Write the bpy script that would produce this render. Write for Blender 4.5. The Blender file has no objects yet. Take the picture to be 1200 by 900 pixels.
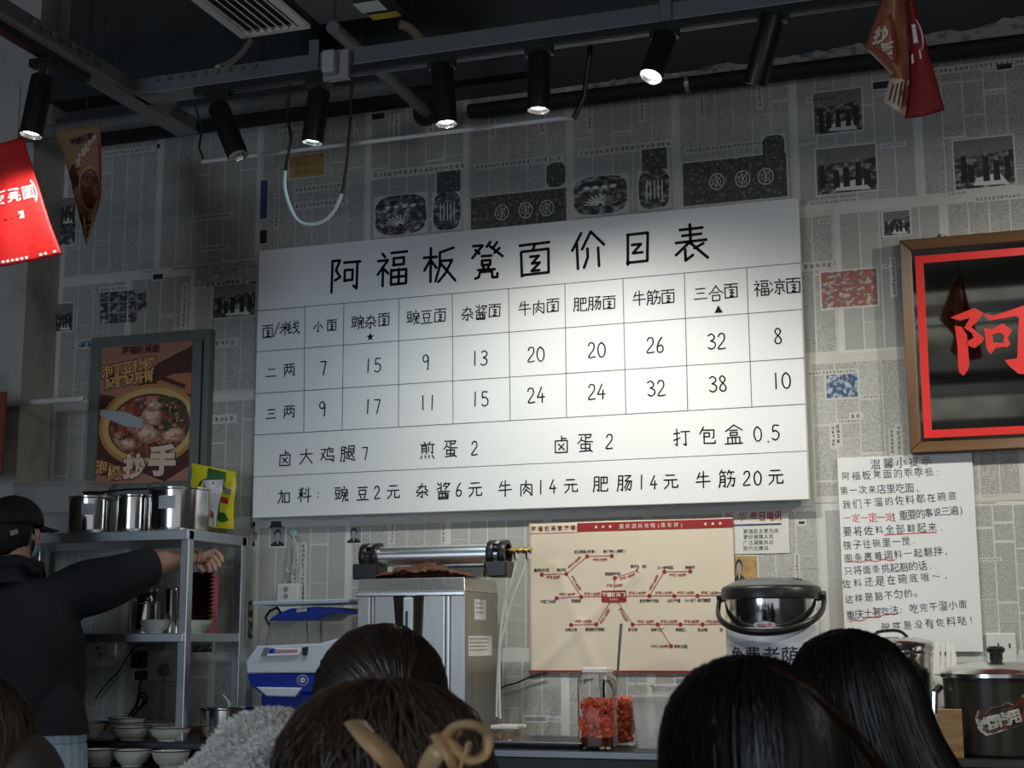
import bpy, math, random
from mathutils import Vector, Matrix, noise
R = random.Random(7)
SC = bpy.context.scene
COL = SC.collection
# ------------------------------------------------------------------ camera
F_PX, YAW, PITCH, ROLL = 1731.05, -.3303, .1715, -.0037
CAM = Vector((1.993, -5.888, 1.22))
def _axes():
    cy, sy, cp, sp = math.cos(YAW), math.sin(YAW), math.cos(PITCH), math.sin(PITCH)
    f = Vector((sy*cp, cy*cp, sp)); r = Vector((cy, -sy, 0)); u = r.cross(f)
    c, s = math.cos(ROLL), math.sin(ROLL)
    return r*c+u*s, u*c-r*s, f
AR, AU, AF = _axes()
cam_data = bpy.data.cameras.new('camera'); cam = bpy.data.objects.new('camera', cam_data); COL.objects.link(cam)
cam.matrix_world = Matrix(((AR.x, AU.x, -AF.x, CAM.x), (AR.y, AU.y, -AF.y, CAM.y), (AR.z, AU.z, -AF.z, CAM.z), (0, 0, 0, 1)))
cam_data.sensor_width = 36; cam_data.lens = F_PX/1200*36
cam_data.clip_start = .05
cam_data.dof.use_dof = True; cam_data.dof.focus_distance = 5.9; cam_data.dof.aperture_fstop = 11
SC.camera = cam
# ------------------------------------------------------------------ light and exposure
SC.view_settings.view_transform = 'Standard'; SC.view_settings.look = 'None'
SC.view_settings.gamma = 1; SC.view_settings.use_curve_mapping = False
SC.view_settings.exposure = 0.0
SC.cycles.max_bounces = 8; SC.cycles.use_denoising = True
W = bpy.data.worlds.new('world'); SC.world = W; W.use_nodes = True
W.node_tree.nodes['Background'].inputs[0].default_value = (.90, .92, 1, 1)
W.node_tree.nodes['Background'].inputs[1].default_value = .47
def area_light(name, loc, aim, sx, sy, power, col):
    l = bpy.data.lights.new(name, 'AREA'); l.shape = 'RECTANGLE'; l.size = sx; l.size_y = sy; l.energy = power; l.color = col
    o = bpy.data.objects.new(name, l); COL.objects.link(o); o.location = loc
    o.rotation_euler = (Vector(aim)-Vector(loc)).to_track_quat('-Z', 'Y').to_euler(); return o
# daylight of the shop front behind and to the left, and two unseen fill lamps added
area_light('shopfront_daylight', (-2.6, -8.3, 1.9), (-1.5, -.5, 1.1), 3.4, 1.8, 150, (.70, .84, 1))
area_light('bulkhead_fill_light', (1.4, -6.9, 4.2), (1.5, -9.0, 3.6), 1.2, .3, 22, (1, .96, .9))  # unseen lamp added to brighten the bulkhead the mirror reflects
area_light('front_fill_light', (4.6, -6.6, 3.6), (2.2, 0, 1.1), 1.2, .6, 26, (1, .95, .86))  # unseen lamp added for more fill from the front
SPOT_POWER = 1.05
# (mouth px, mouth py, plane y, top px, top py, power, colour, aim x, aim z at wall)
SPOTS = [
 (36, 159, -1.62, 50, 92, 17, (1, .97, .93), 'left'),
 (279, 183, -1.25, 256, 126, 0, (1, 1, 1), None),
 (366, 168, -1.25, 374, 108, 14, (.62, .88, 1), (-.70, -.28, 0)),
 (523, 146, -1.25, 518, 78, 52, (1, .985, .89), (.15, -.02, .35)),
 (631, 130, -1.25, 632, 65, 58, (1, .985, .89), (.65, -.02, .4)),
 (767, 97, -1.25, 779, 44, 40, (1, .98, .88), (1.0, -1.5, .5)),
 (881, 92, -1.25, 906, 18, 0, (1, 1, 1), None)]
def P(px, py, y):
    d = AF + AR*((px-600)/F_PX) - AU*((py-450)/F_PX)
    return CAM + d*((y-CAM.y)/d.y)
def PZ(px, py, z):
    d = AF + AR*((px-600)/F_PX) - AU*((py-450)/F_PX)
    return CAM + d*((z-CAM.z)/d.z)
def PX(px, y, z):                      # world x of a column of the view at a given plane and height
    x = P(px, 600, y).x
    for _ in range(4):
        d = Vector((x, y, z))-CAM; q = 600+F_PX*d.dot(AR)/d.dot(AF); x += (px-q)*d.dot(AF)/F_PX
    return x
# ------------------------------------------------------------------ materials
MATS = {}
def M(name, rgb, rough=.6, metal=0, var=.10, scale=18, bump=0, emit=0, alpha=1, trans=0, ior=1.45, coat=0, bscale=None, spec=.5, sheen=0):
    if name in MATS: return MATS[name]
    m = bpy.data.materials.new(name); m.use_nodes = True; nt = m.node_tree; N = nt.nodes; L = nt.links
    b = N['Principled BSDF']; c = tuple(rgb)+(1,)
    b.inputs['Roughness'].default_value = rough; b.inputs['Metallic'].default_value = metal
    b.inputs['Specular IOR Level'].default_value = spec; b.inputs['IOR'].default_value = ior
    b.inputs['Transmission Weight'].default_value = trans; b.inputs['Alpha'].default_value = alpha
    b.inputs['Coat Weight'].default_value = coat; b.inputs['Sheen Weight'].default_value = sheen
    tc = N.new('ShaderNodeTexCoord'); nz = N.new('ShaderNodeTexNoise'); nz.inputs['Scale'].default_value = scale; nz.inputs['Detail'].default_value = 5
    L.new(tc.outputs['Object'], nz.inputs['Vector'])
    mx = N.new('ShaderNodeMix'); mx.data_type = 'RGBA'
    mx.inputs[6].default_value = tuple(max(0, v*(1-var)) for v in rgb)+(1,); mx.inputs[7].default_value = tuple(min(1, v*(1+var)) for v in rgb)+(1,)
    L.new(nz.outputs['Fac'], mx.inputs[0]); L.new(mx.outputs[2], b.inputs['Base Color'])
    if emit:
        b.inputs['Emission Color'].default_value = c; b.inputs['Emission Strength'].default_value = emit
    if bump:
        nb = N.new('ShaderNodeTexNoise'); nb.inputs['Scale'].default_value = bscale or scale; nb.inputs['Detail'].default_value = 6
        L.new(tc.outputs['Object'], nb.inputs['Vector'])
        bp = N.new('ShaderNodeBump'); bp.inputs['Strength'].default_value = bump; bp.inputs['Distance'].default_value = .01
        L.new(nb.outputs['Fac'], bp.inputs['Height']); L.new(bp.outputs['Normal'], b.inputs['Normal'])
    MATS[name] = m; return m
def M_noise2(name, a, b_, sx, sz, lo=.4, hi=.6, rough=.8, detail=3, vor=False, third=None):
    """two-tone print: stretched noise thresholded between ink and paper"""
    if name in MATS: return MATS[name]
    m = bpy.data.materials.new(name); m.use_nodes = True; nt = m.node_tree; N = nt.nodes; L = nt.links
    b = N['Principled BSDF']; b.inputs['Roughness'].default_value = rough
    tc = N.new('ShaderNodeTexCoord'); mp = N.new('ShaderNodeMapping'); mp.inputs['Scale'].default_value = (sx, sx, sz)
    L.new(tc.outputs['Object'], mp.inputs['Vector'])
    if vor:
        nz = N.new('ShaderNodeTexVoronoi'); out = nz.outputs['Distance']; nz.inputs['Scale'].default_value = 1
    else:
        nz = N.new('ShaderNodeTexNoise'); nz.inputs['Scale'].default_value = 1; nz.inputs['Detail'].default_value = detail; out = nz.outputs['Fac']
    L.new(mp.outputs['Vector'], nz.inputs['Vector'])
    cr = N.new('ShaderNodeValToRGB'); e = cr.color_ramp.elements
    e[0].position = lo; e[0].color = tuple(a)+(1,); e[1].position = hi; e[1].color = tuple(b_)+(1,)
    if third:
        t = cr.color_ramp.elements.new((lo+hi)/2); t.color = tuple(third)+(1,)
    L.new(out, cr.inputs['Fac']); L.new(cr.outputs['Color'], b.inputs['Base Color'])
    MATS[name] = m; return m
def brushed(name, rgb=(.62, .62, .60), rough=.28, axis='z'):
    if name in MATS: return MATS[name]
    m = M(name, rgb, rough, 1, var=.08, scale=6); nt = m.node_tree; N = nt.nodes; L = nt.links
    tc = [n for n in N if n.type == 'TEX_COORD'][0]; mp = N.new('ShaderNodeMapping')
    mp.inputs['Scale'].default_value = (4, 4, 300) if axis == 'x' else (300, 300, 4)
    nz = N.new('ShaderNodeTexNoise'); nz.inputs['Scale'].default_value = 1; L.new(tc.outputs['Object'], mp.inputs['Vector']); L.new(mp.outputs['Vector'], nz.inputs['Vector'])
    mr = N.new('ShaderNodeMapRange'); mr.inputs[3].default_value = rough*(.9 if axis == 'x' else .75); mr.inputs[4].default_value = rough*(1.15 if axis == 'x' else 1.4)
    L.new(nz.outputs['Fac'], mr.inputs[0]); L.new(mr.outputs[0], N['Principled BSDF'].inputs['Roughness'])
    return m
INK = M('black_ink', (.018, .018, .02), .55, var=.2)
MARK = M('black_marker', (.006, .006, .007), .75, var=.1, spec=.2)
REDI = M('red_ink', (.42, .02, .03), .6)
def paper_mat(name, rgb):
    m = M(name, rgb, .85, var=.10, scale=2.2, bump=.35, bscale=7); return m
PAPER = paper_mat('newsprint_paper', (.55, .545, .51))
PAPER2 = paper_mat('newsprint_paper_aged', (.49, .48, .43))
PAPER3 = paper_mat('newsprint_paper_cool', (.52, .525, .515))
TEXT = M_noise2('newsprint_small_print', (.16, .16, .155), (.55, .545, .51), 340, 480, .34, .68, .85, 3)
TEXT2 = M_noise2('newsprint_faint_print', (.20, .20, .19), (.55, .545, .51), 300, 480, .30, .70, .85, 3)
PHOTO = M_noise2('newsprint_photo', (.03, .03, .032), (.40, .40, .39), 30, 45, .42, .66, .8, 6, third=(.12, .12, .12))
PHOTOD = M_noise2('newsprint_dark_engraving', (.05, .05, .05), (.33, .33, .31), 70, 60, .45, .75, .8, 6, third=(.10, .10, .10))
PHOTOC = M_noise2('newsprint_colour_photo', (.32, .10, .06), (.45, .36, .28), 45, 60, .42, .6, .8, 5, third=(.16, .12, .14))
PHOTOB = M_noise2('newsprint_blue_photo', (.04, .08, .16), (.38, .42, .46), 60, 60, .45, .6, .8, 5)
PHOTOO = M_noise2('newsprint_ochre_photo', (.30, .17, .05), (.38, .25, .10), 25, 25, .4, .6, .8, 4)
GREYP = M('newsprint_grey_tint', (.24, .24, .24), .85)
LIGHTP = M('newsprint_light_line', (.60, .60, .57), .85)
BLUEP = M('newsprint_blue_bar', (.05, .06, .15), .85)
STEEL = brushed('brushed_steel'); STEELX = brushed('brushed_steel_sheet', (.66, .66, .64), .24, 'x')
CHROME = M('polished_steel', (.75, .75, .74), .10, 1, var=.03)
BLACKP = M('black_plastic', (.012, .012, .013), .35)
WHITEP = M('white_plastic', (.72, .73, .73), .4)
BLACKM = M('black_painted_metal', (.010, .011, .012), .45, var=.3)
# ------------------------------------------------------------------ mesh building
class MB:
    def __init__(s): s.v = []; s.f = []; s.m = []; s.mats = []
    def mi(s, mat):
        if mat is None: return 0
        if mat not in s.mats: s.mats.append(mat)
        return s.mats.index(mat)
    def add(s, vs, fs, mat=None):
        b = len(s.v); s.v += [tuple(v) for v in vs]; k = s.mi(mat)
        for f in fs: s.f.append([b+i for i in f]); s.m.append(k)
        return s
    def quad(s, a, b, c, d, mat=None): return s.add([a, b, c, d], [(0, 1, 2, 3)], mat)
    def box(s, lo, hi, mat=None, rot=None, piv=None):
        x0, y0, z0 = lo; x1, y1, z1 = hi
        v = [Vector(p) for p in ((x0,y0,z0),(x1,y0,z0),(x1,y1,z0),(x0,y1,z0),(x0,y0,z1),(x1,y0,z1),(x1,y1,z1),(x0,y1,z1))]
        if rot:
            c = Vector(piv) if piv is not None else sum(v, Vector())/8
            v = [rot @ (p-c)+c for p in v]
        return s.add(v, [(0,3,2,1),(4,5,6,7),(0,1,5,4),(1,2,6,5),(2,3,7,6),(3,0,4,7)], mat)
    def hexa(s, v8, mat=None): return s.add(v8, [(0,3,2,1),(4,5,6,7),(0,1,5,4),(1,2,6,5),(2,3,7,6),(3,0,4,7)], mat)
    def lathe(s, c, prof, n=32, mat=None, axis=(0,0,1), sx=1, sy=1, caps=True):
        a = Vector(axis).normalized(); q = Vector((0,0,1)).rotation_difference(a); c = Vector(c); vs = []; fs = []
        for r, h in prof:
            for i in range(n):
                t = 2*math.pi*i/n; vs.append(c+q@Vector((r*sx*math.cos(t), r*sy*math.sin(t), h)))
        for j in range(len(prof)-1):
            for i in range(n):
                k = (i+1) % n; fs.append((j*n+i, j*n+k, (j+1)*n+k, (j+1)*n+i))
        if caps:
            if prof[0][0] > 1e-5: fs.append(tuple(range(n))[::-1])
            if prof[-1][0] > 1e-5: fs.append(tuple((len(prof)-1)*n+i for i in range(n)))
        return s.add(vs, fs, mat)
    def cyl(s, a, b, r, n=20, mat=None, r2=None):
        a = Vector(a); b = Vector(b); return s.lathe(a, [(r, 0), (r if r2 is None else r2, (b-a).length)], n, mat, b-a)
    def tube(s, pts, r, n=8, mat=None, closed=False, flat=1):
        pts = [Vector(p) for p in pts]; m = len(pts); vs = []; fs = []; nrm = None
        for i, p in enumerate(pts):
            if closed: t = pts[(i+1) % m]-pts[i-1]
            else: t = pts[min(i+1, m-1)]-pts[max(i-1, 0)]
            if t.length < 1e-9: t = Vector((0,0,1))
            t.normalize()
            if nrm is None:
                nrm = t.cross(Vector((0,0,1)))
                if nrm.length < .1: nrm = t.cross(Vector((1,0,0)))
            nrm = (nrm-t*nrm.dot(t)).normalized(); bn = t.cross(nrm)
            rr = r[i] if isinstance(r, (list, tuple)) else r
            for k in range(n):
                a = 2*math.pi*k/n; vs.append(p+nrm*(rr*math.cos(a))+bn*(rr*flat*math.sin(a)))
        for i in range(m if closed else m-1):
            j = (i+1) % m
            for k in range(n): l = (k+1) % n; fs.append((i*n+k, i*n+l, j*n+l, j*n+k))
        if not closed: fs.append(tuple(range(n))[::-1]); fs.append(tuple((m-1)*n+k for k in range(n)))
        return s.add(vs, fs, mat)
    def ball(s, c, r, mat=None, n=16, sc=(1,1,1)):
        prof = [(math.sin(math.pi*i/(n//2))*1.0, -math.cos(math.pi*i/(n//2))) for i in range(n//2+1)]
        b = len(s.v); s.lathe((0,0,0), [(p*r, h*r) for p, h in prof], n, mat, caps=False)
        for i in range(b, len(s.v)):
            v = s.v[i]; s.v[i] = (c[0]+v[0]*sc[0], c[1]+v[1]*sc[1], c[2]+v[2]*sc[2])
        return s
    def prism(s, poly, fr, d0, d1, mat=None, side=None):
        n = len(poly); vs = [fr(u, v, d0) for u, v in poly]+[fr(u, v, d1) for u, v in poly]
        s.add(vs, [tuple(range(n, 2*n))], mat)
        s.add(vs, [tuple(range(n))[::-1]]+[(i, (i+1) % n, n+(i+1) % n, n+i) for i in range(n)], side or mat); return s
    def build(s, name, mat=None, parent=None, smooth=False, bevel=0, sub=0, solid=0):
        me = bpy.data.meshes.new(name); org = Vector((0, 0, 0))
        if parent is not None: org = wloc(parent)
        me.from_pydata([Vector(v)-org for v in s.v], [], s.f)
        mats = list(s.mats)
        if mat is not None and not mats: mats = [mat]
        for m in mats: me.materials.append(m)
        if len(mats) > 1: me.polygons.foreach_set('material_index', s.m)
        if smooth: me.polygons.foreach_set('use_smooth', [True]*len(me.polygons)); 
        me.update()
        o = bpy.data.objects.new(name, me); COL.objects.link(o)
        if parent is not None: o.parent = parent
        if bevel:
            b = o.modifiers.new('bevel', 'BEVEL'); b.width = bevel; b.segments = 2; b.limit_method = 'ANGLE'; b.angle_limit = .7
        if solid:
            b = o.modifiers.new('solidify', 'SOLIDIFY'); b.thickness = solid; b.offset = 0
        if sub:
            b = o.modifiers.new('subsurf', 'SUBSURF'); b.levels = sub; b.render_levels = sub
        if smooth and not sub:
            me.set_sharp_from_angle(angle=math.radians(40))
        return o
def wloc(o):
    p = Vector(o.location)
    while o.parent is not None: o = o.parent; p = p+Vector(o.location)
    return p
def tag(o, label=None, cat=None, group=None, kind=None):
    if label: o['label'] = label
    if cat: o['category'] = cat
    if group: o['group'] = group
    if kind: o['kind'] = kind
    return o
def thing(name, label, cat, loc=(0,0,0), group=None):
    o = bpy.data.objects.new(name, None); COL.objects.link(o); o.location = loc; o.empty_display_size = .05
    return tag(o, label, cat, group)
def copy_thing(o, loc, label=None, rz=0):
    c = o.copy(); COL.objects.link(c); c.location = loc; c.rotation_euler.z = rz
    if label: c['label'] = label
    for ch in list(o.children):
        d = ch.copy(); COL.objects.link(d); d.parent = c
        for g in list(ch.children):
            e = g.copy(); COL.objects.link(e); e.parent = d
    return c
def wallframe(y):                      # drawing plane parallel to the back wall; d comes out of it
    return lambda u, v, d=0: Vector((u, y-d, v))
def planeframe(O, U, V):
    O = Vector(O); U = Vector(U).normalized(); V = Vector(V).normalized(); N = U.cross(V)
    return lambda u, v, d=0: O+U*u+V*v+N*d
# ------------------------------------------------------------------ lettering
GL = {}
def load_glyphs(chars, offs=(0,)):
    todo = []
    for off in offs:
        for ch in set(chars):
            if ch in ' \n' or (ch, off) in GL: continue
            c = bpy.data.curves.new('glyph', 'FONT'); c.body = ch; c.resolution_u = 2; c.fill_mode = 'FRONT'; c.offset = off
            o = bpy.data.objects.new('glyph', c); COL.objects.link(o); todo.append((ch, off, o, c))
    dg = bpy.context.evaluated_depsgraph_get()
    for ch, off, o, c in todo:
        me = bpy.data.meshes.new_from_object(o.evaluated_get(dg))
        GL[(ch, off)] = ([(v.co.x, v.co.y) for v in me.vertices], [tuple(p.vertices) for p in me.polygons])
        bpy.data.meshes.remove(me)
    for ch, off, o, c in todo: bpy.data.objects.remove(o); bpy.data.curves.remove(c)
def glyph(mb, ch, fr, u, v, size, mat, off=0, d=0, rot=0, jit=0, sx=1, sk=0):
    if ch in ' \n': return
    vs, fs = GL[(ch, off)]; c, s = math.cos(rot), math.sin(rot); out = []
    w = .5 if ord(ch) > 255 else .3
    ph = R.random()*50
    for x, y in vs:
        x -= w; y -= .38
        if jit:
            nx = noise.noise(Vector((x*2.2, y*2.2, ph))); ny = noise.noise(Vector((x*2.2+9, y*2.2, ph))); x += nx*jit; y += ny*jit
        x = (x+y*sk)*sx
        out.append(fr(u+size*(x*c-y*s), v+size*(x*s+y*c), d))
    mb.add(out, fs, mat)
def text(mb, st, fr, u, v, size, mat, pitch=1.05, off=0, d=0, rot=0, jit=0, vert=False, sx=1, sk=0, wob=0):
    """u,v = centre of the first glyph"""
    for ch in st:
        wb = R.uniform(-wob, wob)*size
        glyph(mb, ch, fr, u-math.sin(rot)*wb, v+math.cos(rot)*wb, size*(1+R.uniform(-wob, wob)*.6), mat, off, d, rot+R.uniform(-wob, wob)*.5, jit, sx, sk)
        st_ = size*(pitch if ord(ch) > 255 else .62*pitch)*sx
        if vert: v -= size*pitch
        else: u += math.cos(rot)*st_; v += math.sin(rot)*st_
    return u, v
def textc(mb, st, fr, u, v, size, mat, pitch=1.0, **k):     # centred
    rot = k.get('rot', 0); w = sum(size*(pitch if ord(c) > 255 else .62*pitch)*k.get('sx', 1) for c in st)
    h = w/2-size*.5*k.get('sx', 1); text(mb, st, fr, u-math.cos(rot)*h, v-math.sin(rot)*h, size, mat, pitch, **k)
def pseudo(mb, n, fr, u, v, s, mat, vert=False, d=0, pitch=1.15):
    """small print too fine to read: a row of stroke clusters"""
    for _ in range(n):
        for k in range(3):
            h = v+s*(.35-.33*k)+R.uniform(-.05, .05)*s; a = u-s*R.uniform(.25, .45); b = u+s*R.uniform(.25, .45)
            if R.random() < .85: mb.quad(fr(a, h-s*.06, d), fr(b, h-s*.06, d), fr(b, h+s*.06, d), fr(a, h+s*.06, d), mat)
        for k in range(2):
            w = u+R.uniform(-.35, .35)*s; a = v-s*R.uniform(.2, .45); b = v+s*R.uniform(.2, .45)
            mb.quad(fr(w-s*.06, a, d), fr(w+s*.06, a, d), fr(w+s*.06, b, d), fr(w-s*.06, b, d), mat)
        if vert: v -= s*pitch
        else: u += s*pitch
# pen strokes of the hand-written characters: "xxyy xxyy/..." in a 100 x 100 cell, y downwards
PEN = {
'阿':'1212 3612 2438 3858 2266/1212 1298/4820 9820/5040 5070/5040 7440 7468 5068/9020 9092 8084',
'福':'2005 2815/0825 3825 0862/2445 2496/2850 4062/4808 9508/5622 5642/5622 8822 8840 5640/5054 5094/5054 9454 9492 5092/7254 7292/5073 9473',
'板':'0430 4230/2305 2396/2332 0462/2438 4058/9208 5218 5255 4095/5240 8840 6875 4896/5448 9695',
'凳':'1012 3812 0844/1822 3032/6204 5216/6014 9642/8006 6822/8820 7432/3640 6440/3850 6250 6262 3862 3850/4066 4472/6066 5672/2676 7476/3482 3096 2099/3482 6682 6898 8298 8288',
'面':'0810 9210/5010 4426/1228 1292/1228 8828 8690 1490/3844 6244 4262 6462 4082 6282',
'价':'3505 0848/2230 2296/6405 3848/6405 9842/5048 5070 3896/8048 8096',
'目':'2010 2095/2010 8210 8090 2090/3538 6238 3862 6662',
'表':'2015 8015/5003 5048/2632 7632/1048 9048/5048 1080/3466 3494 5482/8256 5866/4852 9294',
'小':'5008 5090 3882/3035 1065/7035 9062','三':'2020 8020/2848 7448/1080 9080','二':'2530 7530/1078 9078',
'两':'0812 9212/1232 1295/1232 8832 8892 7684/3612 3650 2072/3250 4468/6412 6450 5072/6250 7668',
'牛':'3010 1545/2635 8232/0862 9260/5205 5298',
'豌':'0412 4212/1026 3826 3848 1048 1026/1456 1868/3654 3068/0480 4476/7004 7414/5022 5036/5022 9622 9036/6234 4870/6244 7844 5898/6258 7068/8240 8262 7458/8240 9640 9464/8262 8290 9890 9880',
'杂':'4805 4228 1052/1824 7422 7042 8848/1060 9058/5050 5096 3888/3268 1284/6866 8882',
'豆':'1510 8510/2628 2658/2628 7428 7456 2656/3264 4082/6864 6082/0892 9290',
'酱':'1008 2220/0842 2834/3404 3448/6204 4624/5212 8812 5846/6022 7030/1254 8854/2066 2096/2066 8066 8096 2096/4054 4282/6054 6278 7478/2088 8088',
'肉':'1428 1495/1428 8628 8692 7686/5005 4440 2862/4438 7058/5056 3082/4862 7480',
'肥':'1210 1260 0595/1210 3810 3894 2886/1236 3836/1258 3858/5212 9012 9046 5246/5212 5292 9492 9478/7012 7046',
'肠':'1210 1260 0595/1210 3810 3894 2886/1236 3836/1258 3858/5210 8810 5440/5440 9240 9070 8492 7484/7040 4878/8440 5892',
'筋':'2203 0826/1814 4414/2818 3428/6203 5026/5814 9014/7018 7628/1236 1270 0596/1236 4036 4094 3088/1254 4054/1270 4070/5250 9450 9078 8692 7686/7036 7060 5096',
'合':'5005 2838 0654/5005 7236 9652/3246 6846/2862 2896/2862 7462 7494 2894',
'凉':'0822 2034/0678 2460/6004 6414/3222 9422/4634 4656/4634 8234 8254 4654/6456 6494 5486/4666 3482/8064 9280',
'米':'2812 3830/7410 6230/0840 9240/5004 5096/4842 1080/5242 9280',
'线':'2604 0830 2830 0662/0662 3656/0688 3878/4428 8820/4048 9440/5804 6240 7670 9492 9478/8858 5092/7806 8614',
'/':'7005 3098',
'卤':'5003 5030/5016 7616/1430 1494/1430 8630 8694 1494/3246 6878/6646 3478',
'大':'0836 9234/5005 4845 0895/5045 9292',
'鸡':'0818 3818 0680/1038 4078/6404 5816/4816 4860/4816 8816 8636 7832/6226 7036/4860 9460 9092 7886/4076 8276',
'腿':'0610 0660 0296/0610 2610 2694 1888/0630 2630/0650 2650/3214 4024/3240 4640 3874 9690/5408 8808 8840 5440/5424 8824/5408 5472 7062/9048 7256/6442 9078',
'煎':'3003 3812/6803 6012/0616 9416/1626 1666/1626 4426 4468/1640 4440/1652 4452/5828 5858/8424 8468 7662/1480 0894/3480 3894/5880 6294/8078 9294',
'蛋':'1406 8406 7820/5006 5036/5022 7622/2818 2236 0652/2434 5044 9246/2456 2478/2456 7656 7678 2478/5048 5092/1694 8090/7284 8898',
'打':'0428 3826/2204 2292 1284/0662 4250/4818 9618/7218 7292 5884',
'包':'3004 0840/2420 8820 8660 7862/3036 6236 6256 3056/3036 3090 9290 9278',
'盒':'5002 0632/5002 9430/3028 7028/3238 6838 6852 3252 3238/1862 1894/1862 8262 8294/4062 4094/6062 6094/0494 9694',
'加':'0828 4428 4090 3484/2606 2650 0494/5828 5890/5828 9228 9288 5888',
'料':'1012 1826/3808 3024/0638 4238/2404 2496/2242 0470/2842 4062/5414 6426/5036 6248/4668 9860/8004 8098',
'元':'2214 7814/0842 9242/3842 3470 0894/6042 6088 9488 9474',
'0':'5006 2022 1055 2888 6292 8668 8428 5006','1':'5006 5094','2':'1824 3208 6808 8026 7048 1492 8892','3':'1614 5006 7822 7038 4046/4046 8060 8082 4694 1284',
'4':'5806 1266 9264/6642 6496','5':'8208 3008 2444 5038 8456 7884 4294 1484','6':'7006 3830 1868 3092 6890 8070 6052 2260','7':'1410 8410 4896',
'8':'7218 5006 2416 2834 7464 7486 4894 2084 2464 7034 7218','9':'8030 6008 2416 2040 4852 7840 8226 7894 7096','.':'4888 5490','：':'4834 5036/4864 5066'}
SMOOTH = set('0235689')
def pen_char(mb, ch, fr, u, v, size, w, mat, d=0, narrow=.55, wob=.02):
    """u,v centre of the cell"""
    sx = size*(narrow if ch in '0123456789.' else .95)
    rot = R.uniform(-wob, wob); shx = R.uniform(-.04, .04)
    for st in PEN[ch].split('/'):
        pts = [((int(p[:2])-50)/100*sx, (50-int(p[2:4]))/100*size) for p in st.split()]
        if ch in SMOOTH and len(pts) > 3:
            q = []; n = len(pts)
            for i in range(n-1):
                a, b, c, e = pts[max(i-1, 0)], pts[i], pts[i+1], pts[min(i+2, n-1)]
                for k in range(4):
                    t = k/4; q.append(tuple(.5*((2*b[j])+(-a[j]+c[j])*t+(2*a[j]-5*b[j]+4*c[j]-e[j])*t*t+(-a[j]+3*b[j]-3*c[j]+e[j])*t**3) for j in (0, 1)))
            pts = q+[pts[-1]]
        jx, jy = R.uniform(-.015, .015)*size, R.uniform(-.015, .015)*size
        pts = [(u+jx+(x+y*shx)*math.cos(rot)-y*math.sin(rot), v+jy+(x*math.sin(rot)+y*math.cos(rot))) for x, y in pts]
        for i in range(len(pts)-1):
            a = Vector(pts[i]); b = Vector(pts[i+1]); t = b-a
            if t.length < 1e-6: continue
            t.normalize(); n = Vector((-t.y, t.x))*w/2
            mb.add([fr(*(a+n), d), fr(*(a-n), d), fr(*(b-n), d), fr(*(b+n), d)], [(0, 1, 2, 3)], mat)
        for p in pts:
            mb.add([fr(p[0]+w/2*math.cos(k*math.pi/4), p[1]+w/2*math.sin(k*math.pi/4), d) for k in range(8)], [tuple(range(8))], mat)
ALLTXT = ('阿福板凳面推荐重庆游玩攻略(乘车详)长江索道建新站南广金佑步行分钟轻轨公交出租洪崖洞解放碑步行街十八梯传统风貌区山城步道八一好吃街魁星楼千厮门大桥白象居李子坝鹅岭二厂磁器口白公馆鹅岭公园重庆科技馆弹子石观音桥店打车'
 '温馨小提示的乖乖些:第一次来店里吃面,我们干溜的佐料都在碗底一定(重要的事说三遍)要将佐料全部翻起来筷子往碗里一搅面条裹着调料一起翻拌只将面条挑起豁的话佐料还是在碗底哦～,这样是豁不匀的。重庆土著吃法:吃完干溜小面碗底是没有佐料哒!'
 '新华每日电讯广泛凝聚共识现代化建设更强民主为更好保障人民神厨商用免费老荫茶泡椒抄手泡丁亚种椒好野好开胃为二〇一四年十二月大十九商会招商★▲0123456789')
load_glyphs(ALLTXT, (0,))
load_glyphs('长江索道建新南广金佑步行分钟洪崖洞解放碑街十八梯传统风貌区山城一好吃魁星楼千厮门大桥白象居李子坝鹅岭二厂磁器口公馆园重庆科技弹石观音店打车长()0123456789阿福板凳面推荐免费老荫茶新华每日电讯泡椒抄手丁亚种好野开胃神厨商用', (.022, .05))
# ================================================================== STRUCTURE
XL = -2.351
def struct(mb, name, mat=None, **k): return tag(mb.build(name, mat, **k), kind='structure')
PLASTER = M('grimy_plaster', (.30, .29, .27), .9, var=.25, scale=3, bump=.3)
DARKWALL = M('dark_painted_wall', (.040, .042, .043), .9, var=.3, scale=4, bump=.3)
wall_back = struct(MB().box((-5, 0, -.0), (6.5, .15, 4.6)), 'wall_back', PLASTER)
struct(MB().box((-5, -10.5, -.1), (6.5, .15, 0)), 'floor', M('floor_tiles', (.12, .11, .10), .5, var=.3, scale=3))
struct(MB().box((-5, -10.5, 4.6), (6.5, .15, 4.7)), 'ceiling', M('black_painted_slab', (.009, .010, .010), .95, var=.3))
struct(MB().box((-5, -.010, 3.60), (6.5, .0, 4.6)), 'trim_1', DARKWALL)
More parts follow.
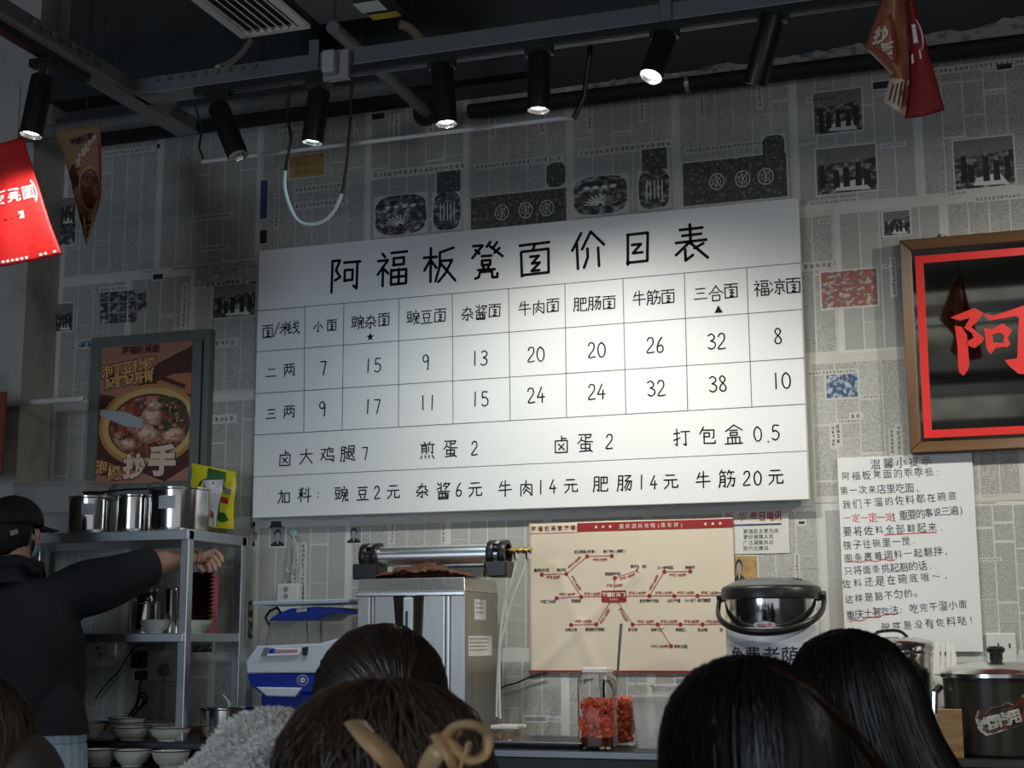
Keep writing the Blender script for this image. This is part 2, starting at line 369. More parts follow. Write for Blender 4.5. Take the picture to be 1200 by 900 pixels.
# left wall: a stained pier next to the corner, the wall set back beyond it
pier = struct(MB().box((XL-.6, -.24, 0), (XL, 0, 4.6)), 'wall_left', M_noise2('stained_pier', (.20, .19, .175), (.46, .45, .42), 5, 3, .22, .50, .85, 6))
struct(MB().box((XL-.7, -10.5, 0), (XL-.25, -.24, 4.6)), 'trim_2', M('stained_left_wall', (.035, .034, .032), .9, var=.3, scale=4))
struct(MB().box((-5, -9.2, 2.9), (6.5, -9.05, 4.6)), 'wall_front', M_noise2('stained_bulkhead', (.22, .21, .19), (.62, .60, .55), 2, 3, .3, .6, .9, 6))
for k_, (z_, h_, y_, c_) in enumerate([(3.08, .16, -8.6, .02), (3.42, .10, -8.3, .05), (3.72, .14, -8.7, .015), (4.05, .08, -8.1, .06), (4.25, .10, -8.6, .02)]):
    struct(MB().box((-4, y_, z_), (6.3, y_+.12, z_+h_)), 'trim_%d' % (k_+3), M('rear_beam_paint_%d' % (k_+3), (c_, c_*1.05, c_*1.1), .5))
for k_, (x_, w_) in enumerate([(1.15, .018)]):
    struct(MB().cyl((x_, -8.4+.1*k_, 3.0), (x_+.1, -8.4+.1*k_, 4.6), w_, 12), 'trim_%d' % (k_+8), M('rear_pipe_paint', (.30, .28, .25), .6))
struct(MB().box((6.4, -10.5, 0), (6.5, 0, 4.6)), 'wall_right', M('right_wall_paint', (.2, .19, .18), .9))
# crumbled plaster band above the newspapers, ragged edge
mb = MB(); n = 150; rr = random.Random(3); x0, x1 = .35, 2.9; top = []; bot = []
for i in range(n+1):
    x = x0+(x1-x0)*i/n; a = .012+.035*noise.noise(Vector((x*6, 0, 3)))+.014*noise.noise(Vector((x*30, 0, 5)))
    top.append((x, 3.585+a*.8+.035*max(0, x-1))); bot.append((x, 3.53))
for i in range(n):
    f = wallframe(0)
    mb.quad(f(*bot[i], .03), f(*bot[i+1], .03), f(*top[i+1], .022), f(*top[i], .022))
    mb.quad(f(*top[i], .022), f(*top[i+1], .022), f(*top[i+1], -.002), f(*top[i], -.002))
mb.build('plaster_band', M_noise2('broken_plaster', (.10, .095, .09), (.34, .31, .29), 22, 40, .3, .5, .95, 6), wall_back, smooth=True)
# ------------------------------------------------------------------ newspapers pasted on the back wall, sheet by sheet
def W2(px, py): p = P(px, py, 0); return p.x, p.z
PH = [ # px rect, kind
 (953,110,1011,152,'photo'),(956,176,1028,222,'photo'),(1117,166,1190,216,'photo'),(1035,249,1067,274,'photo'),(962,320,1029,357,'col'),(968,440,1006,465,'blue'),
 (251,336,299,369,'photo'),(65,357,85,387,'photo'),(203,314,299,330,'ban'),(69,233,88,262,'photo'),(69,265,88,286,'photo'),(340,184,380,205,'och'),(305,212,313,256,'bluebar'),(305,270,313,285,'black'),
 (552,232,664,263,'eng'),(800,192,923,230,'eng'),(512,202,540,224,'eng'),(752,176,782,198,'eng'),
 (318,618,334,640,'man'),(296,618,305,640,'man'),(407,617,423,636,'man'),(860,652,888,682,'ochman'),(226,748,249,772,'photo'),(291,704,303,724,'photo'),(291,727,303,749,'photo'),(93,175,101,179,'black'),
 (1168,76,1186,80,'black'),(184,169,193,173,'black'),(436,134,451,139,'black'),(1023,97,1042,103,'black'),(318,611,330,617,'black'),(296,611,305,617,'black'),(936,611,943,614,'black'),(615,840,640,845,'grey2'),(792,795,806,802,'grey2'),
 (1075,730,1090,733,'grey2'),(92,400,110,406,'blue2'),(180,322,191,327,'black')]
for i in range(3):
    for j in range(5):
        if i == 2 and j == 4: continue
        a = 118+j*11; b = 343-j*.7+i*12.6; PH.append((a, b, a+9.5, b+11, 'face'))
OV = [(440,232,500,272),(508,227,540,268),(672,210,736,248),(748,201,785,243),(893,160,920,183),(640,192,663,218)]
HEAD = [ # headlines: px start, py, size px, n glyphs, vertical
 (948,118,5,7,0),(1097,84,6,18,0),(1024,112,3,6,0),(950,239,4,14,0),(962,260,4,12,0),(1145,234,5,11,0),(1030,172,4,8,0),(945,313,7,9,0),(950,438,4,14,0),(1070,98,4,9,0),
 (560,196,5,20,0),(806,177,5,22,0),(440,206,6,18,0),(682,180,6,18,0),(348,223,5,11,0),(348,242,5,12,0),(124,181,4,14,0),(225,257,4,12,0),(120,340,4,16,0),(244,334,6,8,0),(237,292,4,8,0),(237,404,6,7,0),(60,504,6,6,0),(248,492,6,5,0),
 (217,337,5,9,1),(356,640,5,13,1),(347,640,5,9,1),(413,131,4,9,1),(325,230,4,9,1),(330,149,5,5,0),(330,157,5,6,0),(1046,306,5,9,1),(1053,502,6,6,1),(1045,506,5,6,1),(982,500,6,4,1),(976,502,5,5,1),(460,617,4,5,1),(520,617,4,5,1),(465,138,5,5,1),(505,132,5,5,1),(577,133,5,6,1),(635,128,5,6,1),(691,125,5,6,1),(752,115,5,6,1),(822,112,5,6,1),(890,100,5,6,1),
 (934,652,4,11,1),(1000,488,6,2,0),(212,622,3,5,0),(1146,590,3,8,0),(1150,656,3,8,0)]
PM = {'photo': PHOTO, 'col': PHOTOC, 'blue': PHOTOB, 'eng': PHOTOD, 'och': PHOTOO, 'grey': PHOTOD, 'face': PHOTO, 'ban': M_noise2('newsprint_banner_picture', (.22, .22, .21), (.42, .42, .40), 30, 60, .35, .65, .85, 5), 'grey2': GREYP, 'black': INK, 'bluebar': BLUEP, 'blue2': PHOTOB}
PG_W, PG_H = .405, .585; rows = [3.64, 3.20, 2.915, 2.33, 1.745, 1.16]
def boxof(r):
    a = W2(r[0], r[1]); b = W2(r[2], r[3]); return min(a[0], b[0]), min(a[1], b[1]), max(a[0], b[0]), max(a[1], b[1])
PHW = [(boxof(p[:4]), p[4]) for p in PH]; OVW = [boxof(o) for o in OV]; HW = [(W2(h[0], h[1]), (W2(h[0]+h[2], h[1])[0]-W2(h[0], h[1])[0]), h[3], h[4]) for h in HEAD]
used = set()
def page(x0, z0, x1, z1, lay, rnd, cols, top=False):
    mb = MB(); y = -.0012-.0009*lay; f = wallframe(y); pm = rnd.choice([PAPER, PAPER2, PAPER3]); sk = rnd.uniform(-.0005, .0005)
    X0, Z0, X1, Z1 = x0-.006, z0-.006, x1+.006, z1+.006; w = X1-X0
    nx = 14; pts = []
    ft = [Z1+(rnd.uniform(-.012, .012) if top else 0) for _ in range(nx+1)]
    for i in range(nx):                                     # paper, with a slightly uneven top edge and lifting edges
        a = X0+w*i/nx; b = X0+w*(i+1)/nx; za, zb = ft[i]+sk*i, ft[i+1]+sk*(i+1)
        mb.quad(f(a, Z0, 0), f(b, Z0, 0), f(b, zb, 0), f(a, za, 0), pm)
        mb.quad(f(a, za, 0), f(b, zb, 0), f(b, zb, -.001), f(a, za, -.001), pm)
    mb.quad(f(X0, Z0, 0), f(X0, Z1, 0), f(X0, Z1, -.001), f(X0, Z0, -.001), pm)
    mb.quad(f(X1, Z0, 0), f(X1, Z0, -.001), f(X1, Z1, -.001), f(X1, Z1, 0), pm)
    mb.quad(f(X0, Z0, -.001), f(X1, Z0, -.001), f(X1, Z0, 0), f(X0, Z0, 0), pm)
    m = .018; cw = (x1-x0-2*m+.006)/cols; e = .0003
    def clash(a, b, c, d, pad=.006):
        return None
        for q, k in PHW:
            if a < q[2]+pad and c > q[0]-pad and b < q[3]+pad and d > q[1]-pad: return q
        for q in OVW:
            if a < q[2] and c > q[0] and b < q[3] and d > q[1]: return q
        for (hx, hz), s, n, vt in HW:
            q = (hx-s, hz-s*n*1.15, hx+s, hz+s) if vt else (hx-s, hz-s, hx+s*n*1.15, hz+s)
            if a < q[2] and c > q[0] and b < q[3] and d > q[1]: return q
    for c in range(cols):
        a = x0+m+c*cw; b = a+cw-.0055; z = z1-.03
        while z > z0+.03:
            h = rnd.uniform(.05, .30); zb = max(z-h, z0+.02)
            step = .012; zz = z
            run = zz
            while zz > zb:                                  # cut the text block around pictures and headlines
                nz = max(zz-step, zb)
                if clash(a, nz, b, zz):
                    if run > zz: mb.quad(f(a, zz, e), f(b, zz, e), f(b, run, e), f(a, run, e), TEXT if rnd.random() < .93 else TEXT2)
                    run = nz
                zz = nz
            if run > zz+.004:
                mb.quad(f(a, zz, e), f(b, zz, e), f(b, run, e), f(a, run, e), TEXT if rnd.random() < .93 else TEXT2)
            z = zb-rnd.choice([.0015, .0015, .002, .002, .003, .009])
            q = rnd.random()
            if q < .14 and not clash(a, z-.02, b, z): mb.quad(f(a, z+.001, e), f(b, z+.001, e), f(b, z+.0024, e), f(a, z+.0024, e), GREYP)
            elif q < .19 and not clash(a, z-.016, b, z): pseudo(mb, int(cw/.013), f, a+.01, z-.006, .010, INK if q < .26 else GREYP, d=e); z -= .016
    for i, (q, k) in enumerate(PHW):
        if ('p', i) in used or not (x0 <= (q[0]+q[2])/2 < x1 and z0 <= (q[1]+q[3])/2 < z1): continue
        used.add(('p', i)); e2 = .0006
        if k != 'face': mb.quad(f(q[0]-.007, q[1]-.007, .0004), f(q[2]+.007, q[1]-.007, .0004), f(q[2]+.007, q[3]+.007, .0004), f(q[0]-.007, q[3]+.007, .0004), pm)
        if k in ('man', 'ochman'):
            bg = LIGHTP if k == 'man' else PHOTOO; dk = INK
            mb.quad(f(q[0], q[1], e2), f(q[2], q[1], e2), f(q[2], q[3], e2), f(q[0], q[3], e2), GREYP if k == 'man' else PHOTOO)
            cx = (q[0]+q[2])/2 if k == 'man' else q[0]+.02; w_ = (q[2]-q[0])*(.5 if k == 'man' else .3); hh = q[3]-q[1]
            def el(cx, cz, rx, rz, mt, d): mb.add([f(cx+rx*math.cos(t*math.pi/8), cz+rz*math.sin(t*math.pi/8), d) for t in range(16)], [tuple(range(16))], mt)
            el(cx, q[1]+hh*.62, w_*.48, hh*.28, dk, e2*1.4); el(cx, q[1]+hh*.54, w_*.36, hh*.22, M('print_face_tone', (.26, .25, .24), .85), e2*1.7)
            s = w_*.95; lo = max(q[0], cx-s)
            mb.add([f(lo, q[1], e2*1.5), f(min(q[2], cx+s), q[1], e2*1.5), f(min(q[2], cx+s), q[1]+hh*.12, e2*1.5), f(cx+w_*.2, q[1]+hh*.3, e2*1.5), f(max(lo, cx-w_*.2), q[1]+hh*.3, e2*1.5), f(lo, q[1]+hh*.12, e2*1.5)], [(0,1,2,3,4,5)], dk)
            mb.add([f(cx-w_*.1, q[1]+hh*.29, e2*1.8), f(cx, q[1]+hh*.08, e2*1.8), f(cx+w_*.1, q[1]+hh*.29, e2*1.8)], [(0, 1, 2)], LIGHTP)
        else:
            s = .0 if k in ('black', 'grey2') else .006
            mb.quad(f(q[0], q[1], e2), f(q[2], q[1], e2), f(q[2], q[3], e2), f(q[0], q[3], e2), PM[k])
            if k == 'photo' and q[2]-q[0] > .1:              # figures and a light ground in the larger pictures
                wq = q[2]-q[0]; hq = q[3]-q[1]; rn = random.Random(i)
                mb.quad(f(q[0], q[1]+hq*.62, e2*1.2), f(q[2], q[1]+hq*.72, e2*1.2), f(q[2], q[3], e2*1.2), f(q[0], q[3], e2*1.2), M('print_mid_tone', (.17, .17, .165), .85, var=.3, scale=40))
                for t in range(5):
                    cx = q[0]+wq*(.12+.19*t+rn.uniform(-.04, .04)); hz = q[1]+hq*rn.uniform(.5, .75); s = wq*.035
                    mb.add([f(cx-s*1.6, q[1]+hq*.12, e2*1.5), f(cx+s*1.6, q[1]+hq*.12, e2*1.5), f(cx+s*1.3, hz-s*1.5, e2*1.5), f(cx-s*1.3, hz-s*1.5, e2*1.5)], [(0,1,2,3)], INK)
                    mb.add([f(cx+s*math.cos(j*math.pi/4), hz+s*1.2*math.sin(j*math.pi/4), e2*1.6) for j in range(8)], [tuple(range(8))], GREYP)
                mb.quad(f(q[0]+wq*.3, q[1]+hq*.05, e2*1.3), f(q[0]+wq*.9, q[1]+hq*.02, e2*1.3), f(q[0]+wq*.75, q[1]+hq*.28, e2*1.3), f(q[0]+wq*.35, q[1]+hq*.2, e2*1.3), LIGHTP)
            if k == 'eng' and q[2]-q[0] > .3:               # the panorama with ring-shaped medallions
                for t in (.33, .58, .8):
                    cx = q[0]+(q[2]-q[0])*t; cz = (q[1]+q[3])/2+.0; r = .036
                    for rr_, mt in ((r, LIGHTP), (r*.9, PHOTOD), (r*.55, LIGHTP), (r*.5, PHOTOD)):
                        e2 += .00012; mb.add([f(cx+rr_*.9*math.cos(j*math.pi/10), cz+rr_*math.sin(j*math.pi/10), e2) for j in range(20)], [tuple(range(20))], mt)
                    for j in range(7):
                        t2 = j*math.pi/3.5; mb.quad(f(cx, cz, e2+.0001), f(cx+.003, cz, e2+.0001), f(cx+.8*r*math.cos(t2)+.003, cz+.85*r*math.sin(t2), e2+.0001), f(cx+.8*r*math.cos(t2), cz+.85*r*math.sin(t2), e2+.0001), LIGHTP)
    for i, q in enumerate(OVW):
        if ('o', i) in used or not (x0 <= (q[0]+q[2])/2 < x1 and z0 <= (q[1]+q[3])/2 < z1): continue
        used.add(('o', i)); cx, cz, rx, rz = (q[0]+q[2])/2, (q[1]+q[3])/2, (q[2]-q[0])/2, (q[3]-q[1])/2
        mb.quad(f(cx-rx-.006, cz-rz-.004, .00042), f(cx+rx+.006, cz-rz-.004, .00042), f(cx+rx+.006, cz+rz+.004, .00042), f(cx-rx-.006, cz+rz+.004, .00042), pm)
        n = 28; mb.add([f(cx+rx*(1+.08*noise.noise(Vector((j, i, 0.3))))*math.copysign(abs(math.cos(2*math.pi*j/n))**.6, math.cos(2*math.pi*j/n)), cz+rz*math.copysign(abs(math.sin(2*math.pi*j/n))**.6, math.sin(2*math.pi*j/n)), .00078) for j in range(n)], [tuple(range(n))], PHOTOD if i > 3 else PHOTO)
        if i in (0, 2):                                     # the lotus fan of the engraving
            for j in range(11):
                t = math.pi*(.06+.88*j/10); b0 = (cx, cz-rz*.55); r = rx*.62
                mb.quad(f(b0[0]-.003, b0[1], .0009), f(b0[0]+.003, b0[1], .0009), f(b0[0]+r*math.cos(t)+.004, b0[1]+r*.62*math.sin(t)+.004, .0009), f(b0[0]+r*math.cos(t)-.004, b0[1]+r*.62*math.sin(t), .0009), LIGHTP)
            for j in range(4): mb.add([f(cx+rx*(-.5+.33*j)+.016*math.cos(k), cz+rz*.42+.009*math.sin(k), .0009) for k in range(6)], [tuple(range(6))], LIGHTP)
        if i in (1, 3):
            for j in range(5): mb.quad(f(cx-rx*.5+rx*.25*j, cz-rz*.5, .0009), f(cx-rx*.42+rx*.25*j, cz-rz*.5, .0009), f(cx-rx*.42+rx*.25*j, cz+rz*.45, .0009), f(cx-rx*.5+rx*.25*j, cz+rz*.45, .0009), LIGHTP)
    for i, ((hx, hz), s, n, vt) in enumerate(HW):
        if ('h', i) in used or not (x0 <= hx < x1 and z0 <= hz < z1): continue
        used.add(('h', i)); q = (hx-s*.8, hz-s*n*1.0, hx+s*.8, hz+s*.8) if vt else (hx-s*.8, hz-s*.8, hx+s*n, hz+s*.8); q = (max(q[0], X0+.004), max(q[1], Z0+.004), min(q[2], X1-.004), min(q[3], Z1-.02))
        mb.quad(f(q[0], q[1], .00045+i*.000001), f(q[2], q[1], .00045+i*.000001), f(q[2], q[3], .00045+i*.000001), f(q[0], q[3], .00045+i*.000001), pm); pseudo(mb, n, f, hx, hz, s*.85, INK, bool(vt), .0008)
    return mb
rnd = random.Random(11); sheets = 0
pages_x = []
x = XL+.01
edge_px = [(0, [65,190,305,430,548,668,792,932,1078,1235]), ]
for r in range(len(rows)):
    z1 = rows[r]; z0 = rows[r+1] if r+1 < len(rows) else .80
    if r == 0: z0 = 2.94
    if r == 1: continue
    if r == 2: z1 = 2.94
    xs = {0: [XL+.012]+[W2(px_, 200)[0] for px_ in (188, 305, 431, 547, 668, 793, 932, 1078, 1215)]+[2.75, 3.1],
          2: [XL+.012, -1.95, -1.60, -1.245, -.8, -.36, .06, .49, .93, 1.36, 1.78, 2.2, 2.62, 3.0],
          3: [XL+.012, -2.0, -1.50, -1.22, -.8, -.4, .0, .4, .8, 1.225, 1.62, 2.02, 2.45, 2.9],
          4: [XL+.012, -1.9, -1.44, -1.235, -.78, -.32, .13, .56, .89, 1.255, 1.66, 2.06, 2.5, 2.9],
          5: [XL+.012, -1.9, -1.44, -1.15, -.7, -.25, .2, .56, .93, 1.30, 1.72, 2.06, 2.5, 2.9]}[r]
    for i in range(len(xs)-1):
        dz = rnd.uniform(-.01, .01) if r > 2 else 0
        w = xs[i+1]-xs[i]; mb = page(xs[i], z0+dz, xs[i+1], z1+(0 if r else rnd.uniform(-.02, .03)), (i % 2)+2*(r % 2)+.013*(i+r*14), rnd, max(2, round(w/.088)), top=(r == 0))
        if r == 4 and xs[i] == .89:                          # the front page with the red masthead
            f = wallframe(-.0035)
            a = W2(846, 599); b = W2(926, 648); mb.quad(f(a[0], b[1], .0022), f(b[0], b[1], .0022), f(b[0], a[1], .0022), f(a[0], a[1], .0022), PAPER)
            for k, ch in enumerate('新华每日电讯'): a = W2((854, 870, 884, 893.5, 903, 912)[k], 606-k*.3); glyph(mb, ch, f, a[0], a[1], .042, REDI, .022 if k > 1 else 0, .003, sx=.72 if k > 1 else .9, sk=.2 if k < 2 else 0)
            a = W2(846, 616); b = W2(916, 612.5)
            mb.quad(f(a[0], a[1]-.004, .003), f(b[0], a[1]-.004, .003), f(b[0], a[1]+.003, .003), f(a[0], a[1]+.003, .003), BLUEP)
            for k, st in enumerate(('更强民主更为民', '更好保障人民', '广泛凝聚共识', '现代化建设')):
                a = W2(874, 623+k*6.6); text(mb, st, f, a[0], a[1], .0195, INK, 1.05, 0, .003)
        mb.build('newspaper_sheet', None, wall_back)
# ================================================================== PRICE BOARD
BY = -.07; brd = thing('price_board', 'large white menu board hand-lettered in black with a ruled price table', 'menu board', (0, -.035, 2.366))
FOAM = M('white_foam_board', (.70, .71, .715), .55, var=.02, scale=2)
MB().box((-1.22, BY, 1.756), (1.22, -.02, 2.976)).build('panel', FOAM, brd, bevel=.002)
for xx in (-1.0, 1.0):
    for zz in (1.9, 2.8): MB().box((xx-.05, -.02, zz-.05), (xx+.05, 0, zz+.05)).build('mounting_block', FOAM, brd)
def B(px, py): p = P(px, py, BY); return p.x, p.z
fb = wallframe(BY)
GRID = M('grid_line_pen', (.10, .10, .11), .7)
mb = MB()
def lineB(a, b, w=.0034):
    A = Vector(B(*a)); Q = Vector(B(*b)); t = (Q-A).normalized(); n = Vector((-t.y, t.x))*w/2
    mb.quad(fb(*(A+n), .0006), fb(*(A-n), .0006), fb(*(Q-n), .0006), fb(*(Q+n), .0006), GRID)
lineB((301, 364.5), (939, 308)); lineB((300, 412.5), (940, 362.5)); lineB((299, 461.5), (943, 419.5)); lineB((298, 510), (944, 473.5)); lineB((297, 559), (946, 528.5), .0028)
for a, b, c in ((357.5, 359.5, 356), (403, 355.5, 401), (467.5, 350, 467), (530, 344.5, 531), (596, 338.5, 598), (662, 333, 664), (730, 327, 733.5), (802, 320.5, 806), (875, 313.5, 881)):
    # bottom ends on the fourth rule
    yb = 510-(c-298)*(510-473.5)/646; lineB((a, b), (c, yb))
mb.build('table_rules', None, brd)
mb = MB()
def penline(st, pts, size, w): 
    for ch, (x_, y_) in zip(st, pts):
        u, v = B(x_, y_); pen_char(mb, ch, fb, u, v, size, w, MARK, .0012)
TT = [(404,321),(459,315),(515,310),(570,304.5),(627,303.5),(688,293),(747,291),(810,284)]
for k, ch in enumerate('阿福板凳面价目表'): u, v = B(*TT[k]); pen_char(mb, ch, fb, u, v, .166 if ch not in '目' else .15, .0125, MARK, .0012, wob=.03)
def word(st, x0, x1, y0, y1, size, w=.0052, nw=.55):
    n = len(st)
    for k, ch in enumerate(st):
        t = k/(n-1) if n > 1 else 0; u, v = B(x0+(x1-x0)*t, y0+(y1-y0)*t); pen_char(mb, ch, fb, u, v+R.uniform(-.003, .003), size, w, MARK, .0012, narrow=nw)
S1 = .066
word('面/米线', 314, 344, 388, 384, S1); word('小面', 373, 389, 383, 381, .058)
word('豌杂面', 419, 450, 378, 375, S1); word('豌豆面', 484, 516, 373, 370, S1); word('杂酱面', 548, 580, 367, 364, S1)
word('牛肉面', 615, 648, 361, 358, S1); word('肥肠面', 680, 714, 357, 354, S1); word('牛筋面', 749, 783, 350, 348, S1); word('三合面', 821, 857, 345, 341, S1+.002); word('福凉面', 892, 930, 338, 335, S1+.004)
word('二两', 318, 339, 436, 434, .064); word('三两', 318, 339, 485, 482.5, .064)
N1 = [('7', 379, 431), ('15', 437, 428.5), ('9', 499, 424), ('13', 562, 420), ('20', 628, 415), ('20', 699, 410), ('26', 768, 404.5), ('32', 840, 400), ('8', 912, 394)]
N2 = [('9', 378, 478.5), ('17', 436.5, 476), ('11', 501, 472), ('15', 562.5, 467.5), ('24', 628, 463), ('24', 699, 459), ('32', 769, 455), ('38', 841.5, 450), ('10', 915.5, 446)]
for st, x_, y_ in N1+N2:
    n = len(st); dx = 5.4+.0012*(x_-400)*1.0
    for k, ch in enumerate(st):
        u, v = B(x_+(k-(n-1)/2)*2*dx, y_-(k-(n-1)/2)*.6); pen_char(mb, ch, fb, u, v, .068+.000006*(x_-300), .0058, MARK, .0012, narrow=.56)
def item(seq):
    for ch, x_, y_, s in seq: u, v = B(x_, y_); pen_char(mb, ch, fb, u, v, s, .0056, MARK, .0012, narrow=.56)
item([('卤', 334, 537, .072), ('大', 359, 535, .074), ('鸡', 384, 533, .074), ('腿', 408, 531.5, .076), ('7', 428, 531, .062), ('煎', 501, 528, .076), ('蛋', 528, 526, .074), ('2', 556, 525, .064),
 ('卤', 658, 521, .076), ('蛋', 686, 519, .078), ('2', 714, 517.5, .066), ('打', 799, 513, .076), ('包', 829, 510.5, .076), ('盒', 860, 509.5, .08), ('0', 888, 508.5, .066), ('.', 900, 510, .066), ('5', 909, 506.5, .066)])
item([('加', 333, 582, .066), ('料', 357, 580, .068), ('：', 373, 580, .06), ('豌', 400, 579, .07), ('豆', 425, 578.5, .066), ('2', 442, 577, .06), ('元', 461, 576, .066), ('杂', 495, 575, .068), ('酱', 520, 575, .074), ('6', 538, 574, .062), ('元', 557, 573, .068),
 ('牛', 592, 572, .07), ('肉', 617, 572, .07), ('1', 634, 571, .064), ('4', 648, 570, .06), ('元', 669, 569, .066), ('肥', 704, 567, .07), ('肠', 732, 566, .072), ('1', 752, 565, .064), ('4', 766, 565, .06), ('元', 786, 564, .066),
 ('牛', 824, 562, .07), ('筋', 852, 561, .074), ('2', 875, 560.5, .062), ('0', 888, 560, .062), ('元', 909, 558.5, .068)])
mb.build('lettering', None, brd)
mb = MB(); u, v = B(434, 395); mb.add([fb(u+(.021 if k % 2 == 0 else .0085)*math.sin(k*math.pi/5), v+(.021 if k % 2 == 0 else .0085)*math.cos(k*math.pi/5), .0012) for k in range(10)], [tuple(range(10))]); mb.build('star_mark', MARK, brd)
mb = MB(); u, v = B(842, 362.5); mb.add([fb(u-.017, v-.015, .0012), fb(u+.017, v-.015, .0012), fb(u, v+.017, .0012)], [(0, 1, 2)]); mb.build('triangle_mark', MARK, brd)
# ================================================================== FRAMED MIRROR SIGN
FY = -.062
def FP(px, py, y=FY): p = P(px, py, y); return p.x, p.z
fr = thing('framed_mirror_sign', 'dark mirror in a brown wooden frame with red border and large red character', 'sign', (1.9, 0, 2.2))
WOOD = M_noise2('varnished_brown_wood', (.055, .020, .003), (.17, .070, .008), 14, 2.2, .25, .75, .42, 6)
WOODH = M_noise2('varnished_brown_wood_across', (.055, .020, .003), (.17, .070, .008), 1.8, 20, .25, .75, .42, 6)
x0, z1 = FP(1053.5, 281.5); _, z0 = FP(1064.5, 530.5); x1 = x0+(z1-z0)*.98; fw = .042
def rail(a, b, c, d, mat):
    MB().hexa([(a[0], FY, a[1]), (b[0], FY, b[1]), (b[0], -.012, b[1]), (a[0], -.012, a[1]), (d[0], FY+.012, d[1]), (c[0], FY+.012, c[1]), (c[0], -.012, c[1]), (d[0], -.012, d[1])]).build('frame_rail', mat, fr, bevel=.003)
rail((x0, z1), (x0, z0), (x0+fw, z0+fw), (x0+fw, z1-fw), WOOD); rail((x1, z0), (x1, z1), (x1-fw, z1-fw), (x1-fw, z0+fw), WOOD)
rail((x1, z1), (x0, z1), (x0+fw, z1-fw), (x1-fw, z1-fw), WOODH); rail((x0, z0), (x1, z0), (x1-fw, z0+fw), (x0+fw, z0+fw), WOODH)
MB().box((x0+fw*.6, -.034, z0+fw*.6), (x1-fw*.6, -.026, z1-fw*.6)).build('mirror', M('dark_tinted_mirror', (.42, .45, .44), .03, 1, var=.05), fr)
MB().box((x0+.01, -.012, z0+.01), (x1-.01, -.0, z1-.01)).build('backing', M('hardboard', (.10, .07, .04), .8), fr)
RED = M('red_acrylic_lettering', (.70, .022, .016), .45, var=.03)
MY = -.034; ff = wallframe(MY)
a = FP(1072, 300.5, MY-.004); mb = MB(); bw = .030
bx0, bz1 = a; _, bz0 = FP(1083.5, 513.5, MY-.004); bx1 = x1-(bx0-x0)
for lo, hi in (((bx0, bz0), (bx0+bw, bz1)), ((bx1-bw, bz0), (bx1, bz1)), ((bx0+bw, bz1-bw), (bx1-bw, bz1)), ((bx0+bw, bz0), (bx1-bw, bz0+bw))):
    mb.box((lo[0], MY-.005, lo[1]), (hi[0], MY, hi[1]))
mb.build('red_border', RED, fr)
def q(pts): return [FP(px, py, MY-.004) for px, py in pts]
mb = MB()
def poly(pts, d=.006): mb.prism(pts, ff, 0, d, RED)
poly(q([(1114,372),(1129,366),(1142,361),(1153,367),(1145,377),(1138,383),(1153,396),(1152,400),(1142,408),(1133,404),(1133,400),(1141,396),(1139,390),(1130,384),(1137,372),(1125,376)][::-1]))
poly(q([(1118.7,381.7),(1127,383),(1133,392),(1134,404),(1136,427),(1134,434),(1129,440),(1124,436),(1123,430),(1122,405)][::-1]))
K = W2(1200, 372)
poly(q([(1152.5,367.5),(1165,370),(1200,358),(1218,352),(1232,362),(1224,372),(1224,428),(1214,440),(1194,438),(1184,430),(1177.5,422),(1192,420),(1194,372),(1190,370.5),(1160,376)][::-1]))
poly(q([(1152.5,384),(1162,386),(1175,379),(1186,387),(1181,396),(1184,403),(1180,407),(1175,406),(1177,393),(1173,390),(1163,392),(1164,401),(1175,402),(1175,407),(1166.7,408),(1161,415),(1156,408),(1154,390)][::-1]))
mb.build('red_character', RED, fr)
hk = MB().cyl((x0+.16, -.045, z1-.002), (x0+.16, -.045, z1+.012), .014, 12).box((x0+.14, -.05, z1), (x0+.18, -.04, z1+.006)).build('hanging_clip', M('aged_steel_clip', (.25, .24, .22), .5, .8), fr)
# ================================================================== HAND-WRITTEN NOTE
NY = -.016
nt_ = thing('advice_sheet', 'tall white sheet of handwritten black and red notes below the framed mirror', 'notice', (1.7, 0, 1.6))
c4 = [P(981, 537, NY), P(1139, 532, NY), P(1153, 764, NY), P(993, 752, NY)]
xa, xb, za, zb = c4[0].x, c4[1].x, P(1150, 764, NY).z, c4[0].z
MB().box((xa, NY, za), (xb, -.006, zb)).build('sheet', M('white_paper_sheet', (.68, .69, .70), .6, var=.02), nt_, bevel=.0015)
MB().box((xa+.05, -.006, za+.05), (xb-.05, 0, zb-.05)).build('backing_pad', M('grey_pad', (.3, .3, .3), .8), nt_)
PENB = M('fine_black_pen', (.05, .05, .055), .7); PENR = M('fine_red_pen', (.55, .05, .05), .7)
fn = wallframe(NY); mb = MB(); mr = MB()
NOTE = [('温馨小提示', 1026, 544, 1086, 540, 1.15, 0), ('阿福板凳面的乖乖些:', 991, 558, 1101, 552, 1, 0), ('第一次来店里吃面,', 989, 575, 1077, 571, 1, 0), ('我们干溜的佐料都在碗底', 992, 591.5, 1116, 581, 1.0, 0),
 ('一定一定一定', 993, 607, 1043, 606, 1, 1), ('(重要的事说三遍)', 1049, 605, 1128, 597, 1, 0), ('要将佐料全部翻起来,', 993, 623, 1105, 617, 1, 0), ('筷子往碗里一搅.', 993, 639, 1073, 633, 1, 0), ('面条裹着调料一起翻拌,', 994, 654, 1111, 645, 1, 0),
 ('只将面条挑起豁的话,', 994, 669, 1092, 662, 1, 0), ('佐料还是在碗底哦～,', 992, 684, 1110, 674, 1, 0), ('这样是豁不匀的。', 995, 702, 1076, 694, 1, 0), ('重庆土著吃法:', 997, 721, 1058, 714, 1, 0), ('吃完干溜小面', 1071, 713, 1128, 708, 1, 0), ('碗底是没有佐料哒!', 1038, 735, 1140, 726, 1, 0)]
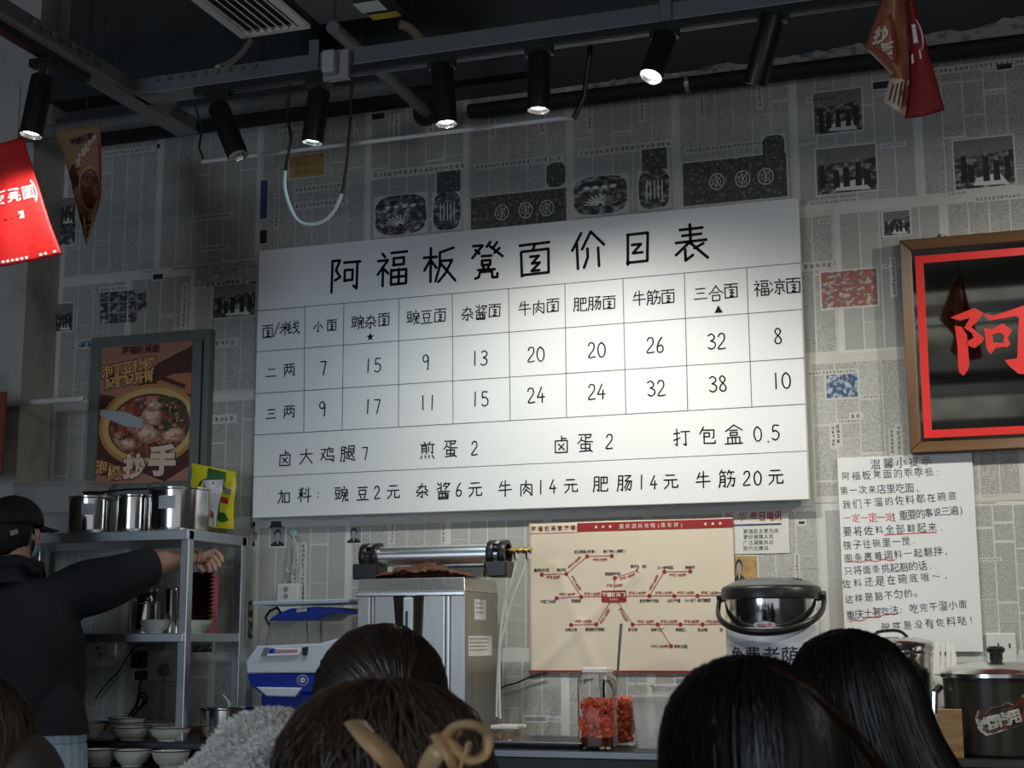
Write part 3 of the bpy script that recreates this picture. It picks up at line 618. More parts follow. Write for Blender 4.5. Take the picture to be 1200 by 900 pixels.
load_glyphs(''.join(n[0] for n in NOTE), (0,))
for st, ax, ay, bx, by, s, red in NOTE:
    n = len(st)
    for k, ch in enumerate(st):
        t = k/(n-1); p = P(ax+(bx-ax)*t, ay+(by-ay)*t, NY); glyph(mr if red and ch != ' ' else mb, ch, fn, p.x, p.z, .0365*s*R.uniform(.9, 1.1), PENR if red else PENB, 0, .0008, R.uniform(-.06, .06), .07, .92, -.05)
def underline(pts, wig=0):
    q_ = [P(px, py, NY) for px, py in pts]
    out = []
    for i in range(len(q_)-1):
        for k in range(16): p = q_[i].lerp(q_[i+1], k/16); out.append((p.x, p.z+wig*math.sin((i*16+k)*1.25)))
    for a, b in zip(out, out[1:]): mr.quad(fn(a[0], a[1]-.0018, .0008), fn(b[0], b[1]-.0018, .0008), fn(b[0], b[1]+.0018, .0008), fn(a[0], a[1]+.0018, .0008), PENR)
underline([(1036, 627), (1102, 623.5)]); underline([(994, 659), (1053, 655.5)], .003); underline([(995, 729), (1057, 717)], .004)
mb.build('black_lettering', PENB, nt_); mr.build('red_lettering', PENR, nt_)
# ================================================================== MAP POSTER
MYP = -.012
mp = thing('travel_map_banner', 'cream cloth banner with a dark red route map hanging under the menu board', 'poster', (.4, 0, 1.5))
pa, pb = P(620, 612, MYP), P(859, 606, MYP); pc, pd = P(621, 789, MYP), P(850, 787, MYP)
mx0, mx1, mz1, mz0 = pa.x, pb.x, pb.z, pc.z
CLOTH = M('cream_banner_cloth', (.60, .52, .41), .8, var=.05, scale=3, bump=.12, bscale=9)
def mwave(u, v):
    s = (u-mx0)/(mx1-mx0); t = (v-mz0)/(mz1-mz0)
    e1 = abs((s-.02)-(t-0.0)*.38-.0); f1 = .007*math.exp(-((s*.95-t*.75-.02)/.035)**2)          # diagonal creases
    f2 = .005*math.exp(-((s-.16-(.62-t)*.28)/.03)**2)*(t < .75)
    return .002+f1*(s < .55)+f2+.0012*math.sin(9*s+4*t)
class WF:
    def __call__(s, u, v, d=0): return Vector((u, MYP-mwave(u, v)-d, v))
fm = WF(); mb = MB(); nx, nz = 60, 44
vs = [fm(mx0+(mx1-mx0)*i/nx, mz0+(mz1-mz0)*j/nz) for j in range(nz+1) for i in range(nx+1)]
mb.add(vs, [(j*(nx+1)+i, j*(nx+1)+i+1, (j+1)*(nx+1)+i+1, (j+1)*(nx+1)+i) for j in range(nz) for i in range(nx)])
mb.build('banner_cloth', CLOTH, mp, smooth=True, solid=.001)
DR = M('dark_red_print', (.25, .014, .018), .75); CRM = M('cream_print', (.72, .62, .52), .8); BKP = M('black_map_print', (.02, .015, .015), .8)
mb = MB()
def strip(ax, az, bx, bz, w, mat, d=.0016):
    n = max(1, int(math.hypot(bx-ax, bz-az)/.02)); t = Vector((bx-ax, bz-az)).normalized(); nn = Vector((-t.y, t.x))*w/2
    for k in range(n):
        A = Vector((ax+(bx-ax)*k/n, az+(bz-az)*k/n)); Q = Vector((ax+(bx-ax)*(k+1)/n, az+(bz-az)*(k+1)/n))
        mb.quad(fm(*(A-nn), d), fm(*(Q-nn), d), fm(*(Q+nn), d), fm(*(A+nn), d), mat)
mw = mx1-mx0
def MP(px, py):      # poster coordinates from the zoomed picture (1200 x 900 crop of 610..870, 600..795)
    p = P(610+px*260/1200, 600+py*195/900, MYP-.004); return p.x, p.z
strip(mx0+mw*.245, mz1-.024, mx1, mz1-.024, .036, DR); strip(mx0, mz0+.008, mx1, mz0+.008, .009, DR); strip(mx0, mz1-.044, mx0+mw*.245, mz1-.044, .002, DR)
for k, ch in enumerate('阿福板凳面推荐'): glyph(mb, ch, fm, mx0+.022+k*.0285, mz1-.024, .021, BKP if 0 else M('brown_print', (.13, .03, .02), .8), .022, .0025)
textc(mb, '重庆游玩攻略(乘车详)', fm, mx0+mw*.61, mz1-.024, .021, CRM, 1.25, d=.0026)
for sx_ in (.34, .375, .41, .87, .905, .94):
    cx, cz = mx0+mw*sx_, mz1-.024; mb.add([fm(cx+(.008 if k % 2 == 0 else .0035)*math.sin(k*math.pi/5), cz+(.008 if k % 2 == 0 else .0035)*math.cos(k*math.pi/5), .0026) for k in range(10)], [tuple(range(10))], CRM)
NODES = [(115,338),(248,335),(360,240),(494,237),(510,357),(637,315),(195,466),(328,459),(697,454),(778,323),(918,322),(832,454),(957,453),(1088,453),(274,611),(409,608),(606,608),(741,608),(866,608),(985,608),(814,725)]
HUB = (506, 456)
EDG = [(0,1),(1,2),(2,3),(1,7),(6,7),(7,'h'),(4,'h'),(4,5),(8,'h'),(8,9),(9,10),(8,11),(11,12),(12,13),(14,15),(15,'h'),(16,'h'),(16,17),(17,18),(18,19),(17,20)]
for a, b in EDG:
    A = MP(*NODES[a]); Q = MP(*(HUB if b == 'h' else NODES[b])); strip(*A, *Q, .0028, DR)
A = MP(985, 608); Q = MP(1130, 608); strip(*A, *Q, .0028, DR)
for nd in NODES: c = MP(*nd); mb.add([fm(c[0]+.0085*math.cos(k*math.pi/6), c[1]+.0085*math.sin(k*math.pi/6), .0022) for k in range(12)], [tuple(range(12))], DR)
A = MP(438, 426); Q = MP(573, 485); [mb.quad(fm(A[0]+(Q[0]-A[0])*k/6, Q[1], .004), fm(A[0]+(Q[0]-A[0])*(k+1)/6, Q[1], .004), fm(A[0]+(Q[0]-A[0])*(k+1)/6, A[1], .004), fm(A[0]+(Q[0]-A[0])*k/6, A[1], .004), DR) for k in range(6)]
c = MP(506, 447); textc(mb, '阿福板凳面', fm, c[0], c[1], .020, CRM, 1.0, off=.022, d=.0048); c = MP(506, 473); textc(mb, '观音桥店', fm, c[0], c[1], .009, CRM, 1.0, d=.0048)
LB = [('长江索道(新建)',348,214),('南广金佑(建新)',508,212),('重庆科技馆',113,314),('弹子石',222,313),('观音桥步街',498,334),('李子石长街',637,294),('八一好吃街',782,300),('魁星楼',917,300),('千厮门大桥',148,484),('洪崖洞',300,480),('解放碑步行街',697,480),('山城步道',829,478),('十八梯传统风貌区',957,477),('白象',1080,480),
 ('白象公馆',275,636),('观音解放碑店',402,635),('李子坝',606,636),('鹅岭二厂',741,636),('磁器口',866,636),('白公馆',984,636),('鹅岭公园',867,726),('长',1085,636)]
for st, px, py in LB: c = MP(px, py); textc(mb, st, fm, c[0], c[1], .0142, BKP, .93, off=.022, d=.0026)
RB = [('打车7分钟',178,352,0),('步行10分钟',292,272,.7),('步行7分钟',429,258,0),('步行10分钟',300,384,-1.0),('步行10分钟',252,445,0),('打车12分钟',388,443,0),('打车12分钟',508,397,0),('打车10分钟',580,350,.3),('打车14分钟',632,438,0),('步行10分钟',722,382,1.05),('步行10分钟',850,340,0),('打车17分钟',775,438,0),('步行11分钟',893,437,0),('打车13分钟',1023,437,0),
 ('步行10分钟',342,592,0),('步行12分钟',457,565,1.0),('打车8分钟',556,556,-1.05),('步行12分钟',676,592,0),('打车23分钟',803,592,0),('打车9分钟',926,592,0),('步行5分钟',1043,592,0),('步行10分钟',752,726,0)]
for st, px, py, rt in RB: c = MP(px, py); textc(mb, st, fm, c[0], c[1], .0142, DR, .93, off=.022, d=.0026, rot=rt)
mb.build('banner_print', None, mp)
# ================================================================== GREY CABINET WITH NOODLE POSTER
cb = thing('wall_cabinet', 'grey-green metal wall cabinet with a noodle-bowl poster on its door', 'cabinet', (-1.8, 0, 2.3))
GG = M('grey_green_metal', (.125, .145, .135), .55, var=.12)
a = P(107, 393, -.05); b = P(246, 385, -.05); c = P(240, 578, -.05); x0, x1, z1, z0 = a.x, b.x, b.z, P(106, 583, -.05).z
mb = MB(); t = .05
mb.box((x0, -.05, z0), (x0+t, 0, z1)); mb.box((x1-t*.6, -.05, z0), (x1, 0, z1)); mb.box((x0+t, -.05, z1-t), (x1-t*.6, 0, z1)); mb.box((x0+t, -.05, z0), (x1-t*.6, 0, z0+t))
mb.build('cabinet_frame', GG, cb, bevel=.003)
MB().box((x0+t, -.046, z0+t), (x1-t*.6-.012, -.02, z1-t)).build('door', GG, cb, bevel=.002)
MB().box((x1-t*.6-.012, -.03, z0+t), (x1-t*.6, -.0, z1-t)).build('hinge_gap', BLACKP, cb)
pz = -.048; fp = wallframe(pz)
qa = P(118, 404, pz); qb = P(226, 395, pz); qc = P(112, 568, pz); X0, X1, Z1, Z0 = qc.x, qb.x, qb.z, qc.z
pp = MB()
PK = M('poster_salmon', (.36, .17, .12), .6, var=.08); MAR = M('poster_maroon', (.075, .02, .018), .6); CR2 = M('poster_cream', (.62, .50, .40), .6); TAN = M('poster_tan', (.40, .21, .07), .6); ORG = M('poster_orange', (.42, .15, .07), .6)
FOOD = M_noise2('poster_food', (.10, .02, .012), (.46, .26, .17), 28, 28, .35, .65, .6, 6, third=(.26, .08, .04)); GRN = M_noise2('poster_greens', (.012, .016, .012), (.12, .10, .06), 60, 60, .4, .7, .6, 6)
DUMP = M_noise2('poster_dumpling', (.30, .13, .07), (.58, .42, .30), 34, 34, .38, .6, .6, 5)
w_, h_ = X1-X0, Z1-Z0
def U(u, v): return X0+u*w_, Z0+(1-v)*h_          # poster fractions, v down
def E(c, rx, rz, mat, d, a0=0, a1=2*math.pi, n=32, rot=0):
    pp.add([fp(c[0]+rx*math.cos(t)*math.cos(rot)-rz*math.sin(t)*math.sin(rot), c[1]+rx*math.cos(t)*math.sin(rot)+rz*math.sin(t)*math.cos(rot), d) for t in [a0+(a1-a0)*k/n for k in range(n)]], [tuple(range(n))], mat)
def clipped(cx, cy, rx, ry, mat, d, n=48):         # ellipse clipped to the poster
    pts = []
    for k in range(n):
        t = 2*math.pi*k/n; w_n = 1+(.35*noise.noise(Vector((math.cos(t)*1.5+cx*9, math.sin(t)*1.5+cy*9, d*900))) if n < 20 else 0)
        pts.append((min(1, max(0, cx+rx*w_n*math.cos(t))), min(1, max(0, cy+ry*w_n*math.sin(t)))))
    pp.add([fp(*U(*p), d) for p in pts][::-1], [tuple(range(n))], mat)
pp.quad(fp(*U(0, 1), .0005), fp(*U(1, 1), .0005), fp(*U(1, 0), .0005), fp(*U(0, 0), .0005), PK)
pp.add([fp(*U(*p), .0008) for p in [(0, .36), (.3, .40), (.62, .17), (1, .06), (1, .9), (.75, 1), (.5, .93), (0, .82)][::-1]], [tuple(range(8))], MAR)
pp.add([fp(*U(*p), .0010) for p in [(.62, .30), (.8, .25), (1, .25), (1, .40), (.8, .38)][::-1]], [tuple(range(5))], ORG)
clipped(.56, .60, .55, .29, TAN, .0012); clipped(.56, .60, .51, .262, CR2 if 0 else M('poster_bowl_gold', (.55, .36, .13), .6), .0015); clipped(.56, .605, .44, .225, MAR, .0018); clipped(.56, .61, .42, .215, FOOD, .0021)
clipped(.76, .53, .21, .12, GRN, .0024); clipped(.88, .62, .1, .09, GRN, .00236)
fk = random.Random(5)
for i in range(150):
    a_ = fk.uniform(0, 6.28); q_ = math.sqrt(fk.random()); u = .56+.40*q_*math.cos(a_); v = .61+.20*q_*math.sin(a_)
    if 0.02 < u < .97: clipped(u, v, fk.uniform(.008, .03), fk.uniform(.006, .016), fk.choice([MAR, REDI, GRN, TAN, FOOD, M('poster_chilli_oil', (.30, .05, .02), .5)]), .00242+i*.000001, 7)
for kk, (u, v, rx, ry) in enumerate(((.45, .60, .13, .06), (.60, .55, .12, .07), (.56, .66, .12, .07), (.34, .73, .10, .04), (.82, .68, .13, .05), (.62, .47, .08, .04))):
    clipped(u, v, rx, ry, M('poster_dumpling_shade', (.30, .15, .09), .6), .0026+kk*.00006, 14); clipped(u-.012, v-.006, rx*.86, ry*.8, DUMP, .00263+kk*.00006, 12); clipped(u-.03, v-.012, rx*.4, ry*.4, M('poster_highlight', (.62, .48, .36), .6), .00265+kk*.00006, 9)
pp.add([fp(*U(*p), .0030) for p in [(.02, .47), (.3, .50), (.5, .56), (.48, .62), (.3, .60), (.02, .515)][::-1]], [tuple(range(6))], M('poster_spoon', (.34, .38, .42), .6))
def PT(st, u, v, size, mat, back=None, pitch=.95, rot=0, off=.022):
    c = U(u, v); 
    if back: text(pp, st, fp, c[0]-size*.0, c[1], size*1.10, back, pitch/1.10, off=.05, d=.0034, rot=rot)
    text(pp, st, fp, c[0], c[1], size, mat, pitch, off=off, d=.0038, rot=rot)
load_glyphs('阿福板凳面泡丁亚种椒好野开胃抄手招商会拿捏', (.022, .05))
PT('阿福板凳面', .28, .06, .042, MAR); YLT = M('poster_yellow_letters', (.66, .38, .13), .6); PT('泡丁亚种椒', .08, .20, .066, YLT, MAR, .86, .10); PT('好野好开胃', .12, .285, .060, YLT, MAR, .86, .10)
pp.add([fp(*U(*p), .0036) for p in [(.64, .245), (.95, .335), (.93, .36), (.63, .275)][::-1]], [(0, 1, 2, 3)], MAR)
PT('泡', .06, .88, .070, YLT, MAR); PT('椒', .20, .92, .070, YLT, MAR); PT('抄', .42, .885, .115, CR2, MAR, rot=-.03, off=.05); PT('手', .72, .85, .145, CR2, MAR, rot=-.03, off=.05)
pp.build('poster', None, cb)
# ================================================================== CEILING STEELWORK
BEAM = M('grey_painted_steel', (.11, .118, .128), .5, var=.18, scale=5)
BEAMD = M('dark_grey_painted_steel', (.030, .033, .036), .6, var=.3, scale=5)
BOLT = M('galvanised_bolt', (.45, .43, .40), .35, 1)
by0, by1, bz0, bz1 = -1.25, -1.17, 3.281, 3.350
bm = thing('steel_beam', 'long grey steel beam running across the ceiling above the menu board', 'beam', (1, -1.2, 3.28))
MB().box((-1.13, by0, bz0+.006), (4.4, by1, bz1)).build('web', BEAM, bm, bevel=.002)
MB().box((-1.13, by0-.006, bz0), (4.4, by1+.02, bz0+.006)).build('lower_flange', M('lighter_grey_flange', (.20, .21, .22), .45, var=.15), bm)
for xx in (-.36, .96, 2.3): MB().box((xx-.02, by0-.009, bz0-.002), (xx+.02, by0-.006, bz1+.05)).build('clamp_strap', BEAM, bm)
pbm = thing('steel_cross_beam', 'grey steel beam running from the camera side to the wall, upper left', 'beam', (-1.15, -2.4, 3.28))
px0, px1 = -1.205, -1.125
MB().box((px0, -4.6, bz0+.006), (px1, -.80, bz1)).build('web', BEAM, pbm, bevel=.002)
MB().box((px0-.012, -4.6, bz0), (px1+.012, -.80, bz0+.006)).build('lower_flange', M('lighter_grey_flange', (.20, .21, .22)), pbm)
g = MB()
g.prism([(-1.125, -1.42), (-1.09, -1.29), (-.98, by0-.006), (-1.125, by0-.006)], lambda u, v, d=0: Vector((u, v, bz0-d)), 0, .006)
g.prism([(-1.125, by1+.02), (-1.0, by1+.02), (-1.125, -1.02)], lambda u, v, d=0: Vector((u, v, bz0-d)), 0, .006)
g.build('gusset_plate', BEAM, pbm)
for i in range(8):
    MB().cyl((px1, -1.50-.055*i, bz1-.028+.004*(i % 2)), (px1+.014, -1.50-.055*i, bz1-.028), .009, 6).build('bolt', BOLT, pbm)
for i in range(9): MB().cyl((-1.02+.052*i, by0-.014, bz1-.020), (-1.02+.052*i, by0, bz1-.020), .008, 6).build('bolt', BOLT, bm)
for i in range(5): MB().cyl((px1, -1.08+.05*i, bz1-.022), (px1+.012, -1.08+.05*i, bz1-.022), .008, 6).build('bolt', BOLT, pbm)
tr = thing('lighting_track', 'black lighting track under the long grey beam', 'track', (1, -1.25, 3.26))
MB().box((-.86, by0-.012, bz0-.030), (4.3, by0+.026, bz0)).build('rail', BLACKM, tr, bevel=.002)
MB().box((-.86, by0-.004, bz0-.034), (4.3, by0+.000, bz0-.030)).build('conductor_slot', M('slot_grey', (.10, .10, .11), .3, .6), tr)
tr2 = thing('lighting_track', 'short black lighting track under the cross beam, upper left', 'track', (-1.16, -2.2, 3.26))
MB().box((-1.19, -3.6, bz0-.03), (-1.15, -1.50, bz0)).build('rail', BLACKM, tr2, bevel=.002)
# spotlights
HOUS = M('matt_black_spotlight', (.010, .011, .012), .4, var=.2); REFL = M('spotlight_reflector', (.8, .8, .78), .25, .9)
SLAB = ['black track spotlight over the red hanging flag, lamp lit', 'unlit tilted black spotlight beside the wire loop, left of it', 'black track spotlight with bluish lamp inside the wire loop', 'lit black spotlight above the board, second lit one right of the loop'.replace('second', 'first'),
 'lit black spotlight hanging straight down above the board character for noodle', 'brightest black spotlight, its mouth turned to the viewer', 'unlit black spotlight leaning to the lower left at upper right']
def spot(mouth, top, power, col, aim, label, ztrack):
    ax = (mouth-top).normalized(); r = .040
    t = thing('track_spotlight', label, 'spotlight', tuple(top), 'spotlights on the black ceiling tracks')
    MB().lathe(mouth, [(r*.93, .001), (r, 0), (r, (mouth-top).length), (r*.9, (mouth-top).length+.006), (.0001, (mouth-top).length+.006)], 32, None, -ax, caps=False).build('housing', HOUS, t, smooth=True)
    m = MB(); m.lathe(mouth, [(r*.93, .001), (r*.90, .004), (r*.66, .020), (.0001, .022)], 32, REFL, -ax, caps=False); m.build('reflector', REFL, t, smooth=True)
    on = power > 0
    e = M('lamp_glow_%d' % int(col[0]*100), col, .5, emit=9) if on else M('lamp_off_glass', (.25, .25, .25), .2)
    MB().lathe(mouth-ax*.014, [(.0001, 0), (r*.70, 0), (r*.70, .004), (.0001, .004)], 24, None, -ax, caps=False).build('lamp_lens', e, t)
    base = Vector((top.x, top.y, ztrack)); k = MB()
    k.box((top.x-.05, top.y-.018, ztrack-.03), (top.x+.05, top.y+.018, ztrack)); k.build('track_adapter', HOUS, t, bevel=.003)
    m = MB(); m.cyl(base-Vector((0, 0, .03)), top-ax*-.02, .009, 10); m.cyl(top-ax*-.02-Vector((r*.5, 0, 0)), top-ax*-.02+Vector((r*.5, 0, 0)), .014, 12); m.build('swivel_arm', HOUS, t, smooth=True)
    if on:
        l = bpy.data.lights.new('spot', 'SPOT'); l.energy = power*SPOT_POWER; l.color = col; l.spot_size = math.radians(96); l.spot_blend = 1; l.shadow_soft_size = .03
        o = bpy.data.objects.new('spot_beam', l); COL.objects.link(o); o.location = mouth+ax*.012-wloc(t); o.parent = t
        o.rotation_euler = (aim-mouth).to_track_quat('-Z', 'Y').to_euler()
zt = bz0-.030
for (mx, my, yy, tx, ty, pw, col, aim), lb in zip(SPOTS, SLAB):
    m_ = P(mx, my, yy); t_ = P(tx, ty, yy)
    if yy < -1.5: m_ = P(mx, my, -1.76); t_ = P(tx, ty, -1.74)
    if mx == 767: m_ = m_+Vector((0, -.055, 0))
    if mx == 881: m_ = m_+Vector((0, .06, 0))
    ax_ = (m_-t_).normalized()
    if aim == 'left': A = Vector((-1.42, -1.45, 2.45))
    elif aim is None: A = m_
    else: A = m_+Vector((aim[0]-m_.x, 1.05, 0))+Vector((0, aim[1]*.3, -1.15))
    spot(m_, t_, pw, col, A, lb, zt)
spot(Vector((2.30, -1.22, 3.0)), Vector((2.26, -1.25, 3.19)), 34, (1, .97, .86), Vector((1.9, 0, 1.5)), 'black track spotlight beyond the right edge, nearer the board', zt)
spot(Vector((3.78, -1.18, 3.02)), Vector((3.83, -1.25, 3.19)), 150, (1, .97, .86), Vector((2.2, 0, 1.5)), 'black track spotlight beyond the right edge, farthest from the board', zt)
# pipes
PGR = M('grey_painted_pipe', (.13, .137, .14), .5, var=.2, scale=6); PBL = M('black_foam_pipe', (.012, .013, .014), .7)
a = P(1200, 53, -.07); b = P(600, 121, -.07); zz = (a.z+b.z)/2
bp = thing('wall_pipe', 'black lagged pipe along the top of the newspapers, right half', 'pipe', (1.2, -.07, zz))
MB().cyl((b.x-.2, -.07, zz), (3.4, -.07, zz), .032, 20).build('lagging', PBL, bp, smooth=True)
c_ = P(806, 97, -.07); MB().cyl((c_.x-.009, -.07, zz), (c_.x+.009, -.07, zz), .036, 20).build('pipe_strap', M('pale_strap', (.4, .42, .42), .35, .7), bp)
for xx in (.4, 1.6, 2.6): MB().box((xx-.012, -.07, zz-.01), (xx+.012, .0, zz+.01)).build('wall_bracket', BLACKM, bp)
zz = P(320, 120, -.33).z; x1_ = P(470, 92, -.33).x
gp = thing('ceiling_pipe', 'thick grey horizontal pipe behind the beam at upper left', 'pipe', (-1.5, -.33, zz))
MB().cyl((XL, -.33, zz), (x1_, -.33, zz), .034, 20).build('pipe_body', PGR, gp, smooth=True)
for xx in (-2.0, -1.2, -.6): MB().cyl((xx, -.33, zz+.03), (xx, -.33, 4.6), .004, 6).build('hanger_rod', BEAMD, gp)
a = PZ(392, 34, 3.47); b = PZ(500, 132, 3.47)
dp = thing('ceiling_pipe', 'short grey pipe slanting behind the beam above the left lit spotlights', 'pipe', tuple(a))
MB().cyl(a+(a-b)*.02, b, .026, 18).build('pipe_body', PGR, dp, smooth=True); MB().lathe(b, [(.06, -.012), (.062, 0), (.05, .012), (0.0001, .014)], 24, None, (b-a)).build('end_cap', BLACKM, dp, smooth=True)
MB().cyl(a, (a.x, a.y, 4.6), .004, 6).build('hanger_rod', BEAMD, dp)
hb = thing('wall_channel', 'dark grey channel along the wall top behind the pipes', 'beam', (0, -.05, 3.72))
MB().box((XL, -.09, 3.66), (.15, 0, 3.74)).build('channel', BEAMD, hb, bevel=.004); MB().box((XL, -.16, 3.80), (3.4, 0, 4.02)).build('upper_channel', BEAMD, hb, bevel=.004)
# white rod hung in front of the board
z_ = (P(237, 188, -1.02).z+P(672, 139, -1.02).z)/2; xa_, xb_ = P(237, 188, -1.02).x, P(672, 139, -1.02).x
rd = thing('hanging_rod', 'thin pale rod hanging level below the spotlights', 'rod', (0, -1.02, z_))
MB().cyl((xa_, -1.02, z_), (xb_, -1.02, z_), .0075, 12).build('tube', M('pale_grey_tube', (.62, .62, .62), .35), rd, smooth=True)
hk_ = [P(672, 139, -1.02), P(678, 128, -1.02), P(685, 112, -1.02), P(687, 90, -1.03), P(691, 70, -1.05), P(692, 50, -1.06)]; hk_.append(Vector((hk_[-1].x, -1.16, 3.31)))
MB().tube(hk_, .010, 8).build('black_hanger', BLACKP, rd, smooth=True)
a = P(238, 186, -1.02); MB().tube([a, a+Vector((-.02, 0, .05)), a+Vector((-.01, 0, .12)), Vector((a.x-.02, -1.06, 3.30))], .004, 6).build('left_hanger', BLACKP, rd, smooth=True)
# wire loop
def spline(pts, k=6):
    out = []; n = len(pts)
    for i in range(n-1):
        a, b, c, e = pts[max(i-1, 0)], pts[i], pts[i+1], pts[min(i+2, n-1)]
        for j in range(k):
            t = j/k; out.append(.5*((2*b)+(-a+c)*t+(2*a-5*b+4*c-e)*t*t+(-a+3*b-3*c+e)*t**3))
    return out+[pts[-1]]
lp = spline([P(*q_, -1.27) for q_ in ((340, 99), (337, 135), (341, 163), (336, 190), (334, 222), (346, 254), (362, 263), (384, 256), (399, 232), (405, 200), (409, 160), (411, 125), (413, 90))])
n3 = int(len(lp)*.28); n4 = int(len(lp)*.68)
wl = thing('wire_loop', 'thin loop of cable hanging from the beam around the bluish spotlight', 'cable', tuple(lp[0]))
MB().tube(lp[:n3+1], .0055, 6).build('left_wire', BLACKP, wl, smooth=True); MB().tube(lp[n3:n4+1], .006, 6).build('glint_wire', M('painted_wire_glint', (.62, .80, .84), .25), wl, smooth=True); MB().tube(lp[n4:], .0055, 6).build('right_wire', BLACKP, wl, smooth=True)  # middle stretch is the same black cable, its light reflection painted pale
a = P(380, 62, -1.275); b = P(409, 92, -1.275)
sb = thing('sensor_box', 'small pale grey junction box clipped to the beam face', 'box', tuple(a))
MB().box((a.x, -1.285, b.z), (b.x, -1.257, a.z)).build('box_back', M('pale_box_plastic', (.26, .26, .27), .4), sb, bevel=.003)
MB().box((a.x+.012, -1.325, b.z+.016), (a.x+.062, -1.285, a.z-.01)).build('box_cover', M('pale_box_cover', (.36, .36, .37), .35), sb, bevel=.008)
# AC duct, grille and box
VZ = 3.72
c0 = PZ(283, 46, VZ); c1 = PZ(363, 33, VZ); c2 = PZ(229, 0, VZ)
L_ = .62; X0, X1, Y0, Y1 = c0.x, c1.x, c0.y-L_, c0.y
vg = thing('air_grille', 'white slatted air-conditioning grille at the top of the picture', 'vent', (X0, Y1, VZ))
VW = M('white_grille_paint', (.85, .83, .80), .45)
b = .035
for lo, hi in (((X0, Y0), (X0+b, Y1)), ((X1-b, Y0), (X1, Y1)), ((X0+b, Y1-b), (X1-b, Y1)), ((X0+b, Y0), (X1-b, Y0+b))): MB().box((lo[0], lo[1], VZ), (hi[0], hi[1], VZ+.02)).build('grille_frame', VW, vg, bevel=.003)
n = 7
for i in range(n):
    xx = X0+b+(X1-X0-2*b)*(i+.5)/n; MB().box((xx-.0135, Y0+b, VZ+.004), (xx+.0135, Y1-b, VZ+.007), rot=Matrix.Rotation(.6, 3, 'Y')).build('slat', VW, vg)
MB().box((X0+.01, Y0, VZ+.024), (X1-.01, Y1-.01, VZ+.03)).build('plenum', M('plenum_dark', (.05, .05, .05), .8), vg)
dk = thing('air_duct', 'dark grey air duct beside the white grille', 'duct', (X1, Y1, VZ))
DX = PZ(478, 12, VZ+.03); MB().box((X1+.02, Y0-1.0, VZ+.035), (PZ(437, 24, VZ-.02).x-.006, Y1+.05, VZ+.34)).build('duct_body', M('duct_grey', (.12, .122, .125), .55, var=.35, scale=6), dk, bevel=.004)
MB().box((X0, Y0-.4, VZ+.035), (X1+.015, Y1-.02, VZ+.34)).build('duct_branch', M('duct_dark', (.03, .032, .034), .7), dk)
MB().cyl((X1+.2, Y0, VZ+.34), (X1+.2, Y0, 4.6), .006, 6).build('hanger_rod', BEAMD, dk)
eb = thing('control_box', 'black control box with yellow warning sticker beside the duct', 'box', tuple(PZ(450, 10, VZ)))
a = PZ(437, 24, VZ-.02); a2 = PZ(470, 18, VZ-.02)
MB().box((a.x-.0, a.y-.22, VZ-.02), (a2.x+.03, a.y, VZ+.07)).build('box_shell', BLACKM, eb, bevel=.003)
MB().box((a.x+.004, a.y-.05, VZ-.0215), (a2.x, a.y-.004, VZ-.02)).build('yellow_sticker', M('yellow_sticker', (.62, .50, .04), .5), eb); MB().box((a.x-.01, a.y-.17, VZ-.0215), (a2.x-.03, a.y-.08, VZ-.02)).build('white_sticker', WHITEP, eb)
a = PZ(468, 28, 3.66); b = PZ(490, 42, 3.62)
MB().tube(spline([a, a.lerp(b, .5)+Vector((0, 0, .01)), b, b+Vector((.03, .1, -.04))]), .020, 10).build('flexible_conduit', M('beige_conduit', (.16, .13, .10), .7), eb, smooth=True)
w1 = spline([PZ(294, 47, 3.72), PZ(285, 60, 3.6), PZ(272, 72, 3.45), PZ(255, 79, 3.36)]); MB_ = MB().tube(w1, .011, 8)
fx = tag(MB_.build('drain_hose', M('white_flex_hose', (.28, .27, .25), .6)), 'thin pale hose drooping from the white grille to the beam', 'hose')
# PVC tube from the left wall and orange board at far left
a = P(0, 473, -.30); b = P(99, 475, -.30)
tb = thing('plastic_tube', 'white plastic tube sticking out from the left wall', 'tube', (XL, -.30, a.z))
mb = MB(); mb.lathe((b.x, -.30, a.z-.004), [(.009, .04), (.009, 0), (.0145, 0), (.0145, b.x-XL+.30)], 20, None, (-1, 0, 0), caps=False); mb.build('tube_wall', M('white_tube_plastic', (.62, .61, .60), .35), tb, smooth=True)
MB().lathe((b.x-.04, -.30, a.z-.004), [(.0001, 0), (.009, 0)], 12, None, (-1, 0, 0), caps=False).build('tube_bore', M('tube_bore_dark', (.12, .12, .12), .8), tb)
a = P(0, 460, -.5); a2 = P(9, 460, -.5); b = P(8, 545, -.5)
ob = tag(MB().box((a2.x-.3, -.52, b.z-.04), (a2.x, -.50, a.z)).build('orange_panel', M_noise2('orange_wood', (.13, .032, .010), (.26, .07, .02), 6, 1.2, .3, .7, .6, 5), bevel=.003), 'orange-brown wooden panel at the far left edge', 'panel')
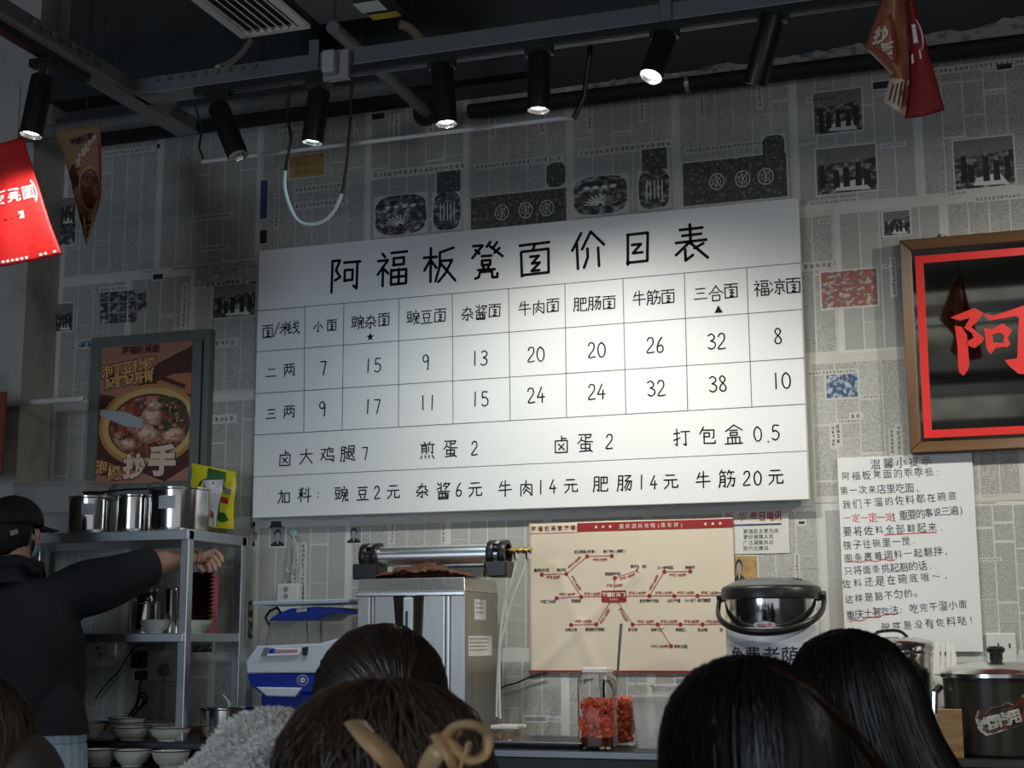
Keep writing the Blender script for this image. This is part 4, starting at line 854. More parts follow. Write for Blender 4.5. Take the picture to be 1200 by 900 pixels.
# ------------------------------------------------------------------ flags
def cloth(name, outline_fn, nu, nv, mat, parent, thick=.0008):
    mb = MB(); mb.add([outline_fn(i/nu, j/nv) for j in range(nv+1) for i in range(nu+1)], [(j*(nu+1)+i, j*(nu+1)+i+1, (j+1)*(nu+1)+i+1, (j+1)*(nu+1)+i) for j in range(nv) for i in range(nu)])
    return mb.build(name, mat, parent, smooth=True, solid=thick)
REDF = M('red_flag_cloth', (.60, .012, .010), .6, var=.12, scale=30, bump=.25, bscale=40)
FL = -1.56
fl = thing('red_flag', 'bright red hanging flag with white shop lettering at the left edge', 'flag', tuple(P(30, 165, FL)))
def lerpn(pts, t):
    k = t*(len(pts)-1); i = min(int(k), len(pts)-2); k -= i
    return (pts[i][0]*(1-k)+pts[i+1][0]*k, pts[i][1]*(1-k)+pts[i+1][1]*k)
def redf(u, v, d=0):       # v from top 0 to bottom 1
    Rg = lerpn([(27, 160), (37, 192), (48, 227), (59, 262), (73, 298)], v); Lf = lerpn([(-34, 171), (-50, 205), (-66, 240), (-84, 276), (-104, 320)], v)
    x = Lf[0]+(Rg[0]-Lf[0])*u; y = Lf[1]+(Rg[1]-Lf[1])*u+math.sin(math.pi*u)*(3+3*v)
    return P(x, y, FL-.03*math.sin(math.pi*u)-.006*math.sin(u*14)*v-d)
cloth('flag_cloth', redf, 40, 36, REDF, fl)
mb = MB()
def ff_(u, v, d=0): return redf(u, 1-v, d+.003)
FW = 1/.52
class FF:
    def __call__(s, u, v, d=0): return redf(u, v, d+.003)
def flag_text(st, u0, v0, size, mat, du, off, k=1.0):
    for i, ch in enumerate(st): glyph(mb, ch, lambda a, b, d=0: redf(u0+i*du+(a)*1.2, v0-.035*(abs(.5-(u0+i*du)))*0-(b)*1.0, d+.0035), 0, 0, size, mat, off)
WHT = M('white_print', (.75, .72, .68), .7)
flag_text('阿福板凳面', .27, .46, .118, WHT, .152, .022)
for i in range(10):
    t0 = -1.0+2*i/10; t1 = t0+.2
    for sgn in (1, -1):
        cu = .55+sgn*.36; A = lambda t, r: redf(cu+sgn*r*math.cos(t*1.2), .46+(.14)*math.sin(t*1.2)*(r/.05)*.9*.7, .0035)
        mb.quad(A(t0, .045), A(t1, .045), A(t1, .058), A(t0, .058), WHT)
mb.quad(redf(.30, .63, .0035), redf(.80, .60, .0035), redf(.80, .66, .0035), redf(.30, .69, .0035), WHT)
for i in range(8):
    u0 = .335+i*.058; mb.quad(redf(u0, .645-i*.003, .005), redf(u0+.03, .643-i*.003, .005), redf(u0+.03, .655-i*.003, .005), redf(u0, .657-i*.003, .005), REDI); mb.quad(redf(u0+.012, .63-i*.003, .005), redf(u0+.018, .63-i*.003, .005), redf(u0+.018, .672-i*.003, .005), redf(u0+.012, .672-i*.003, .005), REDI)
for i in range(26):
    if R.random() < .8: u0 = .15+i*.032; mb.quad(redf(u0, .955, .0035), redf(u0+.02, .955, .0035), redf(u0+.02, .975, .0035), redf(u0, .975, .0035), WHT)
mb.build('flag_lettering', None, fl)
mb = MB()
for u in (.1, .9): p = redf(u, 0); mb.tube([p, Vector((p.x, p.y, 3.25))], .0012, 5)
mb.build('hanging_string', BLACKP, fl)
# brown pennant
PY = -.85
pn = thing('poster_pennant', 'brown triangular pennant printed with a noodle bowl, beside the red flag', 'pennant', tuple(P(90, 150, PY)))
def pen(u, v, d=0):
    Lf = lerpn([(62, 153), (73, 178), (82, 208), (89, 238), (95, 262), (101, 287)], v); Rg = lerpn([(118, 146), (118.5, 170), (119, 200), (118.5, 228), (112, 258), (102, 286)], v)
    return P(Lf[0]+(Rg[0]-Lf[0])*u, Lf[1]+(Rg[1]-Lf[1])*u, PY-.02*math.sin(math.pi*u)-d)
KR = M('kraft_print', (.30, .17, .09), .7)
cloth('pennant_cloth', pen, 14, 20, KR, pn)
pp2 = MB()
def pq(pts, mat, d=.003): pp2.add([pen(u, v, d) for u, v in pts][::-1], [tuple(range(len(pts)))], mat)
pq([(0, .36), (.3, .34), (.6, .25), (1, .16), (1, .98), (0, .98)][:4]+[(1, .45), (1, .6), (0, .6)], M('pennant_red', (.22, .035, .02), .7), .0035)
pq([(0, .6), (1, .6), (1, .72), (0, .72)], M('pennant_red', (.22, .035, .02)), .0035); pq([(.2, .3), (.28, .46), (0, .50), (0, .36)], MAR, .0045); pq([(0, .72), (.5, .72), (.4, .8), (0, .8)], MAR, .004)
for r_, mt, dd in ((1, M('pennant_bowl', (.42, .25, .10), .6), .005), (.86, MAR, .0055), (.8, FOOD, .006)):
    pq([(.62+.42*r_*math.cos(t*math.pi/12)*(1 if math.cos(t*math.pi/12) < 0 else .85), .53+.19*r_*math.sin(t*math.pi/12)) for t in range(24)], mt, dd)
pq([(.2, .76), (.9, .76), (.8, .98), (.3, .98)], CR2, .0045)
for i in range(3): pq([(.35, .80+i*.055), (.72, .79+i*.055), (.70, .815+i*.055), (.37, .825+i*.055)], MAR, .0055)
for i, ch in enumerate('阿福板凳面'): glyph(pp2, ch, lambda a, b, d=0: pen(.34+i*.105+a, .13-.008*i-b*.55, .004+d), 0, 0, .12, MAR, .05)
for i, ch in enumerate('泡椒拿捏抄手'): 
    if (ch, .05) in GL: glyph(pp2, ch, lambda a, b, d=0: pen(.34+i*.10+a, .30-.035*i-b*.55, .0055+d), 0, 0, .12, CR2, .05)
pp2.build('pennant_print', None, pn)
a = pen(0, 0); b = pen(1, 0); MB().tube([Vector((a.x, a.y, 4.6)), a, b, Vector((b.x, b.y, 4.6))], .0012, 5).build('hanging_string', BLACKP, pn)
# right-hand pair: a red flag and a curled poster pennant
RY = -1.9
rf = thing('red_flag', 'red flag with its shade painted in, hanging at the top right corner', 'flag', tuple(P(1080, 10, RY)))
def rfl(u, v, d=0):
    Lf = lerpn([(1058, -40), (1063, 0), (1066, 50), (1066, 95), (1060, 139)], v); Rg = lerpn([(1060, -40), (1071, 0), (1083, 42), (1095, 86), (1107, 129)], v)
    return P(Lf[0]+(Rg[0]-Lf[0])*u, Lf[1]+(Rg[1]-Lf[1])*u+2*math.sin(math.pi*u), RY-.02*math.sin(math.pi*u*.9)-d)
cloth('flag_cloth', rfl, 16, 24, M('shaded_red_flag_cloth', (.22, .008, .010), .6, var=.12, scale=30, bump=.25, bscale=40), rf)  # flag red darkened to put its shade into the colour
mb = MB(); 
for i in range(8):
    t0 = -1+2*i/8; t1 = t0+.25; A = lambda t, r: rfl(.50+r*math.cos(t)*1.0, .47+.12*math.sin(t), .003); mb.quad(A(t0, .35), A(t1, .35), A(t1, .46), A(t0, .46), WHT)
glyph(mb, '面', lambda a, b, d=0: rfl(.42+a*2.2, .45-b*.85, .003+d), 0, 0, .15, WHT, .05)
mb.quad(rfl(.1, .58, .003), rfl(.62, .56, .003), rfl(.62, .62, .003), rfl(.1, .64, .003), WHT); mb.build('flag_lettering', None, rf)
a = rfl(.5, 0); MB().tube([a, Vector((a.x, a.y, 4.6))], .0015, 5).build('hanging_string', BLACKP, rf)
pf = thing('poster_pennant', 'curled orange and cream poster pennant beside the shaded red flag', 'pennant', tuple(P(1040, 10, RY)))
def pfl(u, v, d=0):
    Lf = lerpn([(1046, -40), (1033, 0), (1022, 28), (1013, 56), (1030, 72), (1044, 88), (1040, 104), (1035, 119)], v); Rg = lerpn([(1056, -40), (1061, 0), (1064, 25), (1065, 50), (1066, 70), (1066, 90), (1065, 112), (1061, 136)], v)
    return P(Lf[0]+(Rg[0]-Lf[0])*u, Lf[1]+(Rg[1]-Lf[1])*u, RY-.01-.05*math.sin(math.pi*u)*(1-.4*v)-d)
cloth('pennant_cloth', pfl, 14, 28, M('pennant_gloss', (.32, .12, .07), .25, var=.15), pf)
mb = MB()
def pq2(pts, mat, d=.003): mb.add([pfl(u, v, d) for u, v in pts][::-1], [tuple(range(len(pts)))], mat)
n = 8
for i in range(n):
    u0, u1 = i/n, (i+1)/n; pq2([(u0, .74), (u1, .74), (u1, 1), (u0, 1)], CR2, .003)
pq2([(.15, .30), (.5, .22), (.75, .5), (.55, .62), (.2, .46)], M('pennant_red', (0, 0, 0)), .005)
for i, ch in enumerate('抄手'): glyph(mb, ch, lambda a, b, d=0: pfl(.32+i*.2+a*1.6, .36+i*.10-b*.5, .006+d), 0, 0, .22, CR2, .05)
for i in range(4): pq2([(.18+i*.2, .80-.02*i), (.27+i*.2, .80-.02*i), (.25+i*.2, .96), (.18+i*.2, .96)], M('brown_print', (0, 0, 0)), .005)
mb.build('pennant_print', None, pf)
a = pfl(.5, 0); MB().tube([a, Vector((a.x, a.y, 4.6))], .0015, 5).build('hanging_string', BLACKP, pf)
# ================================================================== COUNTER
CZ = .823
ct = thing('counter', 'long dark counter with a thin steel top edge along the back wall', 'counter', (0, -.3, 0))
MB().box((XL+.002, -.60, CZ-.03), (4.0, -.012, CZ)).build('worktop', brushed('counter_steel', (.16, .165, .17), .3, 'x'), ct, bevel=.004)
MB().box((XL+.002, -.57, .08), (4.0, -.012, CZ-.03)).build('cabinet_body', M('navy_black_counter_front', (.012, .018, .026), .4), ct)
MB().box((XL+.002, -.53, 0), (4.0, -.012, .08)).build('plinth', BLACKP, ct)
a = P(122, 849, -.012); b = P(236, 861, -.012)
tag(MB().box((a.x-.3, -.034, b.z), (b.x+.02, -.008, a.z)).build('wooden_batten', M_noise2('reddish_wood', (.13, .035, .015), (.24, .08, .035), 4, 40, .3, .7, .6, 5), bevel=.002), 'reddish wooden batten on the wall behind the bowls', 'board')
# ================================================================== STEEL RACK
def rackx(px, y, z): return PX(px, y, z)
RZ2, RZ1 = 1.672, 1.252; ryf, ryr = -.57, -.09; rx1 = -1.232; rx0 = XL+.03; pw = .040
rk = thing('steel_rack', 'two-tier stainless steel rack standing on the counter at the left', 'rack', (-1.8, -.33, CZ))
for xx, yy in ((rx1-pw, ryf), (rx1-pw-.0, ryr-pw), (rx0, ryf), (rx0, ryr-pw)):
    MB().box((xx, yy, CZ), (xx+pw, yy+pw, RZ2-.002)).build('post', brushed('rack_steel', (.66, .69, .72), .32), rk, bevel=.004)
for zz, th in ((RZ2, .042), (RZ1, .036)):
    MB().box((rx0, ryf-.012, zz-th), (rx1-(.0 if zz == RZ2 else pw*.2), ryr+.012, zz)).build('shelf', brushed('rack_shelf_steel', (.74, .77, .80), .38, 'x'), rk, bevel=.003)
def potlathe(c, r, h, lip=.006, rim=.004):
    return [(.0001, 0), (r*.93, 0), (r*.985, .006), (r, .02), (r, h-.01), (r+lip, h-.004), (r+lip, h), (r-rim, h), (r-rim, .01), (.0001, .01)]
def pot(px0, px1, pyt, y, zb, label, name='steel_pot', cat='pot', mat=None, n=40, group=None):
    x0 = PX(px0, y, zb); x1 = PX(px1, y, zb); c = Vector(((x0+x1)/2, y, zb)); r = abs(x1-x0)/2; top = P((px0+px1)/2, pyt, y-r*.2).z; h = top-zb
    t = thing(name, label, cat, tuple(c), group); MB().lathe(c, potlathe(c, r, h), n, None, caps=False).build('pot_body', mat or CHROME, t, smooth=True)
    return t, c, r, h
POTM = brushed('pot_steel', (.62, .62, .60), .13)
LABEL = M('grey_label', (.36, .40, .46), .6); WLAB = M('white_label', (.66, .67, .68), .5)
def sticker(t, c, r, a0, a1, z0, z1, mat, lines=3, d=.001, inkm=None):
    mb = MB(); n = 6
    A = lambda a, z, dd: Vector((c.x+(r+dd)*math.cos(a), c.y+(r+dd)*math.sin(a), z))
    for i in range(n): p, q_ = a0+(a1-a0)*i/n, a0+(a1-a0)*(i+1)/n; mb.quad(A(p, z0, d), A(q_, z0, d), A(q_, z1, d), A(p, z1, d), mat)
    for k in range(lines):
        zz = z1-(z1-z0)*(k+.8)/(lines+.8); hh = (z1-z0)*.06
        for i in range(n*2):
            if R.random() < .25: continue
            p, q_ = a0+(a1-a0)*(i+.3)/(n*2), a0+(a1-a0)*(i+1.0)/(n*2); mb.quad(A(p, zz, d*1.6), A(q_, zz, d*1.6), A(q_, zz+hh, d*1.6), A(p, zz+hh, d*1.6), inkm or GREYP)
    return mb.build('label_sticker', None, t)
PL = [(84, 131, 583, -.43, 'wide steel pot with grey label, leftmost on the rack'), (138, 175, 581, -.43, 'middle steel pot on the rack, without a label'), (178, 240, 573, -.42, 'largest steel pot on the rack, beside the yellow bag')]
for k, (p0, p1, pt, yy, lb) in enumerate(PL):
    t, c, r, h = pot(p0, p1, pt, yy, RZ2, lb, mat=POTM, group='steel pots on top of the rack')
    if k != 1: sticker(t, c, r, -math.pi/2-.15+.28*(k == 0), -math.pi/2+.42+.28*(k == 0), RZ2+h*.50, RZ2+h*.80, LABEL)
    if k == 2:
        MB().tube([c+Vector((-r*.9, -r*.3, h)), c+Vector((-r*1.05, -r*.3, h+.02)), c+Vector((-r*.9, -r*.1, h+.035)), c+Vector((-r*.4, 0, h+.01))], .003, 6).build('wire_handle', BLACKP, t, smooth=True)
        sm = thing('soup_strainer', 'dark wire strainer lying across the steel pots on the rack', 'strainer', tuple(c+Vector((-r*2.3, .02, h+.006))))
        MB().tube([c+Vector((-r*3.2, .03, h+.006)), c+Vector((-r*2.2, .02, h+.012)), c+Vector((-r*.8, 0, h+.008))], .005, 6).build('handle', BLACKP, sm, smooth=True)
        MB().lathe(c+Vector((-r*3.5, .03, h-.0)), [(.05, .008), (.045, 0), (.03, -.002), (.0001, -.002)], 20, None, caps=False).build('bowl', M('dark_mesh_metal', (.05, .05, .05), .4, .7), sm, smooth=True)
# seasoning bag with a second packet in front
def bag(name, px, y, label, paint, th=.045):
    cs = [P(a, b, y) for a, b in px]; t = thing(name, label, 'bag', (sum(c.x for c in cs)/4, y, cs[0].z))
    def S(u, v, s):
        b = cs[0].lerp(cs[1], u); tp = cs[3].lerp(cs[2], u); p = b.lerp(tp, v)
        puff = th*(max(0, math.sin(math.pi*u))**.5)*(max(0, 1-(v*1.02)**4))**.7*.5+.002
        p.x += .004*math.sin(9*v+s); p.y += -s*puff+.004*math.sin(7*u+3*v)*(v > .3); return p
    mb = MB(); n = 12
    for s in (1, -1): mb.add([S(i/n, j/n, s) for j in range(n+1) for i in range(n+1)], [((j*(n+1)+i, j*(n+1)+i+1, (j+1)*(n+1)+i+1, (j+1)*(n+1)+i) if s > 0 else (j*(n+1)+i, (j+1)*(n+1)+i, (j+1)*(n+1)+i+1, j*(n+1)+i+1)) for j in range(n) for i in range(n)])
    mb.build('bag_body', paint, t, smooth=True)
    return t, lambda u, v, d=.0015: S(u, v, 1)+Vector((0, -d, 0))
YB = M('yellow_bag_plastic', (.62, .56, .02), .3, bump=.3, bscale=14)
t, SB = bag('seasoning_bag', [(222, 618), (273, 620), (277, 553), (225, 543)], -.17, 'upright yellow and green plastic seasoning bag on the rack', YB)
mb = MB(); GRB = M('bag_green', (.015, .10, .02), .4)
def bq(SBf, pts, mat, d=.002): mb.add([SBf(u, v, d) for u, v in pts], [tuple(range(len(pts)))], mat)
for i in range(4): bq(SB, [(.38+.0*i, .80+.045*i), (.78, .78+.045*i), (.80, .82+.045*i), (.40, .845+.045*i)], GRB)
for i in range(10):
    t0, t1 = math.pi*i/10, math.pi*(i+1)/10
    bq(SB, [(.5+.30*math.cos(t0), .66+.15*math.sin(t0)), (.5+.24*math.cos(t0), .66+.12*math.sin(t0)), (.5+.24*math.cos(t1), .66+.12*math.sin(t1)), (.5+.30*math.cos(t1), .66+.15*math.sin(t1))], GRB, .0022)
bq(SB, [(.62, .16), (.78, .10), (.92, .14), (.86, .26), (.7, .28)], GRB); bq(SB, [(.68, .45), (.9, .42), (.9, .52), (.7, .55)], REDI); bq(SB, [(.40, .70), (.62, .70), (.6, .76), (.44, .76)], M('bag_orange', (.7, .25, .03), .5), .003); bq(SB, [(.78, .60), (.93, .58), (.92, .68), (.8, .7)], GREYP)
mb.build('bag_print', None, t)
t, SP = bag('spice_packet', [(235, 612), (252, 618), (262, 562), (238, 563)], -.245, 'white spice packet with red chillies leaning on the yellow bag', M('white_packet', (.55, .56, .58), .3, bump=.3, bscale=14), .03)
mb = MB(); bq(SP, [(.1, .82), (.6, .9), (.55, .96), (.1, .92)], INK); bq(SP, [(.05, .05), (.95, .02), (.9, .3), (.5, .4), (.1, .3)], M_noise2('packet_chilli_print', (.25, .02, .015), (.45, .35, .30), 60, 60, .4, .6, .5, 4)); bq(SP, [(.1, .62), (.5, .7), (.5, .76), (.1, .7)], INK)
mb.build('packet_print', None, t)
# clear storage boxes at the left on the rack
CLEAR = M('frosted_clear_plastic', (.85, .85, .84), .3, trans=.80, var=.02, ior=1.15)
def openbox(c0, c1, z0, z1, tap, th, mat, name, t, lip=.008, lid=False, ribs=0):
    (xa, ya), (xb, yb) = c0, c1; mb = MB()
    o0 = [(xa+tap, ya+tap), (xb-tap, ya+tap), (xb-tap, yb-tap), (xa+tap, yb-tap)]; o1 = [(xa, ya), (xb, ya), (xb, yb), (xa, yb)]
    i1 = [(xa+th, ya+th), (xb-th, ya+th), (xb-th, yb-th), (xa+th, yb-th)]; i0 = [(x+(th if k in (0, 3) else -th), y+(th if k in (0, 1) else -th)) for k, (x, y) in enumerate(o0)]
    l1 = [(xa-lip, ya-lip), (xb+lip, ya-lip), (xb+lip, yb+lip), (xa-lip, yb+lip)]
    rings = [[(x, y, z0) for x, y in o0], [(x, y, z1-.008) for x, y in o1], [(x, y, z1-.008) for x, y in l1], [(x, y, z1) for x, y in l1], [(x, y, z1) for x, y in i1], [(x, y, z0+th) for x, y in i0]]
    vs = [p for r_ in rings for p in r_]; fs = [(0, 3, 2, 1)]
    for k in range(5):
        for i in range(4): j = (i+1) % 4; fs.append((k*4+i, k*4+j, k*4+4+j, k*4+4+i))
    fs.append((20, 21, 22, 23)); mb.add(vs, fs); return mb.build(name, mat, t, bevel=.003)
for k, (pl, pr, pt, pb, yy, lb) in enumerate([(8, 90, 586, 616, -.22, 'lower clear plastic storage box behind the black cap'), (-6, 106, 546, 582, -.22, 'upper clear plastic storage box stacked behind the black cap')]):
    z0 = RZ2 if k == 0 else RZ2+.118; z1 = z0+.115+(.02 if k else 0); xa_ = max(XL+.02, P(pl, 600, yy-.06).x); xb_ = P(pr, 600, yy-.06).x-.01*k
    t = thing('storage_box', lb, 'box', ((xa_+xb_)/2, yy, z0), 'clear boxes on the rack')
    openbox((xa_, yy-.06), (xb_-.02, yy+.12), z0, z1, .015, .003, CLEAR, 'box_body', t)
    if k: MB().box((xa_-.006, yy-.068, z1), (xb_-.012, yy+.126, z1+.006)).build('lid', CLEAR, t, bevel=.002)
# middle shelf: white bowls, cutlery pot, steel can, stacked brown bowls
ENAM = M('white_enamel', (.60, .60, .56), .25, coat=.3); ERIM = M('dark_rim', (.05, .04, .035), .4)
def bowl(c, r, h, label, group=None, mat=None, rim=True, name='white_bowl', foot=.55):
    t = thing(name, label, 'bowl', tuple(c), group); c = Vector(c)
    prof = [(.0001, .004), (r*foot*.9, .004), (r*foot*.92, 0), (r*foot, 0), (r*foot*1.02, .006), (r*.80, h*.35), (r*.93, h*.7), (r*.985, h*.96), (r, h), (r*.97, h), (r*.90, h*.7), (r*.76, h*.4), (r*foot*.9, .014), (.0001, .012)]
    MB().lathe(c, prof, 36, None, caps=False).build('bowl_body', mat or ENAM, t, smooth=True)
    if rim: MB().tube([c+Vector((r*.99*math.cos(a*math.pi/18), r*.99*math.sin(a*math.pi/18), h)) for a in range(36)], .0025, 6, closed=True).build('rim', ERIM, t, smooth=True)
    return t
def at(px, y, z): return Vector((PX(px, y, z), y, z))
cp = at(170, -.30, RZ1); t = thing('cutlery_pot', 'small steel pot of spoons and forks on the middle rack shelf', 'pot', tuple(cp), None)
MB().lathe(cp, potlathe(cp, .066, .135), 36, None, caps=False).build('pot_body', POTM, t, smooth=True)
for i in range(16):
    a = R.uniform(0, 6.28); rr_ = R.uniform(.01, .05); b0 = cp+Vector((rr_*math.cos(a)*.6, rr_*math.sin(a)*.6, .02)); b1 = cp+Vector((rr_*math.cos(a)*1.35, rr_*math.sin(a)*1.2, .155+R.uniform(0, .03)))
    o = thing('spoon', 'dark-handled spoon in the cutlery pot', 'spoon', tuple(b0), 'spoons in the cutlery pot on the middle shelf')
    MB().tube([b0, b0.lerp(b1, .6), b1], [.003, .003, .005], 6).build('shaft', BLACKP if i % 3 else CHROME, o, smooth=True); MB().ball(b1, .011, None, 10, (1, .45, 1.3)).build('head', CHROME if i % 2 else BLACKP, o, smooth=True)
bowl(at(181, -.47, RZ1), .062, .056, 'plain pale bowl in front of the cutlery pot', rim=False, mat=M('grey_white_bowl', (.42, .42, .40), .3))
c_ = at(202, -.40, RZ1); t = thing('steel_canister', 'tall narrow steel canister behind the front rack post', 'canister', tuple(c_)); MB().lathe(c_, [(.0001, 0), (.036, 0), (.038, .01), (.038, .178), (.04, .182), (.0385, .186), (.034, .184), (.034, .02), (.0001, .02)], 28, None, caps=False).build('can_body', POTM, t, smooth=True)
cb_ = at(231, -.36, RZ1); bowl(cb_, .064, .054, 'cream bowl under the stack of brown bowls', rim=False, mat=M('cream_bowl', (.50, .50, .42), .3), foot=.5)
BRN = M('dark_brown_lacquer', (.030, .012, .009), .35, var=.3)
for i in range(12):
    cc = cb_+Vector((.0+R.uniform(-.002, .002), 0, .056+i*.0165)); t = thing('brown_bowl', 'lowest dark brown bowl, resting on the cream bowl' if i == 0 else 'topmost dark brown bowl, under the worker\'s hand' if i == 11 else 'dark brown bowl inside the tall nested stack on the middle shelf', 'bowl', tuple(cc), 'stacked brown bowls on the middle shelf')
    MB().lathe(cc, [(.0001, .0), (.040, 0), (.060, .010), (.066, .0155), (.068, .0155), (.066, .0145), (.050, .005), (.0001, .004)], 28, None, caps=False).build('bowl_body', BRN, t, smooth=True)
topc = cb_+Vector((0, 0, .056+12*.0165))
c2 = P(261, 660, -.13); c3 = P(257, 735, -.13)
t = thing('pink_reflection', 'pink reflection on the rear rack post, modelled as a strip', 'reflection', (c3.x, -.15, RZ1)); MB().box((c3.x-.024, -.20, RZ1), (c3.x+.0, -.145, RZ1+.25)).build('reflection_strip', M('pink_reflection_tone', (.45, .12, .15), .4), t, bevel=.002)  # strip added in place of a pink reflection on the post
# sockets on the wall under the rack
SOCK = M('socket_plastic', (.56, .57, .58), .35)
def plate(px0, py0, px1, py1, label, group, y=-.004, th=.014):
    a = P(px0, py0, y); b = P(px1, py1, y); t = thing('wall_socket', label, 'socket', ((a.x+b.x)/2, y, b.z), group)
    MB().box((a.x, y-th, b.z), (b.x, y+.004, a.z)).build('face_plate', SOCK, t, bevel=.003)
    return t, (a.x+b.x)/2, (a.z+b.z)/2, y-th
g_ = 'electrical plates under the rack'
t, cx, cz, yy = plate(104, 754, 136, 781, 'square pale switch plate nearest the worker', g_)
MB().box((cx-.02, yy-.004, cz-.02), (cx+.02, yy, cz+.02)).build('dial_base', SOCK, t, bevel=.004); MB().cyl((cx+.004, yy-.012, cz), (cx+.004, yy, cz), .014, 16).build('dial', M('grey_dial', (.30, .31, .32), .4), t)
MB().box((cx-.03, yy-.0015, cz+.028), (cx-.008, yy, cz+.036)).build('red_mark', REDI, t)
for s in (-.04, .04): MB().cyl((cx+s, yy-.002, cz), (cx+s, yy, cz), .004, 8).build('screw', GREYP, t)
t1, cx1, cz1, yy1 = plate(157, 770, 181, 799, 'pale wall socket holding the black adapter', g_); t2, cx2, cz2, yy2 = plate(181.5, 769, 207, 798, 'pale wall socket holding the grey plug', g_)
for s in (-.012, .012): MB().box((cx2+s-.002, yy2-.001, cz2+.016), (cx2+s+.002, yy2, cz2+.028)).build('slot', INK, t2)
ad = thing('power_adapter', 'black power adapter with a coiled black lead in the wall socket', 'adapter', (cx1, yy1, cz1))
a = P(160, 763, yy1); b = P(173, 783, yy1); MB().box((a.x, yy1-.045, b.z), (b.x, yy1, a.z)).build('adapter_body', BLACKP, ad, bevel=.004)
MB().box((cx1-.01, yy1-.05, cz1-.045), (cx1+.03, yy1, cz1-.006)).build('plug', BLACKP, ad, bevel=.006)
q_ = lambda *pts: spline([P(x_, y_, -.045) for x_, y_ in pts])
MB().tube(q_((168, 756), (158, 758), (148, 772), (138, 788), (126, 800), (112, 818)), .0035, 6).build('thin_lead', BLACKP, ad, smooth=True)
MB().tube(q_((165, 796), (163, 812), (160, 826), (152, 838), (148, 846)), .006, 6).build('main_lead', BLACKP, ad, smooth=True)
MB().tube(q_((161, 820), (166, 812), (172, 816), (170, 824), (160, 830), (163, 817), (169, 820), (164, 829), (152, 842)), .0045, 6).build('coiled_lead', BLACKP, ad, smooth=True)
gp_ = thing('grey_plug', 'round grey plug with a thin lead hanging down to the counter', 'plug', (cx2, yy2, cz2)); GRP = M('grey_plug_plastic', (.16, .16, .17), .4)
MB().lathe((cx2+.004, yy2, cz2-.008), [(.0001, .034), (.014, .034), (.024, .02), (.026, 0)], 20, None, (0, -1, 0), caps=False).build('plug_body', GRP, gp_, smooth=True); MB().tube(q_((192, 794), (191, 812), (191.5, 835), (191, 857)), .0035, 6).build('lead', GRP, gp_, smooth=True)
# bowls on the counter
BL = [(109, -.42, .062, 865, 'bowl half hidden by the worker, back row'), (148, -.42, .078, 867, 'middle bowl of the back row on the counter'), (186, -.30, .078, 864, 'bowl behind the front rack post, back row'), (112, -.67, .060, 891, ''), (155, -.545, .082, 889, 'left bowl of the near row on the counter'), (199, -.545, .084, 891, 'near-row bowl below the rack post'), (192, -.40, .07, 880, '')]
for k, (px, yy, r, pyr, lb) in enumerate(BL):
    if not lb: continue
    x_ = PX(px, yy, CZ+.05); z = P(px, pyr, yy).z; h = .062; zb = z-h
    zb = CZ
    if k in (4, 5): h = .052
    bowl((x_, yy, zb), r, h, 'white enamel ' + lb, 'white bowls on the counter')
    if k in (1,): 
        bowl((x_, yy, zb+.020), r*.99, h, 'white enamel bowl nested in the middle bowl of the back row', 'white bowls on the counter')
lt_ = thing('side_table', 'low steel side table in front of the counter under the nearest bowls', 'table', (-1.7, -.70, 0))
MB().box((XL+.02, -.80, .715), (-1.30, -.61, .735)).build('table_top', brushed('counter_steel'), lt_, bevel=.003)
for xx in (XL+.05, -1.36):
    for yy in (-.79, -.65): MB().box((xx, yy, 0), (xx+.03, yy+.03, .715)).build('leg', STEEL, lt_)
for k, (px, lb) in enumerate([(118, 'leftmost white bowl cut by the lower frame edge'), (155, 'middle white bowl cut by the lower frame edge'), (200, 'rightmost white bowl cut by the lower frame edge')]):
    bowl((PX(px, -.70, .78), -.70, .735), .076, .062, lb, 'white bowls on the counter')
# steel pot with ladle
t, c, r, h = pot(238, 297, 829, -.40, CZ, 'round-bottomed steel pot on the counter beside the rack', name='stock_pot', mat=POTM)
MB().lathe(c+Vector((0, 0, h)), [(r*.99, 0), (r+.014, .002), (r+.015, .006), (r*.6, .010), (.0001, .011)], 40, None, caps=False).build('lid', POTM, t, smooth=True)
MB().tube([c+Vector((.01, -.01, h+.008)), c+Vector((.0, -.012, h+.03)), c+Vector((-.018, -.02, h+.05))], [.012, .010, .004], 8, flat=.5).build('lid_handle', M('pale_handle', (.45, .45, .43), .4), t, smooth=True)
# ================================================================== ICE SHAVER
sy = -.44; BLU = M('deep_blue_plastic', (.006, .030, .30), .3); BLUL = M('blue_lid_plastic', (.008, .05, .42), .3); SW = M('shaver_white', (.60, .66, .72), .3)
ish = thing('ice_shaver', 'blue and white plastic ice shaving machine with a clear hopper', 'machine', (PX(350, sy, CZ), sy, CZ))
def S_(px, py, y=sy): return P(px, py, y)
def slab(name, front, dy, mat, back_shift=(0, 0), parent=None, bevel=.006, y=sy):
    f_ = [S_(a, b, y) for a, b in front]; n = len(f_); mb = MB(); bk = [p+Vector((back_shift[0], dy, back_shift[1])) for p in f_]
    mb.add(f_+bk, [tuple(range(n)), tuple(range(2*n-1, n-1, -1))]+[(i, n+i, n+(i+1) % n, (i+1) % n) for i in range(n)]); return mb.build(name, mat, parent or ish, bevel=bevel)
slab('white_head', [(289, 789), (288, 775), (301, 757), (374, 754), (392, 749), (404, 747), (410, 756), (378, 778), (376, 789)][::1], .28, SW)
slab('blue_collar', [(290, 790), (292, 802), (304, 812), (402, 812), (410, 800), (412, 790)], .26, BLU)
slab('white_chute', [(299, 805), (312, 816), (345, 817), (354, 806)], .05, SW, y=sy-.012)
slab('blue_column', [(306, 812), (305, 863), (402, 863), (402, 812)], .22, BLU, y=sy+.03)
